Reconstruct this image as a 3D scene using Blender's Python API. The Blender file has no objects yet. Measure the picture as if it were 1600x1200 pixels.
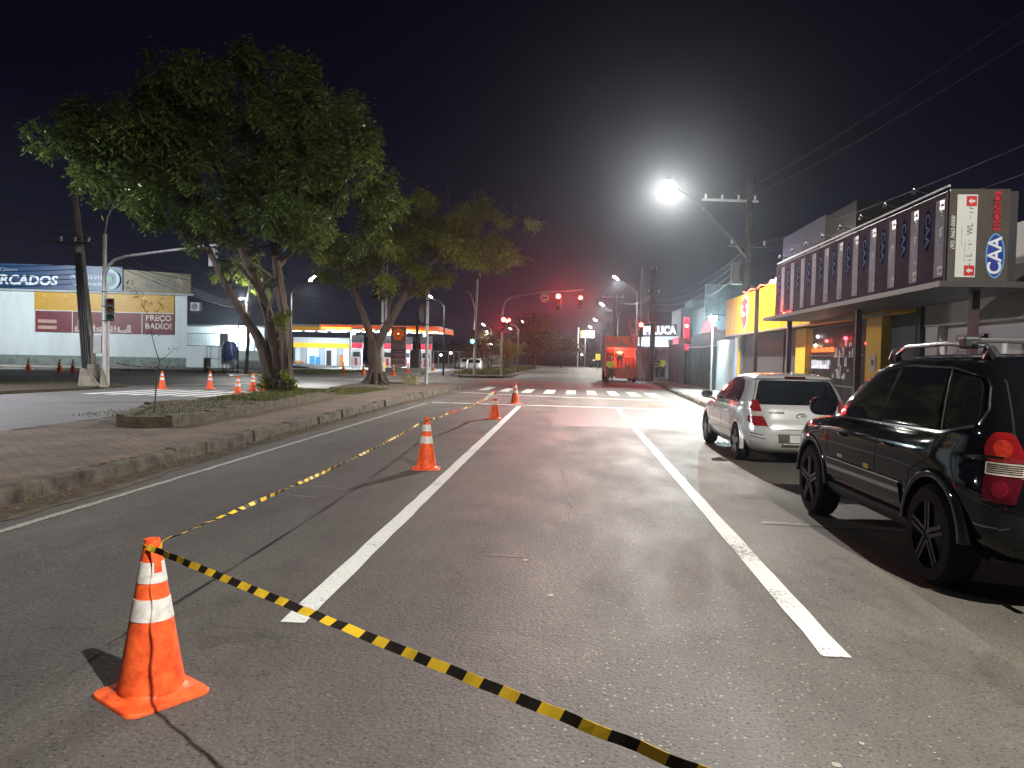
import bpy, bmesh, math, random
import numpy as np
from mathutils import Vector, Matrix
random.seed(7); RNG = np.random.default_rng(11)
PI = math.pi
SC = bpy.context.scene
C = SC.collection
# ------------------------------------------------------------------ camera, world, exposure
cam_d = bpy.data.cameras.new('camera'); cam = bpy.data.objects.new('camera', cam_d); C.objects.link(cam)
cam_d.sensor_width = 36.0; cam_d.lens = 36.0*1202/1600; cam_d.clip_start = 0.05; cam_d.clip_end = 3000
YAW, PITCH, ROLL = math.radians(4.33355), math.radians(-1.99729), math.radians(1.2)
_f = Vector((-math.sin(YAW)*math.cos(PITCH), math.cos(YAW)*math.cos(PITCH), math.sin(PITCH)))
_r = Vector((math.cos(YAW), math.sin(YAW), 0)); _u = _r.cross(_f)
_r2 = _r*math.cos(ROLL)+_u*math.sin(ROLL); _u2 = _u*math.cos(ROLL)-_r*math.sin(ROLL)
cam.matrix_world = Matrix(((_r2.x, _u2.x, -_f.x, 0), (_r2.y, _u2.y, -_f.y, 0), (_r2.z, _u2.z, -_f.z, 1.65), (0, 0, 0, 1)))
SC.camera = cam
SC.view_settings.view_transform = 'Standard'; SC.view_settings.look = 'None'
SC.view_settings.exposure = 1.58; SC.view_settings.gamma = 1.0
SC.cycles.use_denoising = True
SC.cycles.max_bounces = 6; SC.cycles.diffuse_bounces = 3; SC.cycles.glossy_bounces = 3; SC.cycles.transmission_bounces = 3
SC.cycles.volume_bounces = 0
SC.cycles.sample_clamp_indirect = 4.0; SC.cycles.caustics_reflective = False; SC.cycles.caustics_refractive = False
W = bpy.data.worlds.new('World'); SC.world = W; W.use_nodes = True
def world():
    nt = W.node_tree; nt.nodes.clear(); N = nt.nodes.new; L = nt.links.new
    out = N('ShaderNodeOutputWorld'); bg = N('ShaderNodeBackground'); tc = N('ShaderNodeTexCoord'); sx = N('ShaderNodeSeparateXYZ')
    ramp = N('ShaderNodeValToRGB'); nz = N('ShaderNodeTexNoise'); mul = N('ShaderNodeMath'); add = N('ShaderNodeMath')
    nz.inputs['Scale'].default_value = 2.2; nz.inputs['Detail'].default_value = 4
    L(tc.outputs['Generated'], sx.inputs[0]); L(tc.outputs['Generated'], nz.inputs['Vector'])
    mul.operation = 'MULTIPLY_ADD'; mul.inputs[1].default_value = 0.10; mul.inputs[2].default_value = -0.05
    L(nz.outputs['Fac'], mul.inputs[0]); add.operation = 'ADD'; L(sx.outputs['Z'], add.inputs[0]); L(mul.outputs[0], add.inputs[1])
    L(add.outputs[0], ramp.inputs[0])
    e = ramp.color_ramp.elements
    e[0].position = 0.0; e[0].color = (0.020, 0.020, 0.034, 1)
    e[1].position = 0.5; e[1].color = (0.0012, 0.0012, 0.0045, 1)
    for p, c in ((0.06, (0.016, 0.016, 0.029, 1)), (0.15, (0.0085, 0.009, 0.018, 1)), (0.28, (0.0032, 0.0033, 0.0090, 1))):
        k = ramp.color_ramp.elements.new(p); k.color = c
    L(ramp.outputs[0], bg.inputs[0]); bg.inputs[1].default_value = 0.30; L(bg.outputs[0], out.inputs[0])
world()

# ------------------------------------------------------------------ helpers
MATS = {}
def _lin(c): return tuple(c)+(1,) if len(c) == 3 else tuple(c)
def mat(name, col, rough=0.6, metal=0.0, var=0.18, scale=3.0, bump=0.0, bscale=40.0, coat=0.0, spec=0.5, col2=None, stretch=None, trans=0.0, emit=None, estr=0.0, alpha=None, sss=0.0):
    if name in MATS: return MATS[name]
    m = bpy.data.materials.new(name); m.use_nodes = True; nt = m.node_tree; N = nt.nodes.new; L = nt.links.new
    b = nt.nodes['Principled BSDF']
    b.inputs['Roughness'].default_value = rough; b.inputs['Metallic'].default_value = metal
    b.inputs['Coat Weight'].default_value = coat; b.inputs['Coat Roughness'].default_value = 0.05
    b.inputs['Specular IOR Level'].default_value = spec; b.inputs['Transmission Weight'].default_value = trans
    tc = N('ShaderNodeTexCoord'); src = tc.outputs['Object']
    if stretch:
        mp = N('ShaderNodeMapping'); mp.inputs['Scale'].default_value = stretch; L(src, mp.inputs[0]); src = mp.outputs[0]
    nz = N('ShaderNodeTexNoise'); nz.inputs['Scale'].default_value = scale; nz.inputs['Detail'].default_value = 6; nz.inputs['Roughness'].default_value = 0.65
    L(src, nz.inputs['Vector'])
    rp = N('ShaderNodeValToRGB'); L(nz.outputs['Fac'], rp.inputs[0])
    c1 = [x*(1-var) for x in col[:3]]; c2 = [min(1, x*(1+var)) for x in (col2 or col)[:3]]
    rp.color_ramp.elements[0].position = 0.32; rp.color_ramp.elements[0].color = (*c1, 1)
    rp.color_ramp.elements[1].position = 0.68; rp.color_ramp.elements[1].color = (*c2, 1)
    L(rp.outputs[0], b.inputs['Base Color'])
    if bump:
        n2 = N('ShaderNodeTexNoise'); n2.inputs['Scale'].default_value = bscale; n2.inputs['Detail'].default_value = 4; L(src, n2.inputs['Vector'])
        bp = N('ShaderNodeBump'); bp.inputs['Strength'].default_value = bump; bp.inputs['Distance'].default_value = 0.02
        L(n2.outputs['Fac'], bp.inputs['Height']); L(bp.outputs[0], b.inputs['Normal'])
    if emit is not None:
        b.inputs['Emission Color'].default_value = (*emit, 1); b.inputs['Emission Strength'].default_value = estr
    MATS[name] = m; return m
def emis(name, col, strength):
    return mat(name, tuple(min(1, c*0.8) for c in col), 0.4, var=0.03, emit=col, estr=strength)

def tag(o, label=None, cat=None, group=None, kind=None):
    if label: o['label'] = label
    if cat: o['category'] = cat
    if group: o['group'] = group
    if kind: o['kind'] = kind
    return o
def empty(name, loc=(0, 0, 0), rz=0, label=None, cat=None, group=None, rot=None):
    o = bpy.data.objects.new(name, None); C.objects.link(o); o.location = loc
    o.rotation_euler = rot if rot else (0, 0, rz); o.empty_display_size = 0.1
    return tag(o, label, cat, group)
def kids(o): return [k for k in bpy.data.objects if k.parent == o]
def link_mesh(name, me, m, parent=None, loc=None):
    o = bpy.data.objects.new(name, me); C.objects.link(o)
    if m is not None:
        for x in (m if isinstance(m, (list, tuple)) else [m]): me.materials.append(x)
    if parent is not None: o.parent = parent
    if loc is not None: o.location = loc
    return o
def copy_tree(o, parent=None):
    c = o.copy(); C.objects.link(c)
    if parent is not None: c.parent = parent
    for k in kids(o): copy_tree(k, c)
    return c
def dup(root, loc, rz=0, label=None, group=None, scale=None, rot=None):
    c = copy_tree(root); c.location = loc; c.rotation_euler = rot if rot else (0, 0, rz)
    if label: c['label'] = label
    if group: c['group'] = group
    if scale: c.scale = (scale,)*3 if not isinstance(scale, tuple) else scale
    return c

class MB:
    def __init__(s): s.v = []; s.f = []; s.mi = []; s.cur = 0
    def addv(s, pts): k = len(s.v); s.v.extend([tuple(p) for p in pts]); return k
    def face(s, idx): s.f.append(tuple(idx)); s.mi.append(s.cur)
    def quad(s, a, b, c, d): k = s.addv([a, b, c, d]); s.face((k, k+1, k+2, k+3)); return s
    def poly(s, pts): k = s.addv(pts); s.face(range(k, k+len(pts))); return s
    def box(s, x0, x1, y0, y1, z0, z1, top=None):
        # top: optional (inset) taper of the top face
        t = top or 0
        k = s.addv([(x0, y0, z0), (x1, y0, z0), (x1, y1, z0), (x0, y1, z0), (x0+t, y0+t, z1), (x1-t, y0+t, z1), (x1-t, y1-t, z1), (x0+t, y1-t, z1)])
        for q in ((3, 2, 1, 0), (4, 5, 6, 7), (0, 1, 5, 4), (1, 2, 6, 5), (2, 3, 7, 6), (3, 0, 4, 7)): s.face([k+i for i in q])
        return s
    def cbox(s, cx, cy, cz, sx, sy, sz, M=None):
        a = MB(); a.box(-sx/2, sx/2, -sy/2, sy/2, -sz/2, sz/2)
        k = len(s.v)
        for p in a.v:
            q = Vector(p)
            if M is not None: q = M @ q
            s.v.append((q.x+cx, q.y+cy, q.z+cz))
        for f in a.f: s.face([i+k for i in f])
        return s
    def beam(s, p0, p1, w, h=None, up=(0, 0, 1)):
        p0 = Vector(p0); p1 = Vector(p1); d = (p1-p0); L = d.length; d.normalize(); u = Vector(up)
        if abs(d.dot(u)) > 0.98: u = Vector((1, 0, 0))
        a = d.cross(u).normalized(); b = a.cross(d).normalized(); h = h or w
        k = s.addv([p0+a*(i*w/2)+b*(j*h/2) for i, j in ((-1, -1), (1, -1), (1, 1), (-1, 1))]+[p1+a*(i*w/2)+b*(j*h/2) for i, j in ((-1, -1), (1, -1), (1, 1), (-1, 1))])
        for q in ((3, 2, 1, 0), (4, 5, 6, 7), (0, 1, 5, 4), (1, 2, 6, 5), (2, 3, 7, 6), (3, 0, 4, 7)): s.face([k+i for i in q])
        return s
    def tube(s, pts, r, n=8, cap=True):
        pts = [Vector(p) for p in pts]; m = len(pts); rs = list(r) if isinstance(r, (list, tuple, np.ndarray)) else [r]*m
        prev = None; rings = []
        for i, p in enumerate(pts):
            d = (pts[min(i+1, m-1)]-pts[max(i-1, 0)]); d = d.normalized() if d.length > 1e-9 else Vector((0, 0, 1))
            if prev is None:
                a = d.orthogonal().normalized()
                if abs(d.z) > 0.9: a = Vector((1, 0, 0)); a = (a-d*a.dot(d)).normalized()
            else:
                a = (prev-d*prev.dot(d)); a = a.normalized() if a.length > 1e-6 else d.orthogonal().normalized()
            prev = a; b = d.cross(a)
            rings.append(s.addv([p+a*(math.cos(2*PI*j/n)*rs[i])+b*(math.sin(2*PI*j/n)*rs[i]) for j in range(n)]))
        for i in range(m-1):
            for j in range(n):
                s.face((rings[i]+j, rings[i]+(j+1) % n, rings[i+1]+(j+1) % n, rings[i+1]+j))
        if cap:
            s.face([rings[0]+j for j in range(n)][::-1]); s.face([rings[-1]+j for j in range(n)])
        return s
    def lathe(s, prof, n=24, c=(0, 0, 0), ax='z', cap=True):
        rings = []
        for (r, h) in prof:
            pts = []
            for j in range(n):
                a = 2*PI*j/n; x, y = r*math.cos(a), r*math.sin(a)
                p = (x, y, h) if ax == 'z' else ((h, x, y) if ax == 'x' else (y, h, x))
                pts.append((p[0]+c[0], p[1]+c[1], p[2]+c[2]))
            rings.append(s.addv(pts))
        for i in range(len(rings)-1):
            for j in range(n): s.face((rings[i]+j, rings[i]+(j+1) % n, rings[i+1]+(j+1) % n, rings[i+1]+j))
        if cap:
            s.face([rings[0]+j for j in range(n)][::-1]); s.face([rings[-1]+j for j in range(n)])
        return s
    def prism(s, poly, o, u, v, d):
        """2-D polygon (a,b) -> o+a*u+b*v, extruded by vector d"""
        o, u, v, d = Vector(o), Vector(u), Vector(v), Vector(d); n = len(poly)
        k = s.addv([o+u*a+v*b for a, b in poly]+[o+u*a+v*b+d for a, b in poly])
        s.face(list(range(k, k+n))[::-1]); s.face(range(k+n, k+2*n))
        for i in range(n): j = (i+1) % n; s.face((k+i, k+j, k+n+j, k+n+i))
        return s
    def mesh(s, name, smooth=False, fix=True):
        me = bpy.data.meshes.new(name); me.from_pydata([tuple(p) for p in s.v], [], s.f)
        if any(s.mi): me.polygons.foreach_set('material_index', s.mi)
        if fix:
            bm = bmesh.new(); bm.from_mesh(me); bmesh.ops.recalc_face_normals(bm, faces=bm.faces); bm.to_mesh(me); bm.free()
        if smooth:
            me.polygons.foreach_set('use_smooth', [True]*len(me.polygons))
            if isinstance(smooth, (int, float)) and smooth is not True: me.set_sharp_from_angle(angle=math.radians(smooth))
        me.update(); return me
    def build(s, name, m, parent=None, smooth=False, loc=None, bevel=0):
        o = link_mesh(name, s.mesh(name, smooth), m, parent, loc)
        if bevel:
            b = o.modifiers.new('bevel', 'BEVEL'); b.width = bevel; b.segments = 2; b.limit_method = 'ANGLE'; b.angle_limit = 0.7
        return o
def top(mb, name, m, label, cat, group=None, smooth=False, loc=None, bevel=0):
    return tag(mb.build(name, m, None, smooth, loc, bevel), label, cat, group)
def struct(mb, name, m, smooth=False, **k):
    o = mb.build(name, m, None, smooth, **k); o['kind'] = 'structure'; return o

def text(body, size, o, u, v, m, parent=None, name='lettering', ext=0.004, bold=0.0, shear=0.0, align='CENTER', sx=1.0, sp=1.0):
    """lettering lying on the plane o + a*u + b*v (u reads along, v up)"""
    cu = bpy.data.curves.new(name, 'FONT'); cu.body = body; cu.size = size; cu.extrude = ext; cu.offset = bold; cu.shear = shear
    cu.align_x = align; cu.align_y = 'CENTER'; cu.space_character = sp; cu.resolution_u = 3
    ob = bpy.data.objects.new(name, cu); C.objects.link(ob)
    u = Vector(u).normalized(); v = Vector(v).normalized(); w = u.cross(v)
    ob.matrix_basis = Matrix(((u.x*sx, v.x, w.x, o[0]), (u.y*sx, v.y, w.y, o[1]), (u.z*sx, v.z, w.z, o[2]), (0, 0, 0, 1)))
    cu.materials.append(m)
    dg = bpy.context.evaluated_depsgraph_get(); dg.update(); me = bpy.data.meshes.new_from_object(ob.evaluated_get(dg)); M = ob.matrix_basis.copy()
    bpy.data.objects.remove(ob); me.materials.clear(); o2 = link_mesh(name, me, m, parent); o2.matrix_basis = M
    return o2
def light(name, kind, loc, power, col=(1, 1, 1), size=0.1, rot=(0, 0, 0), spot=150, blend=0.6, parent=None, aim=None, shape=None, sizey=None):
    d = bpy.data.lights.new(name, kind); d.energy = power; d.color = col
    if kind == 'SPOT': d.spot_size = math.radians(spot); d.spot_blend = blend; d.shadow_soft_size = size
    elif kind == 'AREA':
        d.size = size
        if sizey: d.shape = 'RECTANGLE'; d.size_y = sizey
    else: d.shadow_soft_size = size
    o = bpy.data.objects.new(name, d); C.objects.link(o); o.location = loc
    if aim is not None: o.rotation_euler = (Vector(aim)-Vector(loc)).to_track_quat('-Z', 'Y').to_euler()
    else: o.rotation_euler = rot
    if parent is not None: o.parent = parent
    return o
def catmull(keys, sub):
    K = np.array(keys, float); out = []
    for i in range(len(K)-1):
        p0 = K[max(i-1, 0)]; p1 = K[i]; p2 = K[i+1]; p3 = K[min(i+2, len(K)-1)]
        for j in range(sub):
            t = j/sub; out.append(0.5*((2*p1)+(-p0+p2)*t+(2*p0-5*p1+4*p2-p3)*t*t+(-p0+3*p1-3*p2+p3)*t**3))
    out.append(K[-1]); return np.array(out)
def boolean(a_mesh, b_mesh, op):
    """mesh boolean evaluated once and baked"""
    a = bpy.data.objects.new('tmp_a', a_mesh); b = bpy.data.objects.new('tmp_b', b_mesh); C.objects.link(a); C.objects.link(b)
    md = a.modifiers.new('b', 'BOOLEAN'); md.operation = op; md.object = b; md.solver = 'EXACT'
    dg = bpy.context.evaluated_depsgraph_get(); dg.update()
    me = bpy.data.meshes.new_from_object(a.evaluated_get(dg)); bpy.data.objects.remove(a); bpy.data.objects.remove(b)
    return me
# ------------------------------------------------------------------ materials
ORANGE = mat('cone_orange', (0.66, 0.066, 0.018), 0.5, var=0.17, scale=14, spec=0.3, col2=(0.86, 0.13, 0.03), bump=0.05, bscale=30)
REFL = mat('reflective_white', (0.62, 0.60, 0.56), 0.4, var=0.25, scale=25)
BLACKP = mat('black_plastic', (0.012, 0.012, 0.013), 0.5, var=0.3)
RUBBER = mat('tyre_rubber', (0.009, 0.009, 0.010), 0.8, spec=0.15, var=0.3, scale=20, bump=0.2, bscale=80)
YEL = mat('yellow_film', (0.72, 0.47, 0.03), 0.6, spec=0.1, var=0.12, scale=8)
BLK = mat('black_film', (0.02, 0.016, 0.014), 0.6, spec=0.15, var=0.3, scale=8)
GALV = mat('galvanised_steel', (0.42, 0.43, 0.43), 0.5, 0.35, var=0.3, scale=6, stretch=(1, 1, 0.2))
DARKMETAL = mat('dark_metal', (0.035, 0.033, 0.036), 0.5, 0.3, var=0.3)
CONCRETE = mat('concrete_pole', (0.20, 0.185, 0.165), 0.9, var=0.35, scale=4, bump=0.3, bscale=30, stretch=(1, 1, 0.4))
CHROME = mat('chrome', (0.75, 0.75, 0.76), 0.12, 1.0, var=0.03)
GLASSD = mat('dark_glass', (0.008, 0.009, 0.012), 0.04, 0.0, var=0.3, coat=1.0, scale=2)
WIRE = mat('wire_sheath', (0.035, 0.035, 0.04), 0.6, var=0.1)
WHITEP = mat('white_paint', (0.60, 0.61, 0.60), 0.6, var=0.12, scale=2)
LAMPW = emis('lamp_lens', (1.0, 0.97, 0.88), 60)
REDL = emis('red_lens_lit', (1.0, 0.012, 0.007), 110)
SIGH = mat('signal_housing', (0.02, 0.02, 0.02), 0.5)
def asphalt():
    m = bpy.data.materials.new('asphalt'); m.use_nodes = True; nt = m.node_tree; N = nt.nodes.new; L = nt.links.new
    b = nt.nodes['Principled BSDF']; tc = N('ShaderNodeTexCoord'); P = tc.outputs['Object']
    def noise(s, d=5, r=0.6, stretch=None):
        n = N('ShaderNodeTexNoise'); n.inputs['Scale'].default_value = s; n.inputs['Detail'].default_value = d; n.inputs['Roughness'].default_value = r
        if stretch:
            mp = N('ShaderNodeMapping'); mp.inputs['Scale'].default_value = stretch; L(P, mp.inputs[0]); L(mp.outputs[0], n.inputs['Vector'])
        else: L(P, n.inputs['Vector'])
        return n.outputs['Fac']
    def ramp(v, stops):
        r = N('ShaderNodeValToRGB'); L(v, r.inputs[0]); e = r.color_ramp.elements
        e[0].position, e[0].color = stops[0][0], (*stops[0][1], 1); e[1].position, e[1].color = stops[-1][0], (*stops[-1][1], 1)
        for p, c in stops[1:-1]: k = e.new(p); k.color = (*c, 1)
        return r.outputs[0]
    def mix(t, f, a, c):
        x = N('ShaderNodeMix'); x.data_type = 'RGBA'; x.blend_type = t; x.clamp_result = False
        if isinstance(f, float): x.inputs['Factor'].default_value = f
        else: L(f, x.inputs['Factor'])
        for i, s in ((6, a), (7, c)):
            if isinstance(s, tuple): x.inputs[i].default_value = (*s, 1)
            else: L(s, x.inputs[i])
        return x.outputs[2]
    def math_(op, a, c=None, c2=None):
        x = N('ShaderNodeMath'); x.operation = op
        for i, s in enumerate((a, c, c2)):
            if s is None: continue
            if isinstance(s, (int, float)): x.inputs[i].default_value = s
            else: L(s, x.inputs[i])
        return x.outputs[0]
    base = ramp(noise(0.9, 6, 0.7, (1, 0.35, 1)), [(0.3, (0.078, 0.075, 0.071)), (0.7, (0.130, 0.124, 0.117))])
    fine = ramp(noise(55, 3, 0.8), [(0.25, (0.50, 0.50, 0.50)), (0.75, (1.55, 1.55, 1.55))])
    col = mix('MULTIPLY', 1.0, base, fine)
    # bands across the carriageway: newer dark lane to the left, coarse worn middle, brown parking lane
    sx = N('ShaderNodeSeparateXYZ'); L(P, sx.inputs[0])
    wob = math_('MULTIPLY_ADD', noise(0.7, 4), 0.9, -0.45)
    X = math_('ADD', sx.outputs['X'], wob)
    t = math_('MULTIPLY_ADD', X, 1/16.0, 0.5)    # -8..8 -> 0..1
    def q(x): return (x+8)/16
    band = ramp(t, [(q(-7), (0.90, 0.88, 0.85)), (q(-5.0), (0.98, 0.96, 0.93)), (q(-3.2), (0.70, 0.69, 0.69)), (q(-1.3), (0.86, 0.82, 0.82)), (q(-0.7), (0.76, 0.73, 0.74)), (q(-0.15), (1.08, 1.04, 1.04)), (q(0.3), (0.80, 0.79, 0.76)),
                    (q(1.05), (1.16, 1.14, 1.12)), (q(1.8), (0.98, 0.95, 0.89)), (q(2.6), (1.02, 0.97, 0.86)), (q(6), (1.02, 0.95, 0.84))])
    col = mix('MULTIPLY', 1.0, col, band)
    # pale aggregate chips and dark pits
    v = N('ShaderNodeTexVoronoi'); v.inputs['Scale'].default_value = 42; v.inputs['Randomness'].default_value = 1.0; L(P, v.inputs['Vector'])
    wn = N('ShaderNodeSeparateColor'); L(v.outputs['Color'], wn.inputs[0])
    chip = math_('MULTIPLY', math_('GREATER_THAN', wn.outputs[0], 0.60), math_('LESS_THAN', v.outputs['Distance'], math_('MULTIPLY_ADD', wn.outputs[2], 0.22, 0.10)))
    dens = ramp(t, [(q(-6), (0.5,)*3), (q(-4.2), (0.8,)*3), (q(-3.0), (0.25,)*3), (q(-0.5), (0.3,)*3), (q(0.1), (1.0,)*3), (q(1.2), (0.8,)*3), (q(2.0), (0.25,)*3), (q(5), (0.2,)*3)])
    chipf = math_('MULTIPLY', chip, dens)
    col = mix('MIX', chipf, col, (0.30, 0.285, 0.25))
    pit = math_('MULTIPLY', math_('LESS_THAN', wn.outputs[1], 0.34), math_('LESS_THAN', v.outputs['Distance'], 0.32))
    col = mix('MIX', math_('MULTIPLY', pit, 0.65), col, (0.018, 0.017, 0.016))
    # oil spots, drips and stains
    v2 = N('ShaderNodeTexVoronoi'); v2.inputs['Scale'].default_value = 1.15; L(P, v2.inputs['Vector'])
    w2 = N('ShaderNodeSeparateColor'); L(v2.outputs['Color'], w2.inputs[0])
    spot = math_('MULTIPLY', math_('LESS_THAN', math_('ADD', v2.outputs['Distance'], math_('MULTIPLY', noise(14, 2), 0.08)), math_('MULTIPLY_ADD', w2.outputs[2], 0.05, 0.045)), math_('GREATER_THAN', w2.outputs[1], 0.45))
    col = mix('MIX', math_('MULTIPLY', spot, 0.6), col, (0.015, 0.014, 0.013))
    stain = ramp(noise(0.55, 7, 0.75, (1.0, 0.5, 1)), [(0.34, (0.60,)*3), (0.45, (0.92,)*3), (0.58, (1.0,)*3), (0.70, (1.25,)*3)])
    col = mix('MULTIPLY', 1.0, col, stain)
    # thin cracks
    vc = N('ShaderNodeTexVoronoi'); vc.feature = 'DISTANCE_TO_EDGE'; vc.inputs['Scale'].default_value = 0.33
    vm = N('ShaderNodeVectorMath'); vm.operation = 'MULTIPLY_ADD'; n3 = N('ShaderNodeTexNoise'); n3.inputs['Scale'].default_value = 1.4; n3.inputs['Detail'].default_value = 6; L(P, n3.inputs['Vector'])
    L(n3.outputs['Color'], vm.inputs[0]); vm.inputs[1].default_value = (1.2, 1.2, 0); L(P, vm.inputs[2]); L(vm.outputs[0], vc.inputs['Vector'])
    crack = math_('MULTIPLY', math_('LESS_THAN', vc.outputs['Distance'], 0.0022), 0.3)
    col = mix('MIX', crack, col, (0.015, 0.014, 0.013))
    L(col, b.inputs['Base Color'])
    ro = ramp(noise(1.3, 5, 0.6, (1, 0.4, 1)), [(0.3, (0.62,)*3), (0.7, (0.80,)*3)]); L(ro, b.inputs['Roughness'])
    b.inputs['Specular IOR Level'].default_value = 0.30
    bp = N('ShaderNodeBump'); bp.inputs['Strength'].default_value = 0.55; bp.inputs['Distance'].default_value = 0.006
    h = math_('ADD', math_('MULTIPLY', v.outputs['Distance'], 0.8), noise(90, 3, 0.7)); L(h, bp.inputs['Height']); L(bp.outputs[0], b.inputs['Normal'])
    return m
ASPH = asphalt()
PAINT = mat('road_paint', (0.62, 0.64, 0.62), 0.7, var=0.13, scale=30, bump=0.3, bscale=90)
PAINTOLD = mat('old_road_paint', (0.30, 0.29, 0.27), 0.8, var=0.4, scale=14, bump=0.3, bscale=90)
def tiles(name, c1, c2, cm, sc, rough=0.85, sq=1.0, msize=0.03, dirt=0.5):
    m = bpy.data.materials.new(name); m.use_nodes = True; nt = m.node_tree; N = nt.nodes.new; L = nt.links.new
    b = nt.nodes['Principled BSDF']; tc = N('ShaderNodeTexCoord')
    mp = N('ShaderNodeMapping'); mp.inputs['Rotation'].default_value = (0, 0, 0.02); L(tc.outputs['Object'], mp.inputs[0])
    br = N('ShaderNodeTexBrick'); L(mp.outputs[0], br.inputs['Vector']); br.inputs['Scale'].default_value = sc
    br.inputs['Color1'].default_value = (*c1, 1); br.inputs['Color2'].default_value = (*c2, 1); br.inputs['Mortar'].default_value = (*cm, 1); br.inputs['Mortar Size'].default_value = msize
    br.inputs['Brick Width'].default_value = 0.5*sq; br.inputs['Row Height'].default_value = 0.25
    nz = N('ShaderNodeTexNoise'); nz.inputs['Scale'].default_value = 0.8; nz.inputs['Detail'].default_value = 8; nz.inputs['Roughness'].default_value = 0.75; L(tc.outputs['Object'], nz.inputs['Vector'])
    rp = N('ShaderNodeValToRGB'); rp.color_ramp.elements[0].position = 0.35; rp.color_ramp.elements[0].color = (0.55, 0.52, 0.48, 1); rp.color_ramp.elements[1].position = 0.65; rp.color_ramp.elements[1].color = (1.15, 1.1, 1.05, 1); L(nz.outputs['Fac'], rp.inputs[0])
    mx = N('ShaderNodeMix'); mx.data_type = 'RGBA'; mx.blend_type = 'MULTIPLY'; mx.inputs['Factor'].default_value = 1; L(br.outputs['Color'], mx.inputs[6]); L(rp.outputs[0], mx.inputs[7])
    n2 = N('ShaderNodeTexNoise'); n2.inputs['Scale'].default_value = 1.7; n2.inputs['Detail'].default_value = 6; L(tc.outputs['Object'], n2.inputs['Vector'])
    r2 = N('ShaderNodeValToRGB'); r2.color_ramp.elements[0].position = 0.48; r2.color_ramp.elements[0].color = (0, 0, 0, 1); r2.color_ramp.elements[1].position = 0.62; r2.color_ramp.elements[1].color = (dirt, dirt, dirt, 1); L(n2.outputs['Fac'], r2.inputs[0])
    m2 = N('ShaderNodeMix'); m2.data_type = 'RGBA'; L(r2.outputs[0], m2.inputs['Factor']); L(mx.outputs[2], m2.inputs[6]); m2.inputs[7].default_value = (0.10, 0.085, 0.062, 1)
    n3 = N('ShaderNodeTexNoise'); n3.inputs['Scale'].default_value = 60; L(tc.outputs['Object'], n3.inputs['Vector'])
    r3 = N('ShaderNodeValToRGB'); r3.color_ramp.elements[0].position = 0.3; r3.color_ramp.elements[0].color = (0.65,)*3+(1,); r3.color_ramp.elements[1].position = 0.7; r3.color_ramp.elements[1].color = (1.35,)*3+(1,); L(n3.outputs['Fac'], r3.inputs[0])
    m3 = N('ShaderNodeMix'); m3.data_type = 'RGBA'; m3.blend_type = 'MULTIPLY'; m3.inputs['Factor'].default_value = 1; L(m2.outputs[2], m3.inputs[6]); L(r3.outputs[0], m3.inputs[7])
    L(m3.outputs[2], b.inputs['Base Color']); b.inputs['Roughness'].default_value = rough; b.inputs['Specular IOR Level'].default_value = 0.3
    bp = N('ShaderNodeBump'); bp.inputs['Strength'].default_value = 0.5; bp.inputs['Distance'].default_value = 0.01; L(n3.outputs['Fac'], bp.inputs['Height']); L(bp.outputs[0], b.inputs['Normal'])
    return m
PAVE = tiles('worn_red_paving', (0.235, 0.175, 0.138), (0.195, 0.16, 0.13), (0.095, 0.082, 0.067), 2.2, dirt=0.7)
WALK = tiles('pale_walk_slabs', (0.20, 0.20, 0.19), (0.17, 0.17, 0.165), (0.11, 0.105, 0.10), 1.0, sq=1.6, msize=0.012, dirt=0.3)
KERB = mat('kerb_concrete', (0.048, 0.041, 0.032), 0.95, var=0.5, scale=3.5, bump=1.0, bscale=14, col2=(0.092, 0.080, 0.062))
DIRT = mat('gutter_dirt', (0.085, 0.066, 0.045), 0.95, var=0.5, scale=5, bump=0.8, bscale=40)
EARTH = mat('bare_earth', (0.06, 0.047, 0.03), 0.95, var=0.5, scale=6, bump=0.9, bscale=25)
OTHERROAD = mat('lamplit_asphalt', (0.155, 0.150, 0.150), 0.7, var=0.14, scale=1.2, bump=0.4, bscale=70, stretch=(0.4, 1, 1))  # paler tone carries the lamplight on the side carriageway
DARKROAD = mat('new_dark_asphalt', (0.035, 0.036, 0.042), 0.6, var=0.2, scale=3, bump=0.4, bscale=70)

def worn(m, amt, seed=0.0):
    nt = m.node_tree; N = nt.nodes.new; L = nt.links.new; b = nt.nodes['Principled BSDF']; tc = N('ShaderNodeTexCoord')
    src = b.inputs['Base Color'].links[0].from_socket
    n1 = N('ShaderNodeTexNoise'); n1.inputs['Scale'].default_value = 38; n1.inputs['Detail'].default_value = 5; n1.inputs['Roughness'].default_value = .8; L(tc.outputs['Object'], n1.inputs['Vector'])
    n2 = N('ShaderNodeTexNoise'); n2.inputs['Scale'].default_value = 1.1; n2.inputs['Detail'].default_value = 5; L(tc.outputs['Object'], n2.inputs['Vector'])
    a = N('ShaderNodeMath'); a.operation = 'MULTIPLY_ADD'; L(n2.outputs['Fac'], a.inputs[0]); a.inputs[1].default_value = .9; L(n1.outputs['Fac'], a.inputs[2])
    r = N('ShaderNodeValToRGB'); r.color_ramp.elements[0].position = amt; r.color_ramp.elements[0].color = (1, 1, 1, 1); r.color_ramp.elements[1].position = amt+.07; r.color_ramp.elements[1].color = (0, 0, 0, 1); L(a.outputs[0], r.inputs[0])
    mx = N('ShaderNodeMix'); mx.data_type = 'RGBA'; L(r.outputs[0], mx.inputs['Factor']); L(src, mx.inputs[6]); mx.inputs[7].default_value = (.10, .093, .085, 1); L(mx.outputs[2], b.inputs['Base Color'])
worn(PAINT, .74); worn(PAINTOLD, .92)
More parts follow.
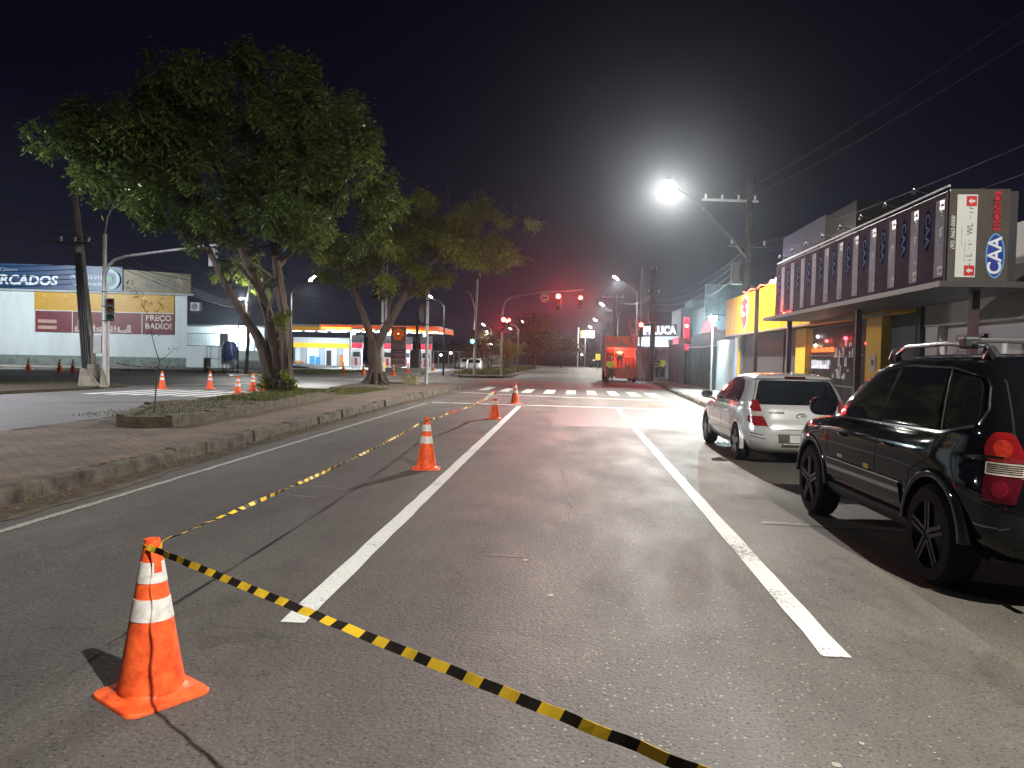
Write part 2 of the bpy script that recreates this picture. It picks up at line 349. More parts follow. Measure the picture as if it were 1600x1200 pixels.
# ------------------------------------------------------------------ ground, roads, kerbs, markings
def flat(name, pts, z, m, thick=None):
    mb = MB()
    if thick is None: mb.poly([(x, y, z) for x, y in pts])
    else: mb.prism([(x, y) for x, y in pts], (0, 0, z-thick), (1, 0, 0), (0, 1, 0), (0, 0, thick))
    return struct(mb, name, m)
g = MB(); g.quad((-260, -50, 0), (260, -50, 0), (260, 440, 0), (-260, 440, 0)); struct(g, 'road', ASPH)
flat('side_carriageway', [(-19.4, -20), (-9.9, -20), (-9.9, 33), (-11, 36), (-19.4, 33)], 0.004, OTHERROAD)
flat('cross_street', [(-120, 31), (-20.6, 34.5), (-17, 33.8), (-11.5, 36.6), (-11, 43), (-15, 50), (-24, 54), (-120, 50)], 0.008, DARKROAD)
def smooth_poly(pts, r=0.0): return pts
def kerbline(name, path, z, w=0.16, h=None, seed=1, jitter=0.012, inward=1):
    """row of worn kerb stones along path; each stone slightly shifted, chipped top edges"""
    rr = random.Random(seed); mb = MB(); h = h or z
    for i in range(len(path)-1):
        a = Vector((*path[i], 0)); b = Vector((*path[i+1], 0)); L = (b-a).length; n = max(1, int(L/0.9)); d = (b-a)/n; t = d.normalized(); s = Vector((-t.y, t.x, 0))*inward
        for k in range(n):
            p0 = a+d*k+t*0.006; p1 = a+d*(k+1)-t*0.006
            off = s*rr.uniform(-jitter, jitter)*1.5; dz = rr.uniform(-0.03, 0.014); m = 5
            ring = []
            for q in range(m+1):
                c = p0+(p1-p0)*(q/m)+off; zt = z+0.004+dz+rr.uniform(-0.008, 0.006); ch = rr.uniform(0.012, 0.045)
                ring.append(mb.addv([c+s*w+Vector((0, 0, -0.05)), c+s*w+Vector((0, 0, zt)), c+s*ch+Vector((0, 0, zt+rr.uniform(-.004, .004))), c+s*rr.uniform(0, .012)+Vector((0, 0, zt-ch)), c+s*rr.uniform(-0.012, 0.004)+Vector((0, 0, -0.05))]))
            for q in range(m):
                for e in range(4): mb.face((ring[q]+e, ring[q]+e+1, ring[q+1]+e+1, ring[q+1]+e))
            mb.face([ring[0]+e for e in range(5)]); mb.face([ring[-1]+e for e in range(5)][::-1])
    return struct(mb, name, KERB)
MED = [(-5.95, -12), (-5.95, 10), (-6.0, 24), (-5.75, 33), (-5.5, 37.5), (-5.75, 39.6), (-6.6, 40.9), (-8.4, 41.3), (-9.6, 40.4), (-9.85, 37), (-9.8, 20), (-9.8, -12)]
flat('median_pavement', MED, 0.19, PAVE, 0.26)
kerbline('median_kerb', [(-5.78, -8), (-5.78, 2), (-5.78, 10), (-5.84, 24), (-5.58, 33), (-5.33, 37.5), (-5.6, 39.75), (-6.5, 41.1), (-8.4, 41.5)], 0.195, seed=4, inward=1, w=0.17, jitter=0.02)
kerbline('median_rear_kerb', [(-9.82, 38), (-9.82, 20), (-9.82, -8)], 0.195, seed=5, w=0.15)
# far median beyond the crossing
FM = [(-4.9, 62), (-5.0, 80), (-5.1, 165), (-11.5, 165), (-11.2, 90), (-9.6, 62), (-8.6, 59.2), (-6.4, 58.6), (-5.3, 59.8)]
flat('far_median', FM, 0.16, EARTH, 0.2)
kerbline('far_median_kerb', [(-11.0, 75), (-9.8, 62), (-8.7, 59.0), (-6.4, 58.4), (-5.15, 59.7), (-4.75, 62), (-4.85, 100), (-4.95, 165)][::-1], 0.17, seed=8, inward=-1)
# left corner block, far pavement by the supermarket, forecourt
flat('corner_pavement', [(-60, -20), (-20.2, -20), (-19.6, 24), (-19.0, 29), (-19.2, 32), (-20.6, 33.6), (-26, 34.2), (-60, 32.5)], 0.12, EARTH, 0.2)
flat('far_pavement', [(-110, 53), (-26, 56.5), (-20, 62), (-19, 70), (-30, 76), (-110, 74)], 0.14, WALK, 0.2)
flat('forecourt', [(-60, 76), (-30, 76), (-19.5, 69), (-17, 65.5), (-12.8, 65.0), (-12.5, 120), (-60, 120)], 0.10, mat('forecourt_concrete', (0.30, 0.30, 0.29), 0.6, var=0.15, scale=0.7, bump=0.2), 0.15)
# right pavement with its rounded corner
RW = [(5.02, -12), (5.0, 10), (4.98, 24), (5.0, 29), (5.15, 33), (5.4, 40), (5.7, 47), (6.0, 52), (6.2, 60), (6.3, 66), (60, 66), (60, -12)]
flat('right_pavement', RW, 0.145, WALK, 0.2)
kerbline('right_kerb', [(4.85, -8), (4.83, 10), (4.81, 24), (4.83, 29), (4.98, 33), (5.23, 40), (5.53, 47), (5.83, 52), (6.03, 60), (6.1, 66)], 0.15, seed=9, inward=-1, w=0.17)
flat('far_verge', [(-140, 172), (140, 172), (160, 430), (-160, 430)], 0.13, EARTH, 0.2)
kerbline('far_kerb', [(-60, 171.8), (60, 171.8)], 0.16, seed=2, inward=1)
flat('right_far_pavement', [(6.5, 78), (60, 78), (60, 171), (6.5, 171)], 0.12, WALK, 0.2)
# gutter dirt with debris against the kerb
gd = MB(); rr = random.Random(3); ys = [(-6+i*0.5) for i in range(90)]
prev = None
for y in ys:
    xo = -5.40+rr.uniform(-0.10, 0.09)-0.10*math.sin(y*0.6); xk = -5.79
    if prev: gd.quad((xk, prev[0], 0.006), (prev[1], prev[0], 0.006), (xo, y, 0.006), (xk, y, 0.006))
    prev = (y, xo)
struct(gd, 'gutter_dirt', DIRT)
# markings
def stripe(name, pts, m=PAINT, z=0.005): return flat(name, pts, z, m)
def wavy(name, a, b, w, m=PAINT, z=0.005, amp=0.01, seed=0, step=0.4):
    rr = random.Random(seed); a = Vector((*a, 0)); b = Vector((*b, 0)); n = max(2, int((b-a).length/step)); t = (b-a).normalized(); s = Vector((-t.y, t.x, 0)); mb = MB(); P = None
    for i in range(n+1):
        c = a+(b-a)*(i/n); l = c+s*(w/2+rr.uniform(-amp, amp)); r = c-s*(w/2+rr.uniform(-amp, amp))
        if P: mb.quad((P[0].x, P[0].y, z), (P[1].x, P[1].y, z), (r.x, r.y, z), (l.x, l.y, z))
        P = (l, r)
    return struct(mb, name, m)
wavy('lane_line', (-1.66, 4.53), (-1.70, 25.7), 0.155, amp=0.006, seed=1)
wavy('lane_line', (1.53, 4.40), (1.60, 26.0), 0.155, amp=0.006, seed=2)
wavy('edge_line', (-5.05, 1.0), (-4.95, 26.5), 0.085, m=mat('worn_edge_paint', (0.34, 0.33, 0.30), 0.8, var=0.5, scale=25, bump=0.3, bscale=90), amp=0.012, seed=3, step=0.2)
wavy('stop_line', (-4.85, 26.75), (4.2, 26.05), 0.22, seed=4)
mb = MB()
for (a, b) in zip([(-5.34, 34.85), (-2.6, 33.4), (-0.47, 32.5), (2.2, 31.85)], [(-2.6, 33.4), (-0.47, 32.5), (2.2, 31.85), (4.44, 31.5)]):
    mb.quad((*a, .005), (*b, .005), (b[0], b[1]+.25, .005), (a[0], a[1]+.25, .005))
struct(mb, 'stop_line', PAINT)
ZB = [((-4.51, 37.5), (-4.04, 37.5)), ((-3.4, 36.5), (-2.93, 36.5)), ((-2.3, 35.9), (-1.83, 35.9)), ((-1.25, 35.6), (-0.75, 35.6)), ((-0.2, 35.5), (0.26, 35.5)), ((0.8, 35.5), (1.25, 35.5)), ((1.82, 35.3), (2.27, 35.3)), ((2.76, 34.9), (3.22, 34.9)), ((3.63, 34.3), (4.12, 34.3))]
for i, (a, b) in enumerate(ZB): stripe('crosswalk_stripe', [a, b, (b[0]+.03, b[1]+4.4), (a[0]+.03, a[1]+4.4)])
for i in range(10):
    x = -17.6+i*0.84; stripe('crosswalk_stripe', [(x, 26.4), (x+.46, 26.4), (x+.46+0.55, 30.8), (x+0.55, 30.8)], z=0.011, m=mat('fresh_paint', (.75, .76, .74), .7, var=.1, scale=20))
wavy('traffic_line', (-20.4, 31.6), (-15.9, 39.2), 0.18, z=0.013, seed=6)
wavy('traffic_line', (-26.6, 42.0), (-24.2, 45.3), 0.18, z=0.013, seed=7)
wavy('traffic_line', (-40.0, 44.0), (-30.6, 43.2), 0.2, z=0.013, seed=8)
wavy('traffic_line', (-15.0, 52.8), (-10.9, 57.0), 0.25, seed=9)
wavy('traffic_line', (-18.0, 49.2), (-8.4, 47.6), 0.25, z=0.013, seed=10)
wavy('parking_bay_line', (2.0, 8.05), (4.6, 7.75), 0.11, m=PAINTOLD, seed=12)
# darker patch of newer asphalt, with an uneven outline
pt = [(-0.44, 26.9), (-0.36, 23), (-0.48, 20.6), (-0.40, 18.9), (0.2, 18.7), (1.5, 18.55), (3.2, 18.8), (4.7, 19.4), (4.7, 22), (4.7, 26.3), (2, 26.7)]
flat('asphalt_patch', pt, 0.0025, mat('patch_asphalt', (0.060, 0.057, 0.053), 0.62, var=0.18, scale=5, bump=0.5, bscale=70))
# low forecourt ramp of the petrol station
mb = MB(); mb.prism([(0, 0.0), (9, 0.0), (8, 0.25), (1, 0.7), (0, 0.9)], (-34, 74, 0.02), (1, 0, 0), (0, 0, 1), (0, 9, 0)); struct(mb, 'forecourt_ramp', DARKROAD)
# small stones, paint flecks, flattened litter
def scatter(name, n, fn, smin, smax, m, flatf=0.35, seed=0, label=None):
    rr = random.Random(seed); mb = MB()
    for i in range(n):
        x, y, z = fn(rr); s = rr.uniform(smin, smax)*(1 if rr.random() < .9 else 1.7); a = rr.uniform(0, PI); k = 5
        base = mb.addv([(x+s*math.cos(a+2*PI*j/k)*rr.uniform(.7, 1.2), y+s*math.sin(a+2*PI*j/k)*rr.uniform(.5, 1.1), z) for j in range(k)]+[(x+rr.uniform(-.3, .3)*s, y, z+s*flatf)])
        for j in range(k): mb.face((base+j, base+(j+1) % k, base+k))
    o = mb.build(name, m); tag(o, label, 'debris', kind='stuff'); return o
LEAFD = mat('dry_leaf', (0.115, 0.078, 0.042), 0.9, var=0.5, scale=12)
scatter('fallen_leaves', 900, lambda r: (-5.79+abs(r.gauss(0, .16)), r.uniform(1, 34), .008), .012, .035, LEAFD, .5, 1, 'dry leaves and dirt lying along the median kerb')
scatter('gravel', 1500, lambda r: (r.uniform(-9.7, -6.1), r.uniform(5, 22), .194), .004, .016, mat('gravel_stone', (0.30, 0.28, 0.25), 0.9, var=0.4, scale=30), .5, 2, 'loose gravel scattered over the red median paving')
scatter('road_grit', 900, lambda r: (r.gauss(0.7, 0.9), r.uniform(2.2, 12), .003), .003, .009, mat('grit_stone', (0.28, 0.26, 0.23), 0.8, var=0.4, scale=30), .4, 3, 'pale grit lying on the worn middle of the asphalt')
ww = MB(); rr = random.Random(21)
for (x, y, s) in ((0.36, 2.72, .035), (1.02, 3.02, .03), (1.13, 3.2, .022), (0.93, 2.73, .016), (-0.1, 5.3, .028), (0.5, 6.0, .02), (-0.33, 6.2, .03), (1.3, 3.4, .013)):
    ww.poly([(x+s*math.cos(2*PI*j/9)*rr.uniform(.6, 1.1), y+s*1.2*math.sin(2*PI*j/9)*rr.uniform(.6, 1.1), .0045) for j in range(9)])
tag(ww.build('paint_splash', mat('old_gum', (0.33, 0.31, 0.26), 0.8, var=0.2)), 'pale dried splashes stuck to the asphalt in the foreground', 'stain', kind='stuff')

# pale scuffs along the worn joint in the middle of the road, and faint dark seams
rr = random.Random(77); sm_ = MB()
def scuff(x, y, w, l, ang=0.0, n=9):
    c, s = math.cos(ang), math.sin(ang); P = [(w*rr.uniform(.5, 1), -l/2+l*i/n) for i in range(n+1)]+[(-w*rr.uniform(.5, 1), l/2-l*i/n) for i in range(n+1)]
    sm_.poly([(x+a*c-b*s, y+a*s+b*c, .0035) for a, b in P])
for i in range(26): scuff(-.02+.05*math.sin(i*.5)+rr.uniform(-.03, .03), 8.0+i*.33+rr.uniform(-.1, .1), rr.uniform(.006, .02), rr.uniform(.12, .42))
for x, y, a in ((-.25, 13.6, 1.5), (.5, 13.4, 1.6), (.1, 13.5, 1.57), (-.45, 6.3, 1.4), (-2.9, 9.2, 1.2), (-2.5, 9.6, 1.1), (-3.1, 8.6, 1.25)): scuff(x, y, .018, rr.uniform(.25, .6), a)
tag(sm_.build('scuff_marks', mat('pale_scuff', (.20, .185, .17), .85, var=.35, scale=20)), 'pale scuff marks along the middle joint of the asphalt', 'stain', kind='stuff')
# ------------------------------------------------------------------ traffic cones and tape
def cone_root(label, group='traffic cones closing off the lane', near=False, tape=None):
    t = empty('traffic_cone', (0, 0, 0), 0, label, 'traffic cone', group); n = 40 if near else 20
    # square flexible base
    b = MB(); s = 0.205; rings = []
    for (e, z, k) in ((1.0, 0.0, 0), (1.0, 0.009, 0), (0.98, 0.016, 0), (0.80, 0.021, 1), (0.72, 0.035, 2), (0.675, 0.05, 3)):
        pts = []
        for j in range(n):
            a = 2*PI*(j+.5)/n; ca, sa = math.cos(a), math.sin(a); p = {0: 9, 1: 5, 2: 3, 3: 2}[k]
            r = s*e/((abs(ca)**p+abs(sa)**p)**(1/p)); r = r if k < 3 else 0.150
            if k == 2: r = min(r, 0.168)
            pts.append((r*ca, r*sa, z))
        rings.append(b.addv(pts))
    for i in range(len(rings)-1):
        for j in range(n): b.face((rings[i]+j, rings[i]+(j+1) % n, rings[i+1]+(j+1) % n, rings[i+1]+j))
    b.face([rings[0]+j for j in range(n)][::-1])
    b.build('base', ORANGE, t, 40)
    def R(z): return 0.150+(0.034-0.150)*(z-0.05)/0.70
    bd = MB(); bd.lathe([(R(z), z) for z in (0.05, 0.15, 0.28, 0.40, 0.55, 0.68, 0.735)]+[(0.036, 0.75), (0.024, 0.752), (0.023, 0.70)], n, cap=False)
    o = bd.build('body', ORANGE, t, 40)
    for z0, z1, zc in ((0.375, 0.475, 0), (0.55, 0.645, 1)):
        q = MB(); q.lathe([(R(z0)-.003, z0-.001), (R(z0)+.0022, z0), (R(z1)+.0022, z1), (R(z1)-.003, z1+.001)], n, cap=False); q.build('reflective_band', REFL, t, 40)
    hl = MB(); hl.prism([(0.012*math.cos(a), 0.02*math.sin(a)) for a in [2*PI*i/12 for i in range(12)]], (0, -0.0425, 0.695), (1, 0, 0), (0, 0, 1), (0, 0.008, 0)); hl.build('slot', BLACKP, t)
    return t
cone = cone_root('large orange cone nearest the camera, striped tape tied round its top', near=True)
cone.scale = (1.0, 1.0, 1.0); cone.location = (-1.97, 3.50, 0); cone.rotation_euler = (0.0, 0, 0.98)
# peeled orange flake on the upper band
fk = MB(); fk.lathe([(0.0632, 0.60), (0.0552, 0.649)], 40, cap=False); fk.f = [fk.f[j] for j in (28, 29, 30, 31)]; fk.mi = fk.mi[:4]; fk.build('torn_patch', ORANGE, cone)
small = cone_root('orange cone standing between the nearest cone and the stop line, second along the tape')
small.location = (-2.07, 11.05, 0); small.rotation_euler = (0, 0, 0.1)
def cn(x, y, label, rz=0.3, g=None, z=0.0, s=1.0): return dup(small, (x, y, z), rz, label, g, s)
cn(-1.99, 20.35, 'orange cone just before the first stop line, broad red tape tied to its top')
cn(-1.95, 27.3, 'orange cone standing at the first stop line beside the end of the left lane line', 0.9)
G2 = 'cones round the side crossing'
for x, y, l in ((-12.04, 27.1, 'orange cone standing on the side crosswalk stripes, just left of the big trunk'), (-15.5, 32.1, 'orange cone standing alone behind the side crosswalk, left of the tape'), (-13.3, 31.4, 'orange cone behind the front crosswalk cone, holding the yellow tape'),
                (-12.75, 31.2, 'orange cone half hidden by the left edge of the big tree trunk'), (-17.1, 31.1, 'dark red cone in shade beside the thin sapling'), (-33.4, 49.4, 'pinkish cone nearest the leaning pole on the far side street'), (-34.9, 50.2, 'pinkish cone in the middle of the row of three by the white wall'), (-37.0, 50.0, 'pinkish cone leftmost of the row of three by the white wall')):
    cn(x, y, l, random.uniform(0, 1.5), G2, 0.012, 1.15 if y > 45 else 1.0)
G3 = 'cones before the petrol station'
for x, y, l in ((-18.3, 60.9, 'small far cone leftmost before the petrol station forecourt'), (-16.75, 61.3, 'small far cone just left of the second tree trunk'), (-13.9, 59.6, 'far cone left of the concrete block, in front of the price pylon'), (-14.0, 65.6, 'far cone right above the concrete block'), (-14.3, 72.8, 'small far cone between the concrete block and the grey lamp post'), (-13.9, 77.0, 'dark far cone just right of the grey lamp post')):
    cn(x, y, l, random.uniform(0, 1.5), G3, 0.0, 1.25)
def catpts(a, b, sag, n=40):
    a = Vector(a); b = Vector(b); return [a+(b-a)*(i/n)-Vector((0, 0, sag*4*(i/n)*(1-i/n))) for i in range(n+1)]
def tape(name, pts, w, label, mats=(YEL, BLK), period=0.16, twist0=0.0, twist=0.0, fold=0.6, group='striped barrier tape', jit=0.0, seed=0):
    """thin plastic ribbon along pts with slanting stripes, thickness 1 mm"""
    rr = random.Random(seed); mb = MB(); pts = [Vector(p) for p in pts]; L = [0]
    for i in range(1, len(pts)): L.append(L[-1]+(pts[i]-pts[i-1]).length)
    tot = L[-1]
    def at(s):
        s = max(0, min(tot, s))
        for i in range(1, len(L)):
            if s <= L[i]+1e-9:
                t = (s-L[i-1])/max(1e-9, L[i]-L[i-1]); return pts[i-1].lerp(pts[i], t), (pts[i]-pts[i-1]).normalized()
        return pts[-1], (pts[-1]-pts[-2]).normalized()
    def side(s):
        p, t = at(s); up = Vector((0, 0, 1)); a = t.cross(up).normalized(); b = a.cross(t).normalized()
        th = twist0+twist*s/tot*2*PI+.30*math.sin(s*2.6+seed)+.12*math.sin(s*7.1); return p, a*math.sin(th)+b*math.cos(th), a*math.cos(th)-b*math.sin(th)
    s = 0; k = 0; e = 0.0007
    while s < tot-1e-4:
        s1 = min(tot, s+period/2*(1+rr.uniform(-jit, jit)))
        for q in range(2):
            a0 = s+(s1-s)*q/2; a1 = s+(s1-s)*(q+1)/2; sl = w*0.45
            P = []
            for (ss, sg) in ((a0, -1), (a1, -1), (a1, 1), (a0, 1)):
                p, d, nn = side(min(tot, ss+sg*sl/2)); wv = 0.15*w*math.sin(ss*31+seed); P.append((p+d*(sg*w/2)+nn*wv, nn))
            mb.cur = k % 2
            kk = mb.addv([p+nn*e for p, nn in P]+[p-nn*e for p, nn in P])
            mb.face((kk, kk+1, kk+2, kk+3)); mb.face((kk+7, kk+6, kk+5, kk+4))
            for j in range(4): mb.face((kk+j, kk+(j+1) % 4, kk+4+(j+1) % 4, kk+4+j))
        s = s1; k += 1
    o = mb.build(name, list(mats)); return tag(o, label, 'barrier tape', group)
tape('barrier_tape', [Vector((-1.965, 3.455, 0.722))]+catpts((-1.93, 3.44, 0.715), (0.90, 1.08, 0.823), 0.0, 30), 0.029, 'yellow and black tape running from the nearest cone to the bottom right corner', period=0.15, twist0=-0.55, twist=0.03, jit=0.2, seed=1)
tape('barrier_tape', catpts((-1.95, 3.54, 0.725), (-2.07, 11.0, 0.72), 0.05, 40), 0.024, 'yellow and black tape sagging from the nearest cone back to the second cone', period=0.15, twist0=0.4, twist=2.6, jit=0.3, seed=2)
# loops tied round the cone tops
def loop(x, y, label, m):
    mb = MB(); pr = []
    for i in range(15):
        a = 2*PI*i/14; pr.append((x+.042*math.cos(a), y+.042*math.sin(a), 0.712+0.012*math.sin(a*2)))
    return tape('tape_knot', pr, 0.02, label, m, 0.07, group='tape tied round cone tops')
loop(-1.97, 3.50, 'twist of yellow tape knotted round the top of the nearest cone', (YEL, YEL))
loop(-2.07, 11.05, 'dark tape knot round the top of the second cone', (BLK, YEL))
REDT = mat('red_film', (0.75, 0.06, 0.035), 0.35, var=0.2); WHT = mat('white_film', (0.65, 0.63, 0.6), 0.35, var=0.1)
tape('barrier_tape', catpts((-2.07, 11.1, 0.72), (-2.45, 15.2, 0.49), 0.03, 20)[:-1]+catpts((-2.45, 15.2, 0.49), (-1.99, 20.3, 0.72), 0.07, 24), 0.034, 'thin black and yellow tape sagging between the second and third cone', period=0.15, twist0=0.2, twist=3.0, jit=0.3, seed=3)
tape('barrier_tape', catpts((-2.42, 15.4, 0.50), (-2.0, 20.3, 0.73), 0.10, 24), 0.07, 'broad red tape with white stretches hanging down from the third cone', (REDT, WHT), period=2.4, twist0=0.3, twist=0.3, seed=4)
tape('barrier_tape', catpts((-13.3, 31.4, .74), (-9.9, 26.0, 0.95), 0.1, 30), 0.05, 'yellow tape from the crosswalk cones to the big tree trunk', (YEL, YEL), period=0.5, twist0=0.2, twist=0.5)
tape('barrier_tape', catpts((-32.5, 52.0, .75), (-26.0, 50.0, .6), 0.22, 30)+catpts((-26.0, 50.0, .6), (-22.5, 47.0, 0.75), 0.25, 30)[1:], 0.07, 'striped tape sagging along the far kerb of the side street', period=0.5, twist0=0.2, twist=4)
tape('barrier_tape', catpts((-20.5, 42.0, .8), (-13.3, 31.5, .74), 0.3, 40), 0.05, 'striped tape behind the crosswalk cones, left of the big tree', period=0.35, twist0=0.2, twist=3)
# ------------------------------------------------------------------ street lamps, poles, signals, wires
LAMP_GLOW = 60
def luminaire(parent, loc, yaw, size=0.62, lit=True, lens=None, tilt=0.12):
    """cobra-head LED luminaire pointing along local +x"""
    h = MB(); h.prism([(0, 0.0), (size*0.25, 0.075), (size*0.8, 0.07), (size, 0.02), (size, -0.015), (0, -0.03)], (0, -0.13, 0), (1, 0, 0), (0, 0, 1), (0, 0.26, 0))
    o = h.build('lamp_head', GALV, parent, loc=loc); o.rotation_euler = (0, -tilt, yaw)
    l = MB(); l.box(size*.25, size*.95, -.105, .105, -.045, -.022)
    l.build('lens', lens or LAMPW, o)
    return o
def tapered(name, h, r0, r1, m, parent, n=14):
    mb = MB(); mb.tube([(0, 0, 0), (0, 0, h*.5), (0, 0, h)], [r0, (r0+r1)/2, r1], n); return mb.build(name, m, parent, 40)
# 1. the bright lamp on the concrete pole at the right
def crossarm(parent, z, half, yaw, m, nins=3, off=0.0, sx=0.10, insm=None, hang=True):
    mb = MB(); c, s = math.cos(yaw), math.sin(yaw)
    mb.beam((c*(off-half), s*(off-half), z), (c*(off+half), s*(off+half), z), 0.09, 0.09); o = mb.build('crossarm', m, parent)
    for k in range(nins):
        t = off-half+0.15+(2*half-0.3)*k/max(1, nins-1); q = MB(); q.lathe([(0.03, 0.04), (0.055, 0.07), (0.035, 0.11), (0.06, 0.14), (0.04, 0.18), (0.055, 0.21), (0.02, 0.25)], 10, (c*t, s*t, z)); q.build('insulator', insm or WHITEP, parent, 50)
        if hang:
            w = MB(); w.tube([(c*t, s*t, z-.05), (c*t+.02, s*t, z-.28), (c*t+.12*c, s*t, z-.5), (c*(t+.34), s*(t+.34), z-.56), (c*(t+.5), s*(t+.5), z-.3)], 0.012, 6); w.build('jumper_wire', WIRE, parent)
    return o
PA = (7.62, 34.6)
pole = empty('utility_pole', (*PA, 0.14), 0, 'tall concrete pole behind the yellow shop sign carrying the brightest lamp on a long arm', 'utility pole')
tapered('pole', 9.6, 0.19, 0.12, mat('dark_concrete', (.06, .057, .055), .9, var=.4), pole)  # concrete toned darker than the other poles
crossarm(pole, 8.55, 1.25, PI+0.15, GALV, 4, off=0.85)
crossarm(pole, 6.6, 0.9, 0.2, DARKMETAL, 3, hang=False)
tr = MB(); tr.lathe([(0.0, 4.9), (.24, 4.92), (.27, 5.0), (.27, 5.75), (.24, 5.85), (0, 5.88)], 16, (-.42, 0, 0)); o = tr.build('transformer', mat('transformer_paint', (0.10, 0.11, 0.11), .5), pole, 40)
ft = MB()
for i in range(5):
    a = i*2*PI/5; ft.box(-.42+.27*math.cos(a)-.02, -.42+.30*math.cos(a)+.02, .27*math.sin(a)-.02, .30*math.sin(a)+.02, 5.05, 5.7)
ft.build('cooling_fin', DARKMETAL, pole)
am = MB(); am.tube([(0, 0, 6.05), (-.8, -.8, 6.7), (-2.1, -2.3, 7.55), (-3.3, -3.6, 8.12), (-3.75, -4.05, 8.27)], [.045, .04, .035, .03, .03], 8); am.build('lamp_arm', DARKMETAL, pole, 40)
bx = MB(); bx.lathe([(0, 0), (.05, .01), (.055, .1), (.03, .13)], 10, (-3.75, -4.05, 8.3)); bx.build('photocell', DARKMETAL, pole)
MAINLAMP = emis('main_lamp_lens', (1.0, 0.98, 0.93), 260)
lh = luminaire(pole, (-3.72, -4.02, 8.23), math.atan2(-.72, -.70), .6, lens=MAINLAMP, tilt=0.35)
LCOL = (1.0, 0.945, 0.865)
light('street_lamp_light', 'SPOT', (PA[0]-4.0, PA[1]-4.35, 8.20), 4700, LCOL, 0.10, spot=165, blend=.55, aim=(2.0, 27, 0))
# 2. lamp of the same row a few metres behind the camera
p2 = empty('utility_pole', (6.2, -1.9, 0.14), 0, 'concrete pole with a curved lamp arm standing on the right pavement behind the camera', 'utility pole')
tapered('pole', 9.8, 0.19, 0.12, CONCRETE, p2); q = MB(); q.tube([(0, 0, 8.0), (-.5, .1, 8.7), (-1.2, .3, 9.0)], .035, 8); q.build('lamp_arm', GALV, p2, 40)
luminaire(p2, (-1.15, .28, 8.97), PI-.2, lens=LAMPW)
light('street_lamp_light', 'SPOT', (4.65, -1.5, 8.85), 3500, LCOL, 0.10, spot=165, blend=.5, aim=(2.6, 2.5, 0))
# 3. row of lamps receding on the right of the far road
for i, (x, y, h, l) in enumerate(((4.37, 75, 9.3, 'far street lamp highest of the receding row above the orange truck'), (4.03, 100, 8.5, 'far street lamp second of the receding row above the orange truck'), (3.97, 125, 7.75, 'far street lamp third of the receding row above the orange truck'), (3.82, 150, 7.6, 'farthest street lamp of the receding row, above the yellow road sign'))):
    t = empty('street_lamp', (x+2.0, y+1.2, 0.12), 0, l, 'street lamp', 'street lamps along the far road')
    tapered('pole', h-.4, .12, .08, mat('dark_concrete', (.06, .057, .055)), t); q = MB(); q.tube([(0, 0, h-1.4), (-.6, -.4, h-.7), (-1.6, -1.0, h-.25), (-2.0, -1.2, h-.13)], .03, 8); q.build('lamp_arm', GALV, t)
    luminaire(t, (-1.85, -1.1, h-.14), PI+.5, .8, lens=emis('far_lamp_lens', (1, .98, .90), 160), tilt=.5)
    light('far_lamp_light', 'SPOT', (x, y, h-.15), 2300, (1, .97, .9), .12, spot=160, blend=.5, aim=(x-2.2, y-2, 0))
# 4. flood lamp on the white post by the metal gate
fl = empty('flood_lamp', (7.15, 39.9, .14), 0, 'small white flood lamp glaring on a post beside the corrugated metal gate', 'flood lamp')
tapered('post', 3.7, .045, .04, GALV, fl); q = MB(); q.box(-.16, .16, -.24, -.16, 3.55, 3.82); q.build('lamp_housing', WHITEP, fl)
FLM = emis('flood_lens', (.80, 1.0, .97), 1400)
q = MB(); q.box(-.13, .13, -.262, -.243, 3.58, 3.79); q.build('lens', FLM, fl)
light('flood_light', 'SPOT', (7.1, 39.55, 3.72), 1000, (.72, .98, 1.0), .08, spot=150, blend=.5, aim=(6.0, 37.5, 0))
light('flood_light', 'SPOT', (7.15, 39.6, 3.69), 1500, (.72, .98, 1.0), .08, spot=18, blend=1, aim=(0, 0, 1.65))
light('flood_light', 'POINT', (7.05, 39.4, 3.9), 110, (.72, .98, 1.0), .1)
# 5. lamp hidden by the big tree: leaning concrete pole and its dead luminaire; the lamp that lights the left carriageway
lp = empty('utility_pole', (-19.95, 30.6, .1), 0, 'dark leaning concrete pole bundled with cables in front of the white wall', 'utility pole')
q = MB(); q.tube([(0.1, 0, 0), (-.35, .2, 3.4), (-.85, .35, 7.2), (-1.15, .45, 9.2)], [.24, .2, .15, .12], 14); q.build('pole', CONCRETE, lp, 40)
for i in range(4):
    q = MB(); a = i*.5-.6; q.tube([(0.02+.2*math.sin(a)-.05, -.22, .5), (-.33+.2*math.sin(a)-.05, -.02, 3.4), (-.62+.15*math.sin(a), .12, 5.5)], .045, 8); q.build('cable_conduit', BLACKP, lp, 40)
q = MB(); q.lathe([(.30, -.02), (.34, .2), (.30, .55), (.24, .9)], 14, (.12, 0, 0)); q.build('concrete_collar', mat('broken_concrete', (.13, .12, .10), .9, var=.4, scale=4, bump=.6), lp, 30)
crossarm(lp, 5.9, .7, .15, DARKMETAL, 3, off=-.6, hang=False)
for z in (2.2, 3.3, 4.6): q = MB(); q.lathe([(.24-.02*z, z-.03), (.25-.02*z, z), (.24-.02*z, z+.03)], 14, (-.1*z, .06*z, 0)); q.build('strap', GALV, lp)
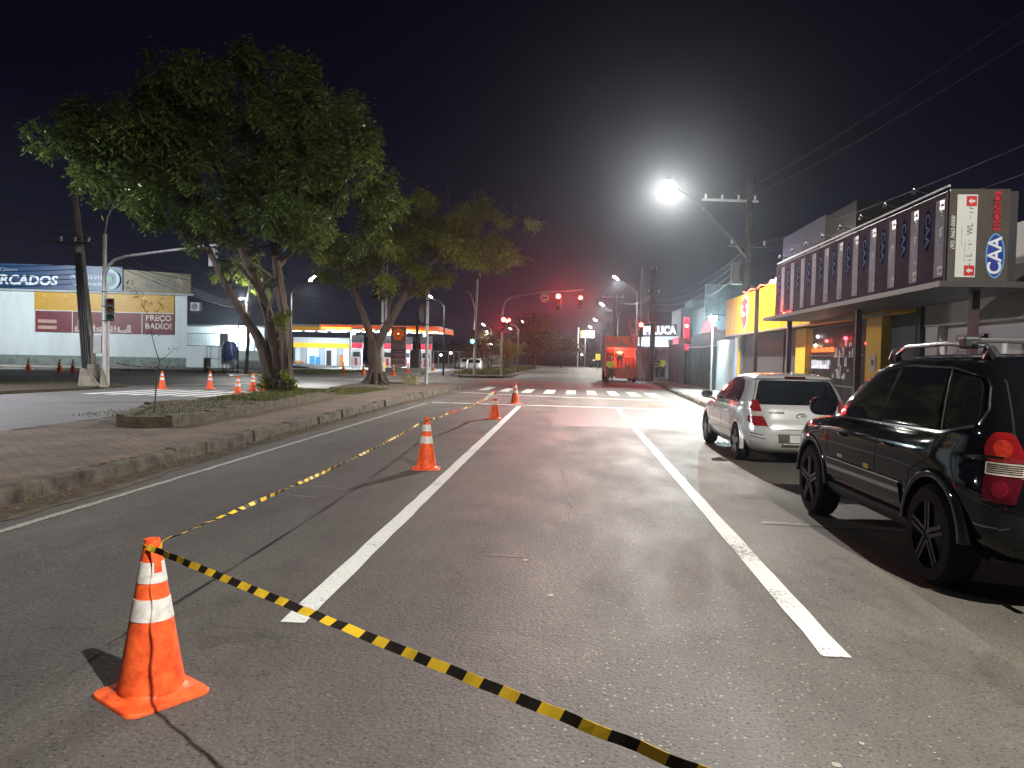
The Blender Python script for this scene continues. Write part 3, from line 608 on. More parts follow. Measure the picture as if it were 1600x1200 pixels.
for i, pts in enumerate((((.35, -.5), (1.1, -.62), (1.25, -.3), (.7, .1)),)):
    q = MB(); q.prism([(0, 0), (.75, -.10), (.8, .02), (.40, .50), (.05, .72)], (.1, -.55, .02), (.92, .1, 0), (0, .12, 1), (.02, .22, 0)); q.prism([(0, 0), (.28, -.03), (.1, .7)], (1.05, -.6, .02), (1, .1, 0), (-.1, .1, 1), (.02, .15, 0)); top(q, 'broken_slab', mat('broken_slab_concrete', (.20, .18, .14), .9, var=.45, scale=3, bump=.6), 'broken pale concrete slab leaning against the foot of the dark pole', 'rubble', loc=(-19.95, 30.2, .1))
wp = empty('lamp_post', (-19.42, 30.75, .1), 0, 'straight white steel post left of the curved signal mast', 'lamp post')
q = MB(); q.tube([(0, 0, 3.1), (0, 0, 6.3)], .085, 12); q.build('pole', WHITEP, wp, 40); q = MB(); q.tube([(.12, 0, 0), (.12, 0, 3.2)], .09, 12); q.build('lower_pole', GALV, wp, 40)
q = MB(); q.tube([(0, 0, 6.28), (.5, -.6, 6.9), (1.5, -1.6, 7.5), (2.3, -2.3, 7.62)], .035, 8); q.build('lamp_arm', GALV, wp, 40)
luminaire(wp, (2.2, -2.2, 7.62), -.75, .55, lens=emis('unlit_lens_sheen', (.8, .85, .8), .5), tilt=.4)  # unlit lens, its reflected light put in as a faint glow
light('side_street_light', 'SPOT', (-22.5, 20.0, 7.9), 3000, (.93, .93, 1.0), .12, spot=118, blend=.4, aim=(-16.5, 22, 0))
sp_ = empty('street_lamp', (-23.5, 19.4, .12), 0, 'street lamp on the corner pavement left of the frame', 'street lamp'); tapered('pole', 8.1, .12, .08, CONCRETE, sp_); luminaire(sp_, (.1, .1, 8.15), .5, .8)
# curved signal mast over the side carriageway with an unlit signal
def signal_head(parent, loc, yaw, lit=None, m=SIGH, s=1.0, n=3, back=False):
    h = MB(); hh = .31*n*s; h.box(-.155*s, .155*s, -.10*s, .10*s, -hh/2, hh/2); o = h.build('signal_housing', m, parent, loc=loc, bevel=.02); o.rotation_euler = (0, 0, yaw)
    cols = {0: 'red', 1: 'amber', 2: 'green'}
    for i in range(n):
        z = hh/2-.155*s-.31*s*i; on = lit == i
        cm = {0: REDL if on else mat('red_lens_dark', (.12, .008, .006), .2), 1: mat('amber_lens_dark', (.14, .07, .006), .2), 2: emis('green_lens_lit', (.05, 1, .5), 12) if on else mat('green_lens_dark', (.01, .08, .04), .2)}[i if n == 3 else (0 if i == 0 else 2)]
        q = MB(); lr = 1.25 if on else 1.0; q.lathe([(0, -.130*s), (.06*s*lr, -.124*s), (.105*s*lr, -.102*s)], 20, (0, 0, z), ax='y', cap=False); l = q.build('lens', cm, o, True)
        v = MB()
        ring = []
        for (yy, rr_) in ((-.10*s, .125*s), (-.27*s, .13*s)):
            ring.append(v.addv([(rr_*math.cos(a), yy, z+rr_*math.sin(a)) for a in [math.radians(-20+220*k/14) for k in range(15)]]))
        for k in range(14): v.face((ring[0]+k, ring[0]+k+1, ring[1]+k+1, ring[1]+k))
        vo = v.build('visor', m, o); md = vo.modifiers.new('t', 'SOLIDIFY'); md.thickness = .008
    return o
gm = empty('signal_mast', (-19.27, 30.5, .1), 0, 'curved steel signal mast reaching right over the side crosswalk with a dark unlit signal', 'traffic signal')
q = MB(); q.tube([(0, 0, 0), (0, 0, 4.2)], .085, 14); q.tube([(0, 0, 4.2), (.02, 0, 4.6), (.15, 0, 4.95), (.45, 0, 5.22), (.95, 0, 5.38), (2.4, -.1, 5.55), (4.45, -.2, 5.80), (4.9, -.2, 5.84)], [.07, .07, .068, .065, .06, .055, .05, .05], 12); q.build('mast', GALV, gm, 40)
signal_head(gm, (.32, -.1, 3.15), .5, None)
q = MB(); q.box(-.42, -.08, -.1, .1, 1.35, 2.1); q.build('control_box', mat('grey_box', (.28, .29, .30), .5), gm, bevel=.01)
signal_head(gm, (4.6, -.05, 5.36), 2.6, None, mat('pale_housing', (.32, .33, .34), .5), .8)
for z in (3.9, 2.7, 3.3): q = MB(); q.lathe([(.1, z-.02), (.1, z+.02)], 14); q.build('clamp', BLACKP, gm)
# grey posts on the median with banding
def median_post(x, y, h, label, arm, double=False, lamp=False, r=.075):
    t = empty('lamp_post', (x, y, .19), 0, label, 'lamp post')
    q = MB(); q.tube([(0, 0, 0), (0, 0, h*.5), (0, 0, h)], [r*1.15, r, r*.8], 12); q.build('pole', GALV, t, 40)
    if double: q = MB(); q.tube([(.17, 0, 2.9), (.17, 0, h)], r*.75, 12); q.build('second_pole', GALV, t, 40)
    q = MB(); q.tube(arm, .04, 8); q.build('lamp_arm', GALV, t, 40)
    for z in (3.0, 4.2): q = MB(); q.lathe([(r*1.2+.01, z-.03), (r*1.2+.012, z), (r*1.2+.01, z+.03)], 12); q.build('steel_band', BLACKP, t)
    return t
t = median_post(-9.27, 37.3, 7.0, 'pair of grey steel posts strapped together right behind the second tree trunk', [(0, 0, 6.9), (.5, 0, 7.4), (1.2, 0, 7.6)], True)
signal_head(t, (-.35, 0, 4.6), PI+.1, None)
t = median_post(-7.23, 38.3, 5.9, 'single grey steel post with a bracket on top, right of the second tree', [(0, 0, 5.8), (.12, 0, 6.05), (.45, -.1, 6.25)])
q = MB(); q.lathe([(.02, .18), (.1, .12), (.12, .02), (.05, 0)], 12, (.72, -.1, 5.75)); q.tube([(.45, -.1, 6.2), (.72, -.1, 5.9)], .012, 6); q.build('hanging_camera', GALV, t, 40)
signal_head(t, (-.28, .05, 3.55), PI/2+1.3, None)
t = empty('lamp_post', (-7.6, 60.5, .15), 0, 'tall pale post with a side arm and green signal on the far median', 'lamp post')
q = MB(); q.tube([(.0, 0, 0), (0, 0, 4), (.12, 0, 7.6)], [.11, .10, .07], 12); q.tube([(.05, 0, 4.9), (-.35, 0, 6.3), (-.6, 0, 6.6), (-.8, 0, 6.62)], .05, 8); q.build('pole', GALV, t, 40)
signal_head(t, (-.18, -.1, 3.05), .15, 2, s=1.15)
# main signal mast over the road
ms = empty('signal_mast', (-5.42, 60.2, .15), 0, 'curved mast from the far median holding red signals over the road', 'traffic signal')
q = MB(); q.tube([(0, 0, 0), (0, 0, 4.9), (.05, 0, 5.4), (.3, 0, 5.95), (.8, 0, 6.22), (1.6, -.2, 6.36), (3.3, -.8, 6.55), (6.2, -1.2, 6.72)], [.10, .085, .08, .075, .07, .065, .06, .05], 12); q.build('mast', GALV, ms, 40)
SIGS = [(4.35, -1.0, 6.02, 1.35), (6.05, -1.25, 5.95, 1.1), (.12, -.25, 4.22, 1.25)]
for x, y, z, s in SIGS:
    signal_head(ms, (x, y, z-.155*s), 0, 0, s=s)
signal_head(ms, (.55, -.2, 4.15), 0, 0, s=.8)
q = MB(); q.lathe([(0, -.03), (.36, -.03), (.36, 0), (0, 0)], 32, (3.30, -.95, 6.08), ax='y'); q.build('round_sign', mat('sign_red_white', (.62, .30, .27), .4, var=.05), ms, 40)
q = MB(); q.lathe([(0, -.04), (.28, -.04), (.28, -.031)], 32, (3.30, -.95, 6.08), ax='y'); q.build('sign_face', mat('sign_face', (.62, .45, .42), .4, var=.05), ms, 40)
q = MB(); q.box(3.12, 3.48, -.998, -.992, 6.06, 6.16); q.build('sign_mark', BLACKP, ms)
RC = (1.0, .05, .05)
light('signal_glow', 'SPOT', (-1.0, 58.6, 6.3), 220, RC, .12, spot=75, blend=1, aim=(-.5, 18, 0))
light('signal_glow', 'SPOT', (.7, 58.4, 6.2), 220, RC, .12, spot=75, blend=1, aim=(3.2, 18, 0))
light('signal_glow', 'SPOT', (-5.3, 59.4, 4.3), 120, RC, .12, spot=80, blend=1, aim=(-2, 40, 0))
s3 = empty('traffic_signal', (5.06, 57.2, .14), 0, 'post with a red signal just right of the orange truck', 'traffic signal')
q = MB(); q.tube([(0, 0, 0), (0, 0, 5.6), (0, 0, 8.3)], [.09, .07, .05], 12); q.build('pole', GALV, s3, 40); signal_head(s3, (0, -.2, 3.72), 0, 0, s=1.15)
light('signal_glow', 'SPOT', (4.95, 56.8, 3.9), 160, RC, .12, spot=90, blend=1, aim=(5, 48, 0))
s4 = empty('traffic_signal', (7.35, 50.2, .14), 0, 'small red signal lamp on a red post at the corner of the wooden fence', 'traffic signal')
q = MB(); q.box(-.16, .16, -.1, .1, 2.2, 4.3); q.build('red_panel', mat('red_panel', (.55, .02, .04), .4, emit=(1, .02, .05), estr=.5), s4); q = MB(); q.tube([(0, 0, 0), (0, 0, 2.3)], .05, 8); q.build('pole', DARKMETAL, s4)
q = MB(); q.lathe([(0, -.16), (.08, -.15), (.1, -.1)], 16, (0, 0, 3.75), ax='y', cap=False); q.build('lens', REDL, s4)
light('signal_glow', 'POINT', (7.3, 49.6, 3.4), 12, RC, .1)
for hx, hy, hz_, hp in ((-1.07, 58.95, 6.02, 1500), (.63, 58.7, 5.95, 1200), (-5.30, 59.75, 4.2, 1300), (5.06, 56.75, 3.72, 600)):
    light('signal_beam', 'SPOT', (hx, hy, hz_), hp, (1, .03, .02), .08, spot=16, blend=1, aim=(0, 0, 1.65))
# dark utility pole by the workers
t = empty('utility_pole', (5.75, 55.4, .1), 0, 'dark thick utility pole beside the leaning ladder and the worker', 'utility pole')
tapered('pole', 8.0, .21, .15, mat('dark_pole', (.05, .047, .05), .85, var=.3), t); q = MB(); q.box(-.34, .34, -.35, .0, 4.2, 5.0); q.build('cabinet', mat('dark_cabinet', (.03, .03, .034), .6), t, bevel=.02)
crossarm(t, 6.3, .55, .4, DARKMETAL, 2, hang=False)
for dx in (-.12, .14): q = MB(); q.lathe([(.03, 7.9), (.05, 8.0), (.03, 8.15)], 8, (dx, 0, 0)); q.build('insulator', WHITEP, t)
t = empty('utility_pole', (3.3, 88, .1), 0, 'far pole with a wide crossarm above the orange truck', 'utility pole'); t.location = (5.1, 92, .1)
tapered('pole', 9.0, .17, .12, CONCRETE, t); crossarm(t, 8.9, 1.3, 0, WHITEP, 4, off=-.3, hang=False); crossarm(t, 7.0, 1.2, .6, GALV, 3, off=-.4, hang=False)
# left far lamps
def small_lamp(x, y, h, label, glow=40, power=0, col=(1, .97, .9), base=0.1, arm=(-.9, -.3)):
    t = empty('street_lamp', (x-arm[0], y-arm[1], base), 0, label, 'street lamp', 'street lamps on the left side')
    tapered('pole', h-.5, .08, .05, DARKMETAL, t); q = MB(); q.tube([(0, 0, h-.8), (arm[0]*.3, arm[1]*.3, h-.3), (arm[0], arm[1], h-.1)], .03, 8); q.build('lamp_arm', GALV, t)
    luminaire(t, (arm[0]*.9, arm[1]*.9, h-.08), math.atan2(arm[1], arm[0]), .6, lens=emis('small_lamp_lens_%d' % glow, col, glow), tilt=.6)
    if power: light('small_lamp_light', 'SPOT', (x, y, h-.15), power, col, .1, spot=150, blend=.6, aim=(x, y-1, 0))
small_lamp(-15.6, 45, 5.9, 'lamp leaning out right of the big trunk over the side street', 120, 1300, arm=(1.3, -.4))
small_lamp(-10.94, 60, 6.1, 'single lamp glowing right of the grey post on the median', 130, 650)
small_lamp(-6.06, 75, 4.9, 'small lamp right of the tall pale post', 60, 500)
small_lamp(-11.25, 100, 5.6, 'small distant lamp left of the red signal', 60, 700)
small_lamp(-8.7, 112, 5.6, 'small distant lamp just left of the mast with the red signal', 60, 700)
small_lamp(-7.69, 125, 7.2, 'small distant lamp above the left edge of the dark far tree', 50, 600)
small_lamp(-15.4, 150, 3.9, 'white distant lamp low on the left behind the small trees', 60, 500)
for i, (x, y, z, gl) in enumerate(((-25.5, 150, 1.6, 30), (-33, 160, 2.2, 25), (-18, 170, 1.7, 20), (-4.0, 172, 2.3, 30), (2.5, 174, 2.4, 12), (-44, 190, 2.5, 18), (-9.5, 165, 2.0, 25), (9, 168, 2.6, 20), (-27, 175, 2.3, 18), (-22, 140, 2.0, 10))):
    t = empty('garden_lamp', (x, y, .1), 0, 'tiny far point of light beyond the crossing', 'lamp', 'tiny far lamps'); q = MB(); q.tube([(0, 0, 0), (0, 0, z)], .06, 6); q.build('post', DARKMETAL, t); q = MB(); q.lathe([(0, z-.12), (.16, z-.05), (.2, z+.08), (.12, z+.2), (0, z+.24)], 10); q.build('globe', emis('globe_glow', (1, .98, .9), 25), t, True)
# wires
def wire(a, b, sag, label, r=.012, group='overhead wires'):
    mb = MB(); mb.tube(catpts(a, b, sag, 24), r, 5, cap=False); return top(mb, 'overhead_wire', WIRE, label, 'wire', group, True)
LPX, LPY = -20.9, 31.0
for i, (z0, z1, zz) in enumerate(((6.95, 7.3, .15), (6.55, 6.9, .2), (6.1, 6.5, .25), (5.65, 6.0, .3))):
    wire((-41, 20.0, z0+2.9-.2*i), (LPX+.3*i-.1, LPY+.3, z1-.55), zz, 'overhead wire coming in from the left edge to the leaning dark pole', .016, 'wires left of the leaning pole')
for i in range(4): wire((LPX+.1*i, LPY+.3, 6.6-.3*i), (-31+i, 78, 6.2-.3*i), .8, 'overhead wire sagging from the leaning pole toward the petrol station', .012, 'wires right of the leaning pole')
for i in range(5): wire((-36+i*.6, 30, 6.0-.25*i), (LPX+.2, LPY+.2, 5.2-.2*i), .5, 'faint cable of the low bundle left of the leaning pole', .016, 'low cable bundle')
for i in range(6): wire((-30+i*.3, 72, 6.1-.22*i), (-13.5, 78, 5.1-.1*i), .5, 'cable of the pale bundle above the petrol station', .02, 'cables above the petrol station')
for i, (z0, zz) in enumerate(((8.7, 10.4), (8.6, 9.9), (6.7, 7.6), (6.3, 6.9))): wire((PA[0]-1+.5*i if i < 2 else PA[0], PA[1], z0), (11.2+i*.4, 8, zz), .5, 'overhead wire running from the lamp pole above the shop roofs', .006, 'wires over the shops')
for i in range(4): wire((PA[0]-.3, PA[1]+.1, 6.4-.3*i), (6.0, 55.3, 6.4-.4*i), .6, 'overhead wire between the lamp pole and the dark pole by the workers', .012, 'wires between the poles')
for i in range(3): wire((5.75+.2*i, 55.4, 6.4), (5.0+.4*i, 92, 8.8), .7, 'overhead wire running on to the far pole above the truck', .014, 'wires past the truck')
for i in range(3): wire((-19.3, 31.0, 5.6-.2*i), (-8.5, 120, 7-.5*i), .8, 'overhead wire crossing behind the trees toward the far median', .012, 'wires behind the trees')
# ------------------------------------------------------------------ supermarket
def wallmat(name, c, **k): return mat(name, c, k.pop('rough', .8), var=k.pop('var', .12), scale=k.pop('scale', .6), bump=.15, bscale=20, **k)
WW = wallmat('white_rendered_wall', (.50, .54, .55), stretch=(1, 1, .25))
# facade runs from A to B
A = Vector((-66, 62.2, 0)); B = Vector((-35.0, 67.9, 0)); U = (B-A).normalized(); NRM = Vector((U.y, -U.x, 0)); FL = (B-A).length
sm = empty('supermarket', A, 0, 'long white supermarket hall with blue banner, yellow band and red poster', 'building')
def fp(s, z, off=0.0): return U*s+NRM*off+Vector((0, 0, z))
q = MB(); q.prism([(0, 0), (FL, 0), (FL, 6.9), (0, 6.9)], (0, 0, 0), U, (0, 0, 1), Vector((-.62, .78, 0))*16); q.build('wall', WW, sm)
q = MB(); q.prism([(0, 0), (FL+.02, 0), (FL+.02, .95), (0, .95)], NRM*.02, U, (0, 0, 1), NRM*.03); q.build('plinth', mat('dirty_plinth', (.16, .18, .17), .9, var=.4, scale=2), sm)
q = MB(); q.prism([(0, 0), (FL+.6, 0), (FL+.6, .18), (0, .18)], NRM*.02+Vector((0, 0, 6.62)), U, (0, 0, 1), NRM*.25); q.build('ledge', wallmat('ledge_grey', (.3, .32, .33)), sm)
def s_of(x): return (x-A.x)/U.x
s0, s1 = s_of(-66), s_of(-40.4)
q = MB(); q.prism([(s0, 6.82), (s1, 6.82), (s1, 9.0), (s0, 9.0)], NRM*.28, U, (0, 0, 1), NRM*.12); q.build('blue_banner', mat('blue_banner', (.010, .036, .10), .45, var=.2, scale=1), sm)
q = MB(); q.prism([(s1+.1, 6.82), (s_of(-34.6), 6.82), (s_of(-34.6), 8.55), (s1+.1, 8.8)], NRM*.28, U, (0, 0, 1), NRM*.12); q.build('ochre_banner', mat('ochre_banner', (.13, .095, .045), .5, var=.25, scale=1.2), sm)
q = MB(); q.prism([(s1+2.0, 7.15), (s1+4.7, 7.15), (s1+4.7, 8.35), (s1+2.0, 8.35)], NRM*.41, U, (0, 0, 1), NRM*.02); q.build('banner_panel', mat('banner_panel', (.105, .085, .055), .5, var=.4, scale=2), sm)
def ft(body, size, s, z, m, **k): return text(body, size, fp(s, z, k.pop('off', .41)), U, (0, 0, 1), m, sm, **k)
WB = mat('banner_white', (.42, .45, .48), .5, emit=(.8, .9, 1), estr=.05)
ft('MERCADOS', 1.16, s_of(-49.0), 7.55, WB, bold=.035, shear=.15, align='CENTER', sx=1.04)
ft('do Cliente', .52, s_of(-50.2), 8.45, mat('banner_pale', (.2, .25, .32), .5), shear=.15)
ft('(91) 3233-2122', .48, s_of(-43.3), 8.0, WB)
ft('supermercados', .42, s_of(-43.3), 7.42, WB, shear=.15)
q = MB(); q.lathe([(.62, 0), (.92, 0), (.92, .02), (.62, .02)], 32, (0, 0, 0), ax='y', cap=False); o = q.build('logo_ring', mat('logo_pale', (.30, .38, .38), .5), sm, loc=fp(s_of(-41.45), 7.85, .42))
ft('e', 1.1, s_of(-41.45), 7.95, mat('logo_green', (.10, .28, .14), .5), off=.45, bold=.02)
ft('A', 1.0, s1+4.9, 7.9, mat('faded_white', (.28, .28, .26), .5))
y0, y1 = s_of(-47.9), s_of(-36.1)
q = MB(); q.prism([(y0, 4.98), (y1, 4.98), (y1, 6.62), (y0, 6.62)], NRM*.02, U, (0, 0, 1), NRM*.06); q.build('yellow_band', mat('yellow_band', (.40, .215, .015), .5, var=.12), sm)
q = MB()
for k in range(7): q.prism([(y0+(y1-y0)*(k+.5)/7-.3, 6.2), (y0+(y1-y0)*(k+.5)/7+.3, 6.2), (y0+(y1-y0)*(k+.5)/7+.05, 6.45), (y0+(y1-y0)*(k+.5)/7-.05, 6.45)], NRM*.085, U, (0, 0, 1), NRM*.01)
q.build('band_motif', mat('band_motif', (.46, .27, .05), .5), sm)
q = MB(); q.prism([(y0, 3.05), (y1, 3.05), (y1, 4.93), (y0, 4.93)], NRM*.02, U, (0, 0, 1), NRM*.06); q.build('red_poster', mat('red_poster', (.115, .012, .022), .5, var=.25, scale=1.2), sm)
q = MB()
for s in (y0+.02, y0+3.2, y0+(y1-y0)*.765): q.prism([(s, 3.0), (s+.07, 3.0), (s+.07, 4.97), (s, 4.97)], NRM*.085, U, (0, 0, 1), NRM*.02)
q.prism([(y0, 4.92), (y1, 4.92), (y1, 5.0), (y0, 5.0)], NRM*.085, U, (0, 0, 1), NRM*.02)
q.build('poster_frame', mat('poster_frame', (.45, .44, .42), .5), sm)
for sx_, zz, w_, h_ in ((1.1, 4.0, 1.6, .3), (1.1, 3.45, 1.6, .3)):
    q = MB(); q.prism([(y0+sx_-w_/2, zz-h_/2), (y0+sx_+w_/2, zz-h_/2), (y0+sx_+w_/2, zz+h_/2), (y0+sx_-w_/2, zz+h_/2)], NRM*.085, U, (0, 0, 1), NRM*.01); q.build('poster_text_block', mat('poster_text', (.36, .22, .18), .5, var=.4, scale=12), sm)
rr = random.Random(5)
q = MB()
for k in range(16):      # baskets, jars and fruit printed on the poster
    s = y0+3.6+k*.30; h = rr.uniform(.25, .75); w = rr.uniform(.10, .22)
    q.prism([(s-w, 3.1), (s+w, 3.1), (s+w*.9, 3.1+h*.8), (s+w*.4, 3.1+h), (s-w*.5, 3.1+h), (s-w, 3.1+h*.7)], NRM*(.085+.002*k), U, (0, 0, 1), NRM*.002)
q.build('poster_groceries', mat('poster_groceries', (.34, .26, .24), .5, var=.6, scale=5), sm)
q = MB(); q.tube([fp(y0+3.7, 3.3, .1), fp(y0+3.75, 4.2, .1), fp(y0+4.1, 4.6, .1), fp(y0+4.5, 4.2, .1), fp(y0+4.55, 3.5, .1), fp(y0+4.9, 3.3, .1)], .07, 6); q.build('poster_swirl', mat('poster_swirl', (.33, .2, .2), .5), sm)
ft('PREÇO', .72, y1-1.35, 4.5, mat('poster_letters', (.50, .42, .36), .5), off=.09, bold=.015); ft('BAIXO!', .72, y1-1.35, 3.75, mat('poster_letters'.replace('x', 'x'), (.5, .42, .36)), off=.09, bold=.015)
q = MB()
for k in range(26): q.beam(fp(FL*k/26, 6.9, -.4), fp(FL*k/26, 7.25, -.5), .05)
# air-conditioner boxes at the end of the wall
q = MB(); q.box(0, .9, 0, .5, 0, .75); o = q.build('air_conditioner', wallmat('ac_white', (.4, .42, .44)), sm, loc=(B-A)+Vector((.1, .3, 5.3))); r = MB(); r.lathe([(.28, 0), (.30, .02)], 20, (.45, -.03, .38), ax='y'); r.build('fan_grille', DARKMETAL, o)
light('wall_wash', 'SPOT', (-44, 53.0, 8.6), 3900, (.86, .96, 1.0), .15, spot=150, blend=.5, aim=(-47, 64, 2))
wl = empty('street_lamp', (-44.5, 51.6, .1), 0, 'street lamp beyond the left edge of the frame lighting the white wall', 'street lamp'); tapered('pole', 8.3, .1, .07, CONCRETE, wl); luminaire(wl, (.1, .6, 8.35), PI/2, .7)
# low wall with railing right of the supermarket
rw = empty('boundary_wall', (-34.6, 67.0, .1), 0, 'low white wall with a dark railing right of the supermarket', 'wall')
q = MB(); q.box(0, 4.0, 0, .2, 0, 1.95); q.build('wall', WW, rw)
q = MB()
for i in range(30): q.box(.05+i*.13, .07+i*.13, .08, .10, 1.95, 3.1)
q.box(0, 4.0, .07, .12, 3.08, 3.14); q.box(0, 4.0, .07, .12, 1.98, 2.03); q.build('railing', DARKMETAL, rw)
q = MB(); q.box(3.1, 3.95, -.05, .02, 1.9, 3.2); r = MB(); q.build('white_frame', mat('thin_white', (.5, .5, .5), .5), rw); r.box(3.2, 3.85, -.08, -.04, 2.0, 3.1); r.build('frame_panel', DARKMETAL, rw)
w2 = MB(); w2.box(-33.5, -27.4, 70.0, 70.25, .1, 1.75); top(w2, 'boundary_wall', WW, 'low pale wall between the blue covered cart and the big trunk', 'wall')
# lit house beyond the wall
hs = empty('house', (-42.5, 82, .1), 0, 'small pale house with a bright wall lamp behind the low wall', 'house')
q = MB(); q.box(0, 9, 0, 5, 0, 4.2); q.build('wall', wallmat('house_white', (.42, .45, .47)), hs); q = MB(); q.box(-.4, 9.4, -.4, 5.4, 4.2, 4.4); q.build('roof', mat('roof_sheet', (.1, .1, .1), .6), hs)
q = MB(); q.box(6.0, 7.9, -.06, .01, 0, 3.0); q.build('gate', mat('blue_white_gate', (.35, .45, .55), .5), hs)
q = MB(); q.lathe([(0, -.1), (.14, -.06), (.16, .05), (.08, .12)], 12, (5.6, -.5, 3.5)); q.build('wall_lamp', emis('wall_lamp_glow', (.8, .95, 1), 220), hs, True)
light('wall_lamp_light', 'POINT', (-36.7, 81.0, 3.6), 900, (.8, .95, 1.0), .15)
# blue covered street cart and metal table
ct = empty('street_cart', (-25.2, 55.3, .14), 0, 'street vendor cart wrapped in a dark blue tarpaulin on the far pavement', 'cart')
q = MB(); ks = []
for k, (z, rx, ry, tw) in enumerate(((.85, .56, .5, 0), (1.15, .62, .52, .1), (1.5, .60, .5, .2), (1.85, .56, .46, .3), (2.1, .42, .36, .4), (2.25, .2, .18, .5))):
    rr = random.Random(k); ks.append(q.addv([(rx*math.cos(a)*(1+.09*math.sin(5*a+k)), ry*math.sin(a)*(1+.08*math.cos(7*a)), z+.03*math.sin(4*a+k)) for a in [2*PI*j/28 for j in range(28)]]))
for k in range(5):
    for j in range(28): q.face((ks[k]+j, ks[k]+(j+1) % 28, ks[k+1]+(j+1) % 28, ks[k+1]+j))
q.face([ks[-1]+j for j in range(28)]); q.build('tarpaulin', mat('blue_tarpaulin', (.012, .025, .12), .45, var=.4, scale=4, bump=.6, bscale=6), ct, True)
q = MB(); q.box(-.5, .5, -.4, .4, .55, .95); q.build('cart_body', mat('cart_grey', (.14, .15, .17), .6), ct, bevel=.02)
for x in (-.42, .42):
    for y in (-.33, .33): q = MB(); q.tube([(x, y, 0), (x*.95, y, .58)], .03, 6); q.build('leg', DARKMETAL, ct)
for s in (-1, 1): q = MB(); q.tube([(s*.25, -.46, 2.2), (s*.38, -.54, 1.5), (s*.42, -.50, 1.2)], .012, 5); q.build('tie_rope', WHITEP, ct)
tb = empty('metal_table', (-26.3, 55.2, .14), 0, 'rusty metal table with a second one stacked on top left of the blue cart', 'table')
for z in (.95, 1.85): q = MB(); q.box(-.5, .5, -.35, .35, z-.04, z); q.build('tabletop', DARKMETAL, tb)
for x in (-.46, .46):
    for y in (-.32, .32): q = MB(); q.tube([(x, y, 0), (x, y, 1.82)], .022, 6); q.build('leg', DARKMETAL, tb)
q = MB(); q.box(-.62, -.3, -.3, .1, 0, 1.0); top(q, 'crate', mat('dark_crate', (.035, .032, .03), .8), 'dark crate standing under the left end of the metal table', 'crate', loc=(-26.3, 55.0, .14))
# concrete block on the median
q = MB(); q.box(-.38, .38, -.3, .3, 0, .42, top=.02); q.box(-.34, -.08, -.28, .28, .42, .47); q.box(.1, .34, -.28, .28, .42, .47)
top(q, 'concrete_block', mat('mossy_block', (.22, .20, .11), .9, var=.5, scale=5, bump=.5), 'mossy square concrete block at the tip of the median', 'block', loc=(-7.85, 37.4, .19), bevel=.015)
# ------------------------------------------------------------------ petrol station
gs = empty('petrol_station', (-24, 84, .1), 0, 'petrol station with glowing orange edged canopy over pumps and a shop', 'petrol station')
CW = mat('canopy_white', (.62, .63, .62), .5); ORG = emis('canopy_orange_glow', (1.0, .13, .015), 3.2); ORG2 = mat('canopy_amber', (.42, .22, .02), .5, emit=(1, .45, .05), estr=.12); LEDW = emis('canopy_light_panel', (.85, .97, 1.0), 8)
# canopy two: near part (x -2..11) and rear left part
q = MB(); q.box(-1.9, 10.4, -6.2, 4, 4.0, 4.55); q.build('canopy', CW, gs)
q = MB(); q.box(-1.93, 10.43, -6.24, -6.2, 4.22, 4.50); q.box(10.4, 10.45, -6.2, 4, 3.92, 4.4); q.build('canopy_fascia', mat('fascia_dark_orange', (.30, .05, .015), .5, emit=(1, .15, .03), estr=.25), gs)
def glow(pts, h): 
    q = MB(); 
    for a, b, z0, z1, hh in pts: q.beam((a, -6.27, z0), (b, -6.27, z1), .05, hh)
    q.build('light_strip', ORG, gs)
glow([(-1.7, 1.4, 4.16, 4.15, .22), (2.6, 3.8, 4.08, 4.06, .12), (7.2, 10.4, 4.1, 3.85, .16), (4.6, 6.9, 4.12, 4.12, .2)], .2)
q = MB(); q.box(-8.3, -1.9, .5, 6, 4.05, 4.75); q.build('rear_canopy', CW, gs); q = MB(); q.box(-8.33, -1.95, .44, .5, 4.07, 4.5); q.build('rear_fascia', ORG2, gs)
q = MB()
for i in range(9): q.box(-1.4+i*1.35, -.6+i*1.35, -5.5, -4.9, 3.955, 3.995)
for i in range(9): q.box(-1.4+i*1.35, -.6+i*1.35, -1.5, -.9, 3.955, 3.995)
for i in range(4): q.box(-7.6+i*1.5, -6.8+i*1.5, 1.4, 2.0, 4.0, 4.045)
q.kind = 0; o = q.build('ceiling_lights', LEDW, gs); o['kind'] = 'stuff'
for x, y, pw_ in ((.6, -3.4, 170), (4.2, -3.4, 170), (8.6, -3.4, 170), (-5, 3.0, 45)): light('station_light', 'AREA', (-24+x, 84+y, 4.0), pw_, (.88, .97, 1.0), 2.2, sizey=1.2)
for x in (.8, 4.6, 8.6): q = MB(); q.box(x-.2, x+.2, -3.6, -3.2, 0, 4.0); q.build('column', CW, gs)
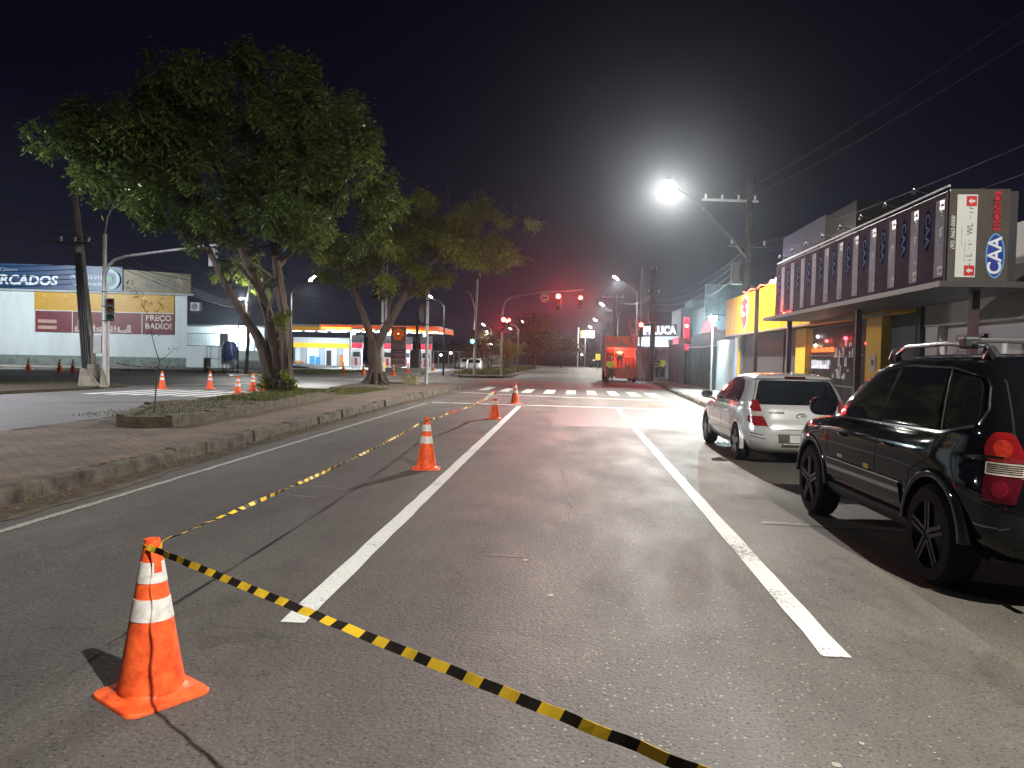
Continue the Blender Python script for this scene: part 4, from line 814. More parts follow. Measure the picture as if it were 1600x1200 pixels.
# shop
q = MB(); q.box(-9.0, -2.2, 5.6, 11, 0, 3.4); q.build('shop_wall', wallmat('shop_white', (.55, .57, .6)), gs)
q = MB(); q.box(-9.0, -2.2, 5.50, 5.6, 2.2, 2.75); q.build('shop_yellow_band', mat('shop_yellow', (.62, .36, .02), .5, emit=(1, .6, .04), estr=.35), gs)
q = MB(); q.box(-9.0, -2.2, 5.50, 5.6, 2.75, 3.4); q.build('shop_white_band', mat('shop_white_band', (.55, .6, .65), .5, emit=(.85, .95, 1), estr=.12), gs)
rr = random.Random(9)
for i in range(9):
    x = -8.8+i*.73; q = MB(); q.box(x+.04, x+.69, 5.52, 5.58, .1, 2.15); f = q.build('window', emis('shop_window_%d' % (i % 3), [(.75, .88, 1), (.6, .72, .85), (.9, .95, 1)][i % 3], [.16, .05, .25][i % 3]), gs)
    q = MB(); q.box(x, x+.05, 5.46, 5.54, .1, 2.15); q.build('frame', GALV, f)
for i, (x, c, w, h) in enumerate(((-8.3, (.9, .45, .05), .5, .6), (-7.8, (.8, .15, .05), .3, .5), (-6.6, (.1, .45, .85), .55, 1.2), (-5.9, (.1, .4, .8), .45, 1.1), (-3.1, (.85, .3, .05), .3, 1.4), (-4.6, (.05, .05, .06), .5, 1.9))):
    q = MB(); q.box(x-w/2, x+w/2, 5.1, 5.4, .0, h); q.box(x-w/2+.03, x+w/2-.03, 5.07, 5.1, h*.3, h*.9); top(q, 'display_stand', mat('display_%d' % i, tuple(v*.6 for v in c), .5, emit=c, estr=.15), ['orange goods stand left in the shop front', 'small red goods stand in the shop front', 'light blue ice cabinet in the shop front', 'second light blue cabinet in the shop front', 'orange narrow drinks stand right in the shop front', 'black open doorway panel of the shop front'][i], 'display stand', loc=(-24, 84, .1), bevel=.02)
# pumps
def pump(x, y, label):
    t = empty('fuel_pump', (x, y, .12), 0, label, 'fuel pump', 'fuel pumps under the canopy')
    q = MB(); q.box(-.5, .5, -.3, .3, 0, 2.1); q.build('cabinet', mat('pump_white', (.55, .57, .6), .4), t, bevel=.03)
    q = MB(); q.box(-.36, .36, -.325, -.30, 1.25, 1.75); q.build('display', mat('pump_display', (.04, .05, .06), .2), t)
    q = MB(); q.box(-.2, .1, -.325, -.30, .35, 1.1); q.build('red_panel', mat('pump_red', (.5, .05, .06), .4), t)
    for s in (-1, 1): q = MB(); q.tube([(s*.44, -.32, 1.5), (s*.5, -.42, .9), (s*.46, -.4, .3), (s*.4, -.32, .9)], .02, 6); q.build('hose', BLACKP, t)
    q = MB(); q.box(-.62, .62, -.12, .12, 2.75, 3.55); q.build('header_box', DARKMETAL, t); q = MB(); q.box(-.6, -.5, -.1, .1, 2.0, 2.8); q.box(.5, .6, -.1, .1, 2.0, 2.8); q.build('header_post', GALV, t)
    q = MB(); q.box(-.58, .58, -.13, -.11, 2.15, 2.7); q.build('price_board', mat('price_board', (.5, .03, .06), .5, emit=(1, .05, .12), estr=.08), t)
    return t
P1 = pump(-22.6, 80.2, 'white fuel pump farthest left under the canopy, left of the second tree')
for x, y, l in ((-19.3, 80.4, 'white fuel pump just right of the second tree trunk'), (-15.2, 80.2, 'white fuel pump right of the price pylon'), (-18.2, 84.5, 'rear white fuel pump behind the one right of the tree')):
    dup(P1, (x, y, .12), 0, l)
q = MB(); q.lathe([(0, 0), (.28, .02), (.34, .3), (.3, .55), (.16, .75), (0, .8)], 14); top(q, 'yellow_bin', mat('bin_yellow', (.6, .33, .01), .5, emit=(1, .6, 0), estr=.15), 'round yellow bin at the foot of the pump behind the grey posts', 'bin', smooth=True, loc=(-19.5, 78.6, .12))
# price pylon
py = empty('price_pylon', (-15.0, 66.2, .1), 0, 'tall grey and maroon price pylon with an orange shell emblem', 'sign')
q = MB(); q.box(-.66, .66, -.16, .16, .5, 3.98); q.build('panel', mat('pylon_panel', (.34, .23, .23), .45, var=.1), py, bevel=.02)
q = MB(); q.box(-1.0, 2.5, -.6, .6, 0, .42); q.build('plinth', CONCRETE, py)
q = MB(); pts = []
for k in range(25):
    a = math.radians(-35+250*k/24); pts.append((.50*math.cos(a), .02+.46*math.sin(a)*(1+.02*math.cos(7*a))))
pts += [(-.26, -.30), (-.30, -.50), (.30, -.50), (.26, -.30)]
SH = emis('shell_orange', (.62, .10, .01), .16); q.prism(pts, (0, -.172, 3.35), (1, 0, 0), (0, 0, 1), (0, -.02, 0)); q.build('emblem', SH, py)
q = MB()
for k in range(7):
    a = math.radians(30+120*k/6); q.beam((0.12*math.cos(a), -.2, 3.35-.38+.1*math.sin(a)), (.40*math.cos(a), -.2, 3.35+.02+.38*math.sin(a)), .012, .03, up=(0, 1, 0))
q.build('emblem_ribs', mat('emblem_ribs', (.22, .03, .01), .5), py); q = MB(); q.lathe([(0, 0), (.07, 0), (.07, .01), (0, .012)], 12, (0, -.2, 3.38), ax='y'); q.build('emblem_glint', emis('emblem_glint', (1, .6, .3), 1.5), py)
for z, h, c in ((2.35, .12, (.45, .4, .4)), (1.85, .4, (.17, .10, .11)), (1.35, .28, (.16, .02, .04)), (.92, .3, (.14, .10, .11))):
    q = MB(); q.box(-.60, .60, -.175, -.165, z-h/2, z+h/2); q.build('price_row', mat('row_%d' % int(z*100), c, .5, var=.25, scale=8), py)
for z_, w_, h_ in ((2.35, .36, .05), (1.84, .42, .12), (1.35, .40, .08), (.95, .38, .05)): q = MB(); q.box(-w_, w_, -.185, -.176, z_-h_/2, z_+h_/2); q.build('worn_price_line', mat('price_line', (.30, .24, .25), .5, var=.5, scale=16), py)
q = MB(); q.box(-.4, .4, -.25, .25, 0, 1.6); top(q, 'metal_cabinet', DARKMETAL, 'dark metal cabinet on the plinth right of the price pylon', 'cabinet', loc=(-13.55, 66.3, .5))
q = MB(); q.tube([(0, 0, 0), (0, 0, 2.5), (.05, 0, 5.4)], .13, 10); top(q, 'wooden_pole', mat('dark_pole', (.05, .047, .05)), 'dark pole standing right beside the price pylon', 'utility pole', loc=(-13.6, 67.2, .1))
# parked car under the canopy and white railing beyond
rl = empty('white_railing', (-13.0, 98, .1), 0, 'long thin white fence on a low wall beyond the crossing', 'fence')
q = MB(); q.box(-6, 2.8, 0, .2, 0, .55); q.build('low_wall', wallmat('rail_wall', (.34, .34, .33)), rl)
for i in range(14): q = MB(); q.box(-6+i*.66, -5.94+i*.66, .05, .11, .55, 2.15); q.build('post', WHITEP, rl)
q = MB(); q.box(-6, 2.8, .06, .1, 2.08, 2.15); q.build('rail', WHITEP, rl)
# ------------------------------------------------------------------ shops on the right
SHUT = mat('grey_shutter', (.060, .062, .068), .45, .3, var=.2, scale=1)
CREAM = wallmat('cream_wall', (.50, .45, .44)); YW = mat('shop_yellow_paint', (.50, .27, .010), .6, spec=.1, var=.08, scale=1.2)
ys = empty('yellow_shop', (7.25, 17.5, .14), 0, 'shop with a long yellow fascia carrying a red and white shield emblem over grey shutters', 'shop')
def yb(x0, x1, y0, y1, z0, z1, name, m, par=None, **k): q = MB(); q.box(x0, x1, y0, y1, z0, z1, **k); return q.build(name, m, par or ys)
yb(.35, 12, 0, 18.3, 0, 3.2, 'wall', wallmat('shop_dark_wall', (.075, .075, .08)))
yb(.0, 12, -.0, 18.4, 3.2, 3.55, 'roof_slab', wallmat('slab_grey', (.12, .12, .12)))
q = MB(); q.box(-.25, .3, 0.1, 18.3, 2.68, 4.28); fas = q.build('fascia', YW, ys, bevel=.01)
q = MB()
for i in range(1, 17): q.beam((-.256, i*1.09+.2, 2.70), (-.256, i*1.09-.35, 4.26), .004, .018, up=(0, 1, 0))
q.build('panel_joint', mat('joint_dark', (.16, .085, .01), .6), fas)
q = MB(); q.box(-.27, -.24, .08, 18.32, 2.64, 2.69); q.build('fascia_trim', mat('trim_grey', (.14, .14, .15), .5), fas)
# shield emblem
def sh(pts, x, name, m): q = MB(); q.prism([(a, b) for a, b in pts], (x, 14.35, 3.52), (0, -1, 0), (0, 0, 1), (-.03, 0, 0)); return q.build(name, m, fas)
sh([(-.42, .62), (-.5, .35), (-.62, .25), (-.60, -.05), (-.50, -.12), (-.46, -.45), (0, -.82), (.46, -.45), (.50, -.12), (.60, -.05), (.62, .25), (.5, .35), (.42, .62), (.22, .58), (.12, .72), (-.12, .72), (-.22, .58)], -.25, 'emblem', mat('emblem_white', (.62, .56, .55), .4))
sh([(-.30, .15), (-.34, -.35), (0, -.66), (.34, -.35), (.30, .15), (0, .28)], -.285, 'emblem_heart', mat('emblem_red', (.40, .02, .03), .4))
sh([(-.36, .30), (-.40, .50), (-.2, .48), (0, .60), (.2, .48), (.40, .50), (.36, .30)], -.288, 'emblem_crown', mat('emblem_red', (.40, .02, .03), .4))
text('Bam', .30, (-.325, 14.35, 3.46), (0, -1, 0), (0, 0, 1), mat('emblem_white', (.6, .5, .5)), fas, bold=.012)
for y0, y1 in ((10.6, 17.0), (8.4, 10.2)):
    s_ = MB(); n = 60
    for i in range(n): z = .05+2.6*i/n; s_.prism([(0, 0), (.02, .014), (.02, .03), (0, .043)], (.31, y0, z), (-1, 0, 0), (0, 0, 1), (0, y1-y0, 0))
    s_.build('shutter', SHUT, ys)
yb(.12, .34, 7.45, 8.5, 0, 2.62, 'yellow_pillar', mat('pillar_yellow', (.50, .33, .01), .5, var=.1)); yb(.12, .34, 1.5, 2.45, 0, 2.70, 'yellow_pillar', mat('pillar_yellow', (.5, .33, .01)))
yb(.1, .12, 1.75, 2.1, 1.35, 1.75, 'poster', mat('poster_pale', (.35, .3, .3), .5)); yb(.095, .1, 1.85, 2.0, 1.5, 1.62, 'poster_print', BLACKP)
yb(.1, .35, 17.1, 17.35, 0, 2.65, 'yellow_trim', mat('pillar_yellow', (.5, .33, .01))); yb(.1, .33, 17.4, 17.9, 0, 2.6, 'blue_door_frame', mat('blue_white', (.18, .27, .50), .5, emit=(.4, .6, 1), estr=.08))
# barred front: dark interior with bottles and a few lit signs behind the bars
yb(.335, .345, 2.5, 7.4, 0, 2.65, 'interior_back', mat('interior_dark', (.02, .012, .014), .6))
q = MB()
for i in range(44): y = 2.55+i*.111; q.tube([(.21, y, 0), (.21, y, 2.62)], .009, 5)
for z in (.1, .9, 1.75, 2.6): q.box(.20, .22, 2.5, 7.4, z-.015, z+.015)
q.build('security_bars', mat('bar_metal', (.09, .085, .085), .4, .5), ys)
rr = random.Random(12)
for z, c, n, e in ((1.92, (1, .16, .03), 26, 1.2), (1.55, (.75, .75, .85), 22, .30), (1.42, (.75, .75, .85), 22, .5), (.9, (.7, .7, .8), 18, .16)):
    q = MB()
    for i in range(n):
        y = 7.3-i*.075-(.9 if z < 1 else 0)*0; h = .1+rr.uniform(0, .05)
        if rr.random() < .85: q.box(.28, .33, y-.028, y+.02, z-.06, z-.06+h)
    o = q.build('shelf_goods', emis('goods_%d' % int(z*100), c, e), ys); o['kind'] = 'stuff'
q = MB()
for i in range(30): y = rr.uniform(2.7, 5.4); z = rr.choice((1.3, 1.45, 1.7, 2.0, 1.1)); q.box(.28, .33, y, y+rr.uniform(.02, .05), z, z+rr.uniform(.05, .3))
o = q.build('shelf_goods', emis('goods_dim', (.8, .7, .75), .12), ys); o['kind'] = 'stuff'
for y, z, c, e, n_ in ((6.9, 2.06, (1, .8, .45), 14, 'bulb'), (5.85, 2.18, (1, .03, .03), 14, 'red_indicator'), (4.3, 2.22, (1, .03, .04), 12, 'red_indicator'), (6.7, 2.33, (.9, .95, 1), 8, 'bulb'), (2.75, 2.05, (1, .05, .03), 5, 'red_indicator')):
    q = MB(); q.lathe([(0, -.05), (.045, -.02), (.05, .02), (0, .055)], 10, (.26, y, z)); q.build(n_, emis('ind_%d' % int(y*100), c, e), ys, True)
light('bar_glow', 'POINT', (7.2, 22.6, 2.2), 2, (1, .35, .2), .05)
# glowing streaks added for red signal reflections: fascia corner and under sign boards
REDREFL = emis('red_reflection', (1.0, .045, .02), 9); REDHOT = emis('red_reflection_hot', (1.0, .25, .12), 30)
def red_streak(pts, r, label, m=REDREFL):
    q = MB(); q.tube(pts, r, 6); return top(q, 'red_reflection_streak', m, label, 'reflection streak', 'red reflection streaks', True)
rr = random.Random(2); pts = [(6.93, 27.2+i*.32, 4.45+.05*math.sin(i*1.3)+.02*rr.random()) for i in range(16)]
red_streak(pts, .016, 'thin wavy glowing streak for red reflections along the top edge of the yellow fascia')
q = MB(); q.prism([(0, 0), (.75, .02), (.62, .13), (.05, .10)], (6.9, 27.0, 4.40), (0, 1, 0), (0, 0, 1), (.05, 0, 0)); top(q, 'red_glare_patch', REDHOT, 'glowing patch for the red glare on the corner of the yellow fascia', 'beacon')
red_streak([(6.9, 26.9, 4.55), (6.9, 26.88, 3.9)], .02, 'short upright glowing streak for red reflections at the corner of the yellow fascia')
light('red_reflection_glow', 'POINT', (6.6, 27.6, 4.75), 22, (1, .06, .03), .15); light('red_reflection_glow', 'POINT', (6.55, 29.0, 3.6), 22, (1, .12, .03), .2)
# ------------------------------------------------------------------ canopy with the row of sign boards
sc_ = empty('sign_canopy', (6.0, 13.0, .14), 0, 'dark steel canopy carrying a long row of upright sign boards above the pavement', 'canopy')
MAR = mat('board_maroon', (.066, .042, .055), .5, var=.25, scale=1.5, spec=0, coat=.25); LN = 10.3
q = MB(); q.box(.0, 1.1, .02, LN, 2.86, 4.34); q.build('box_frame', mat('box_dark', (.03, .026, .03), .5), sc_)
q = MB(); q.box(-.35, 1.3, -.6, LN+.1, 2.74, 2.83); q.build('canopy_deck', mat('deck_dark', (.035, .033, .036), .6), sc_)
q = MB(); q.tube([(.02, 0, 4.42), (.02, LN, 4.42)], .02, 6); q.build('top_rail', GALV, sc_)
nb = 11; bw = (LN)/nb
PW = mat('board_white_shaded', (.26, .225, .26), .6, spec=0, var=.08); PW0 = mat('board_white', (.55, .56, .52), .35, var=.06); REDP = mat('arrow_red', (.42, .02, .025), .4); REDD = mat('arrow_red_shaded', (.03, .015, .02), .4); BLU = mat('oval_blue', (.012, .03, .24), .35, coat=.4); BLUD = mat('oval_blue_shaded', (.010, .012, .06), .5, spec=0); BLUR = mat('oval_rim', (.10, .30, .55), .35)  # darker copies hold the shade of the road-facing row in their colour
LET = mat('caa_letters', (.62, .65, .68), .4); LETD = mat('caa_letters_shaded', (.14, .14, .18), .6, spec=0); DKL = mat('dark_letters', (.03, .03, .035), .5)
def ellipse(a, b, n=36): return [(a*math.cos(2*PI*i/n), b*math.sin(2*PI*i/n)) for i in range(n)]
ARW = [(-.045, 0), (0, .04), (0, .016), (.045, .016), (.045, -.016), (0, -.016), (0, -.04)]
def board(par, o, u, v, w, h, main, pale, red, blue, rim, let, first=False):
    """one upright advertising board: pale strip with arrows and sideways writing, sideways CAA oval"""
    o, u, v = Vector(o), Vector(u), Vector(v); nrm = u.cross(v)
    def pr(name, poly, c, k, m): q = MB(); q.prism(poly, o+u*c[0]+v*c[1]+nrm*(.02+(k-.02)*.22), u, v, nrm*.0008); return q.build(name, m, par)
    p = MB(); p.prism([(0.01, 0), (w-.01, 0), (w-.01, h), (0.01, h)], o, u, v, nrm*.02); bo = p.build('board', main, par); par = bo
    px = w*.30 if first else w*.80; pw = w*.165; yc = h*.50; ph = h*.44
    pr('pale_strip', [(-pw, -ph), (pw, -ph), (pw, ph), (-pw, ph)], (px, yc), .024, pale)
    for s in (-1, 1):
        pr('arrow_square', [(-.085*w, -.055*h), (.085*w, -.055*h), (.085*w, .055*h), (-.085*w, .055*h)], (px+pw*.4, yc+s*ph*.84), .030, red)
        pr('arrow', [(a*w*1.2, b*w*1.2) for a, b in ARW], (px+pw*.4, yc+s*ph*.84), .036, pale if not first else PW0)
    text('- ı L  · ı ·  WL  ·· ı r', h*.085, o+u*(px+pw*.35)+v*yc+nrm*.0236, v, -u, DKL, par, sx=.95, ext=.0004)
    pr('fine_print', [(-.004, -h*.11), (.004, -h*.11), (.004, h*.11), (-.004, h*.11)], (px-pw*.45, yc), .026, mat('fine_print_grey', (.22, .23, .22), .6)); pr('fine_print', [(-.003, -h*.2), (.003, -h*.2), (.003, h*.05), (-.003, h*.05)], (px-pw*.1, yc-h*.08), .026, mat('fine_print_grey', (.22, .23, .22), .6))
    ox = w*.78 if first else w*.34; oy = h*.29 if first else h*.64; ea, eb = (w*.155, h*.24) if first else (w*.15, h*.25)
    vv = 1
    pr('oval_rim', ellipse(ea*1.0, eb*1.0), (ox, oy), .026, rim); pr('oval', ellipse(ea*.86, eb*.93), (ox, oy), .032, blue)
    if first: text('CAA', h*.20, o+u*(ox)+v*(oy)+nrm*.0262, v, -u, let, par, bold=.006, sx=.98, ext=.0004)
    else: text('CAA', h*.16, o+u*(ox)+v*(oy)+nrm*.0262, -v, u, let, par, bold=.004, sx=1.2, ext=.0004)
    return bo
b0 = sc_
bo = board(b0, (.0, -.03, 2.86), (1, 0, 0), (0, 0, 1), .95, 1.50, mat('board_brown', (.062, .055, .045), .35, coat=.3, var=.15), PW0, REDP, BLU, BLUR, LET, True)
REDT2 = mat('red_letters', (.42, .012, .02), .4); 
q = MB(); q.prism([(-.05, -.31), (.05, -.31), (.05, .31), (-.05, .31)], (.745, -.054, 4.01), (1, 0, 0), (0, 0, 1), (0, -.004, 0)); q.build('red_letter_strip', REDT2, bo)
text('BOND', .165, (.745, -.062, 4.01), (0, 0, 1), (-1, 0, 0), mat('red_dark', (.10, .01, .012), .4), bo, sx=1.15)
text('(92) 3663-0000', .085, (.075, -.055, 3.66), (0, 0, 1), (-1, 0, 0), mat('reflect_white', (.7, .72, .7), .3), bo, sx=1.0, shear=.2)
for i in range(nb):
    # local u runs toward the camera so that the board faces the road (-x)
    board(sc_, (-.003, (i+1)*bw, 2.88), (0, -1, 0), (0, 0, 1), bw, 1.44, MAR, PW, REDD, BLUD, mat('oval_rim_shaded', (.03, .03, .06), .6, spec=0), LETD)  # same board design, shade put into its colours
for i in range(8):
    y = 1.2+i*1.25; q = MB(); q.tube([(.6, y, 4.34), (.3, y, 4.52), (.0, y, 4.60)], .010, 6); f = q.build('spot_arm', DARKMETAL, sc_)
    q = MB(); q.lathe([(.012, .03), (.03, .0), (.038, -.05), (.03, -.055)], 10, (-.03, y, 4.59)); q.build('spot_head', DARKMETAL, f, 40); q = MB(); q.lathe([(0, 0), (.014, 0), (.014, .01)], 8, (-.03, y, 4.625)); q.build('spot_glint', emis('spot_glint', (.8, .85, 1), .6), f)
for i, (x, y) in enumerate(((.55, .15), (.38, 4.75), (.38, 10.2), (-.02, 12.6))):
    q = MB(); q.box(x-.06, x+.06, y-.06, y+.06, 0, 2.74 if i < 3 else 3.9); q.build('post', mat('post_maroon', (.045, .022, .026), .45), sc_)
red_streak([(5.93, 22.0+i*.16, 3.02+.05*math.sin(i*1.7)-.012*i) for i in range(9)], .015, 'jagged glowing streak for red reflections along the lower edge of the sign boards')  # added glow in place of red signal reflections on the canopy edge
light('red_reflection_glow', 'POINT', (5.75, 22.6, 3.05), 9, (1, .05, .04), .1)
# nearer shops under and beyond the canopy
ns = empty('cream_shop', (7.6, 9.0, .14), 0, 'cream painted shop front with a grilled window and red doorway at the right edge', 'shop')
def nbx(x0, x1, y0, y1, z0, z1, name, m): q = MB(); q.box(x0, x1, y0, y1, z0, z1); return q.build(name, m, ns)
nbx(.3, 12, -6, 8.4, 0, 4.1, 'wall', CREAM)
nbx(.05, .3, -6, 8.4, 2.35, 3.3, 'lintel', wallmat('lintel_taupe', (.32, .29, .28)))
nbx(.1, .3, 7.9, 8.45, 0, 2.35, 'pier', CREAM)
nbx(.22, .31, 6.3, 7.35, .8, 2.15, 'window', mat('window_dark', (.02, .014, .02), .2)); q = MB()
for i in range(9): q.box(.18, .22, 6.32, 7.33, .85+i*.15, .90+i*.15)
q.build('window_slats', mat('slat_grey', (.17, .15, .17), .4), ns)
nbx(.10, .2, 6.35, 7.0, 1.40, 1.5, 'sill_lamp', emis('sill_lamp', (.95, .97, 1), 2.0))
nbx(.2, .31, -2.0, 3.9, 0, 2.45, 'doorway', mat('door_dark', (.03, .008, .012), .5)); q = MB()
for i in range(15): q.prism([(0, 0), (.04, .03), (.04, .08), (0, .11)], (.2, -1.9, .3+i*.13), (-1, 0, 0), (0, 0, 1), (0, 4.8, 0))
q.build('red_shutter', mat('red_shutter', (.16, .012, .02), .35, emit=(1, .03, .06), estr=.015), ns)
q = MB(); q.tube([(.02, 5.2, .3), (.02, 5.2, 2.0)], .05, 8); q.build('drain_pipe', GALV, ns)
wq = MB(); wq.box(0, 4, 0, 5.8, 0, 3.6); top(wq, 'upper_storey', mat('navy_wall', (.055, .06, .12), .6), 'dark blue upper wall rising behind the row of sign boards', 'building', loc=(9.5, 30.2, 3.7))
wq = MB(); wq.box(0, 4, 0, 3.2, 0, 3.5); top(wq, 'rear_block', mat('black_wall', (.008, .008, .010), .8), 'nearly black block behind the sign boards, right of the blue wall', 'building', loc=(9.5, 27.0, 3.7))
fr = empty('steel_frame', (7.0, 12.4, .14), 0, 'open steel frame jutting out right of the large sign box', 'frame')
for a, b in (((.1, 0, 3.55), (1.6, 0, 3.65)), ((.1, 0, 2.9), (1.6, 0, 2.95)), ((.1, 0, 2.8), (.1, 0, 3.6)), ((.42, 0, 2.6), (.42, 0, 3.62)), ((.42, 0, 0), (.42, 0, 2.9))): q = MB(); q.beam(a, b, .045); q.build('bar', mat('frame_grey', (.10, .10, .105), .5, .3), fr)
q = MB(); q.prism([(.15, 2.95), (1.6, 3.0), (1.6, 3.6), (.15, 3.5)], (0, .05, 0), (1, 0, 0), (0, 0, 1), (0, .02, 0)); q.build('sheet', mat('mesh_sheet', (.045, .05, .05), .6), fr)
# corrugated metal gate, blue door gap, wooden fences, corner walls
def corr(name, x, y0, y1, h, m, label, cat, period=.16, amp=.025, parent=None, z0=.14, slats=False):
    mb = MB(); n = int((y1-y0)/(period/4)); a = []
    for i in range(n+1):
        y = y0+(y1-y0)*i/n; xx = x+(amp*math.sin(2*PI*(y-y0)/period) if not slats else amp*(1 if int((y-y0)/period*2) % 2 else -1)*.5); a.append((xx, y))
    for i in range(n):
        mb.quad((*a[i], z0), (*a[i+1], z0), (*a[i+1], h), (*a[i], h)); mb.quad((a[i][0]+.03, a[i][1], z0), (a[i][0]+.03, a[i][1], h), (a[i+1][0]+.03, a[i+1][1], h), (a[i+1][0]+.03, a[i+1][1], z0))
        mb.quad((*a[i], h), (*a[i+1], h), (a[i+1][0]+.03, a[i+1][1], h), (a[i][0]+.03, a[i][1], h))
    return top(mb, name, m, label, cat)
corr('metal_gate', 7.62, 36.3, 41.2, 2.72, mat('corrugated_steel', (.34, .36, .37), .5, .2, var=.2, scale=1.5, stretch=(1, 1, .2)), 'pale corrugated metal gate beside the glaring flood lamp', 'gate', .3, .02)
corr('wooden_fence', 7.62, 41.3, 49.6, 2.45, mat('weathered_boards', (.13, .13, .10), .85, var=.5, scale=3, stretch=(1, 6, .3), bump=.4), 'grey green fence of upright weathered boards beyond the metal gate', 'fence', .22, .03, slats=True)
corr('board_fence', 7.2, 49.8, 57.4, 2.72, mat('pinkish_boards', (.22, .15, .15), .85, var=.45, scale=2.5, stretch=(1, 5, .3), bump=.4), 'pinkish board fence under the small red sign', 'fence', .3, .04, slats=True)
q = MB(); q.box(7.15, 7.6, 49.7, 57.6, 2.72, 3.15); top(q, 'fence_beam', mat('beam_brown', (.13, .10, .09), .8), 'brown beam resting along the top of the pinkish board fence', 'beam')
q = MB(); q.tube([(7.6, 41.2, 2.5), (7.6, 45, 2.47), (7.4, 49.6, 2.5)], .025, 6); top(q, 'fence_rail', GALV, 'thin pale rail along the top of the weathered board fence', 'rail', smooth=True)
rs = MB(); rs.box(7.1, 7.14, 52.0, 54.6, 2.8, 3.2); top(rs, 'red_sign', mat('small_red_sign', (.5, .02, .04), .4, emit=(1, .03, .06), estr=.6), 'small glowing red sign on the beam above the pinkish fence', 'sign')
dk = MB(); dk.box(8.4, 14, 36.3, 57, .14, 3.4); top(dk, 'dark_house', mat('dark_house', (.035, .037, .042), .8), 'dark low house behind the metal gate and the wooden fence', 'house')
q = MB(); q.prism([(0, 0), (3.2, 1.0), (6.4, 0)], (8.2, 44, 3.4), (0, 1, 0), (0, 0, 1), (5.5, 0, 0)); top(q, 'roof', mat('bluish_roof', (.07, .09, .11), .6), 'bluish gabled roof catching light left of the flood lamp', 'roof')
# corner bar with the lit lettering
cb = empty('corner_bar', (6.4, 60.5, .14), 0, 'corner bar with glowing white lettering above pinkish shutters', 'bar')
def cbx(x0, x1, y0, y1, z0, z1, name, m): q = MB(); q.box(x0, x1, y0, y1, z0, z1); return q.build(name, m, cb)
cbx(-1.3, 5.5, 0.3, 6, 0, 3.2, 'wall', wallmat('bar_wall', (.25, .17, .19)))
cbx(-1.3, 1.9, 0.1, .3, 2.55, 3.4, 'light_box', emis('bar_light_box', (.75, .9, 1), .22))
cbx(-1.25, 2.0, -.5, .1, 2.45, 2.58, 'awning', mat('awning_dark', (.05, .05, .06), .5))
SIGN = MB(); SIGN.prism([(-1.35, 0), (1.75, .14), (1.75, 1.05), (-1.35, .82)], (0, .05, 3.28), (1, 0, 0), (0, 0, 1), (0, .1, 0)); SIGN.build('sign_board', mat('sign_back', (.10, .11, .13), .5), cb)
text('PIPELUCA', .84, (.18, .02, 3.80), (1, 0, .06), (0, 0, 1), emis('lit_letters', (.88, .96, 1), 0.9), cb, bold=.03, sx=.80)
for i in range(5):
    x0 = -1.2+i*.78; q = MB()
    for k in range(14): q.prism([(0, 0), (.03, .05), (0, .17)], (x0+.03, .29, .1+k*.17), (0, -1, 0), (0, 0, 1), (.70, 0, 0))
    q.build('shutter', mat('pink_shutter_%d' % (i % 2), [(.34, .22, .24), (.13, .07, .09)][i % 2], .5), cb)
cbx(1.0, 1.25, .05, .25, .1, 2.5, 'lit_pillar', mat('lit_pillar', (.6, .6, .6), .5)); cbx(-1.3, 3.0, -.7, -.2, -.02, .06, 'step', WALK)
light('bar_light', 'AREA', (6.3, 59.9, 3.1), 35, (.8, .93, 1.0), 2.5, sizey=.3); light('bar_light', 'POINT', (6.0, 59.2, 3.9), 30, (.8, .93, 1.0), .3)
for i, (x, y, z, s, c) in enumerate(((9.2, 66, 4.8, 2.6, (.10, .12, .15)), (10.2, 60, 4.6, 2.5, (.07, .08, .10)))):
    q = MB(); q.box(x, x+6, y, y+6, .14, z+s*.5); q.box(x+1, x+5, y+.5, y+5, z+s*.5, z+s*.5+.8); top(q, 'rear_building', mat('rear_building_%d' % i, c, .7), ['bluish building rising behind the corner bar', 'dim building behind the dark low house'][i], 'building')
sb = empty('billboard', (12.8, 58, .14), 0, 'pale unlit billboard high behind the flood lamp', 'billboard')
q = MB(); q.box(-3, .6, 0, .2, 5.0, 7.2); q.build('panel', mat('billboard_pale', (.13, .16, .18), .5, var=.4, scale=.8), sb); q = MB(); q.box(-2.4, -2.2, 0, .2, 0, 5); q.box(-.2, 0, 0, .2, 0, 5); q.build('legs', DARKMETAL, sb)
# far road signs and end of the road
t = empty('road_sign', (3.2, 150.5, .1), 0, 'large rectangular far road sign in orange and green under the lamps', 'road sign')
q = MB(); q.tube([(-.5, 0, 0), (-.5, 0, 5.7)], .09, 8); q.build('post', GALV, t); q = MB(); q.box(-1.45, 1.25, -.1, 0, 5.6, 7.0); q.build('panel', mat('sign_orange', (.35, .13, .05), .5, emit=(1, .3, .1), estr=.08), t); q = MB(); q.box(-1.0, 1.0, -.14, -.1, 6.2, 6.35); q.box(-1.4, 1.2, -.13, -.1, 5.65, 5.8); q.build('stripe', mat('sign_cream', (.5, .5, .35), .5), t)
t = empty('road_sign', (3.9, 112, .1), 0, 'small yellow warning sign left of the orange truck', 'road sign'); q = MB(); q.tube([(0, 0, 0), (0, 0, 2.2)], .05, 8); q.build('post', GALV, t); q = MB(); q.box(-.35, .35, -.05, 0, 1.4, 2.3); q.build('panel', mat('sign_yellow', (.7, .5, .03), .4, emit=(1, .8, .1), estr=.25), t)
t = empty('lamp_post', (1.3, 150, .1), 0, 'tall thin white post left of the far orange sign', 'post'); q = MB(); q.tube([(0, 0, 0), (0, 0, 7.3)], .12, 8); q.build('pole', WHITEP, t); q = MB(); q.lathe([(0, 7.2), (.2, 7.3), (.2, 7.5), (0, 7.6)], 8); q.build('cap', WHITEP, t)
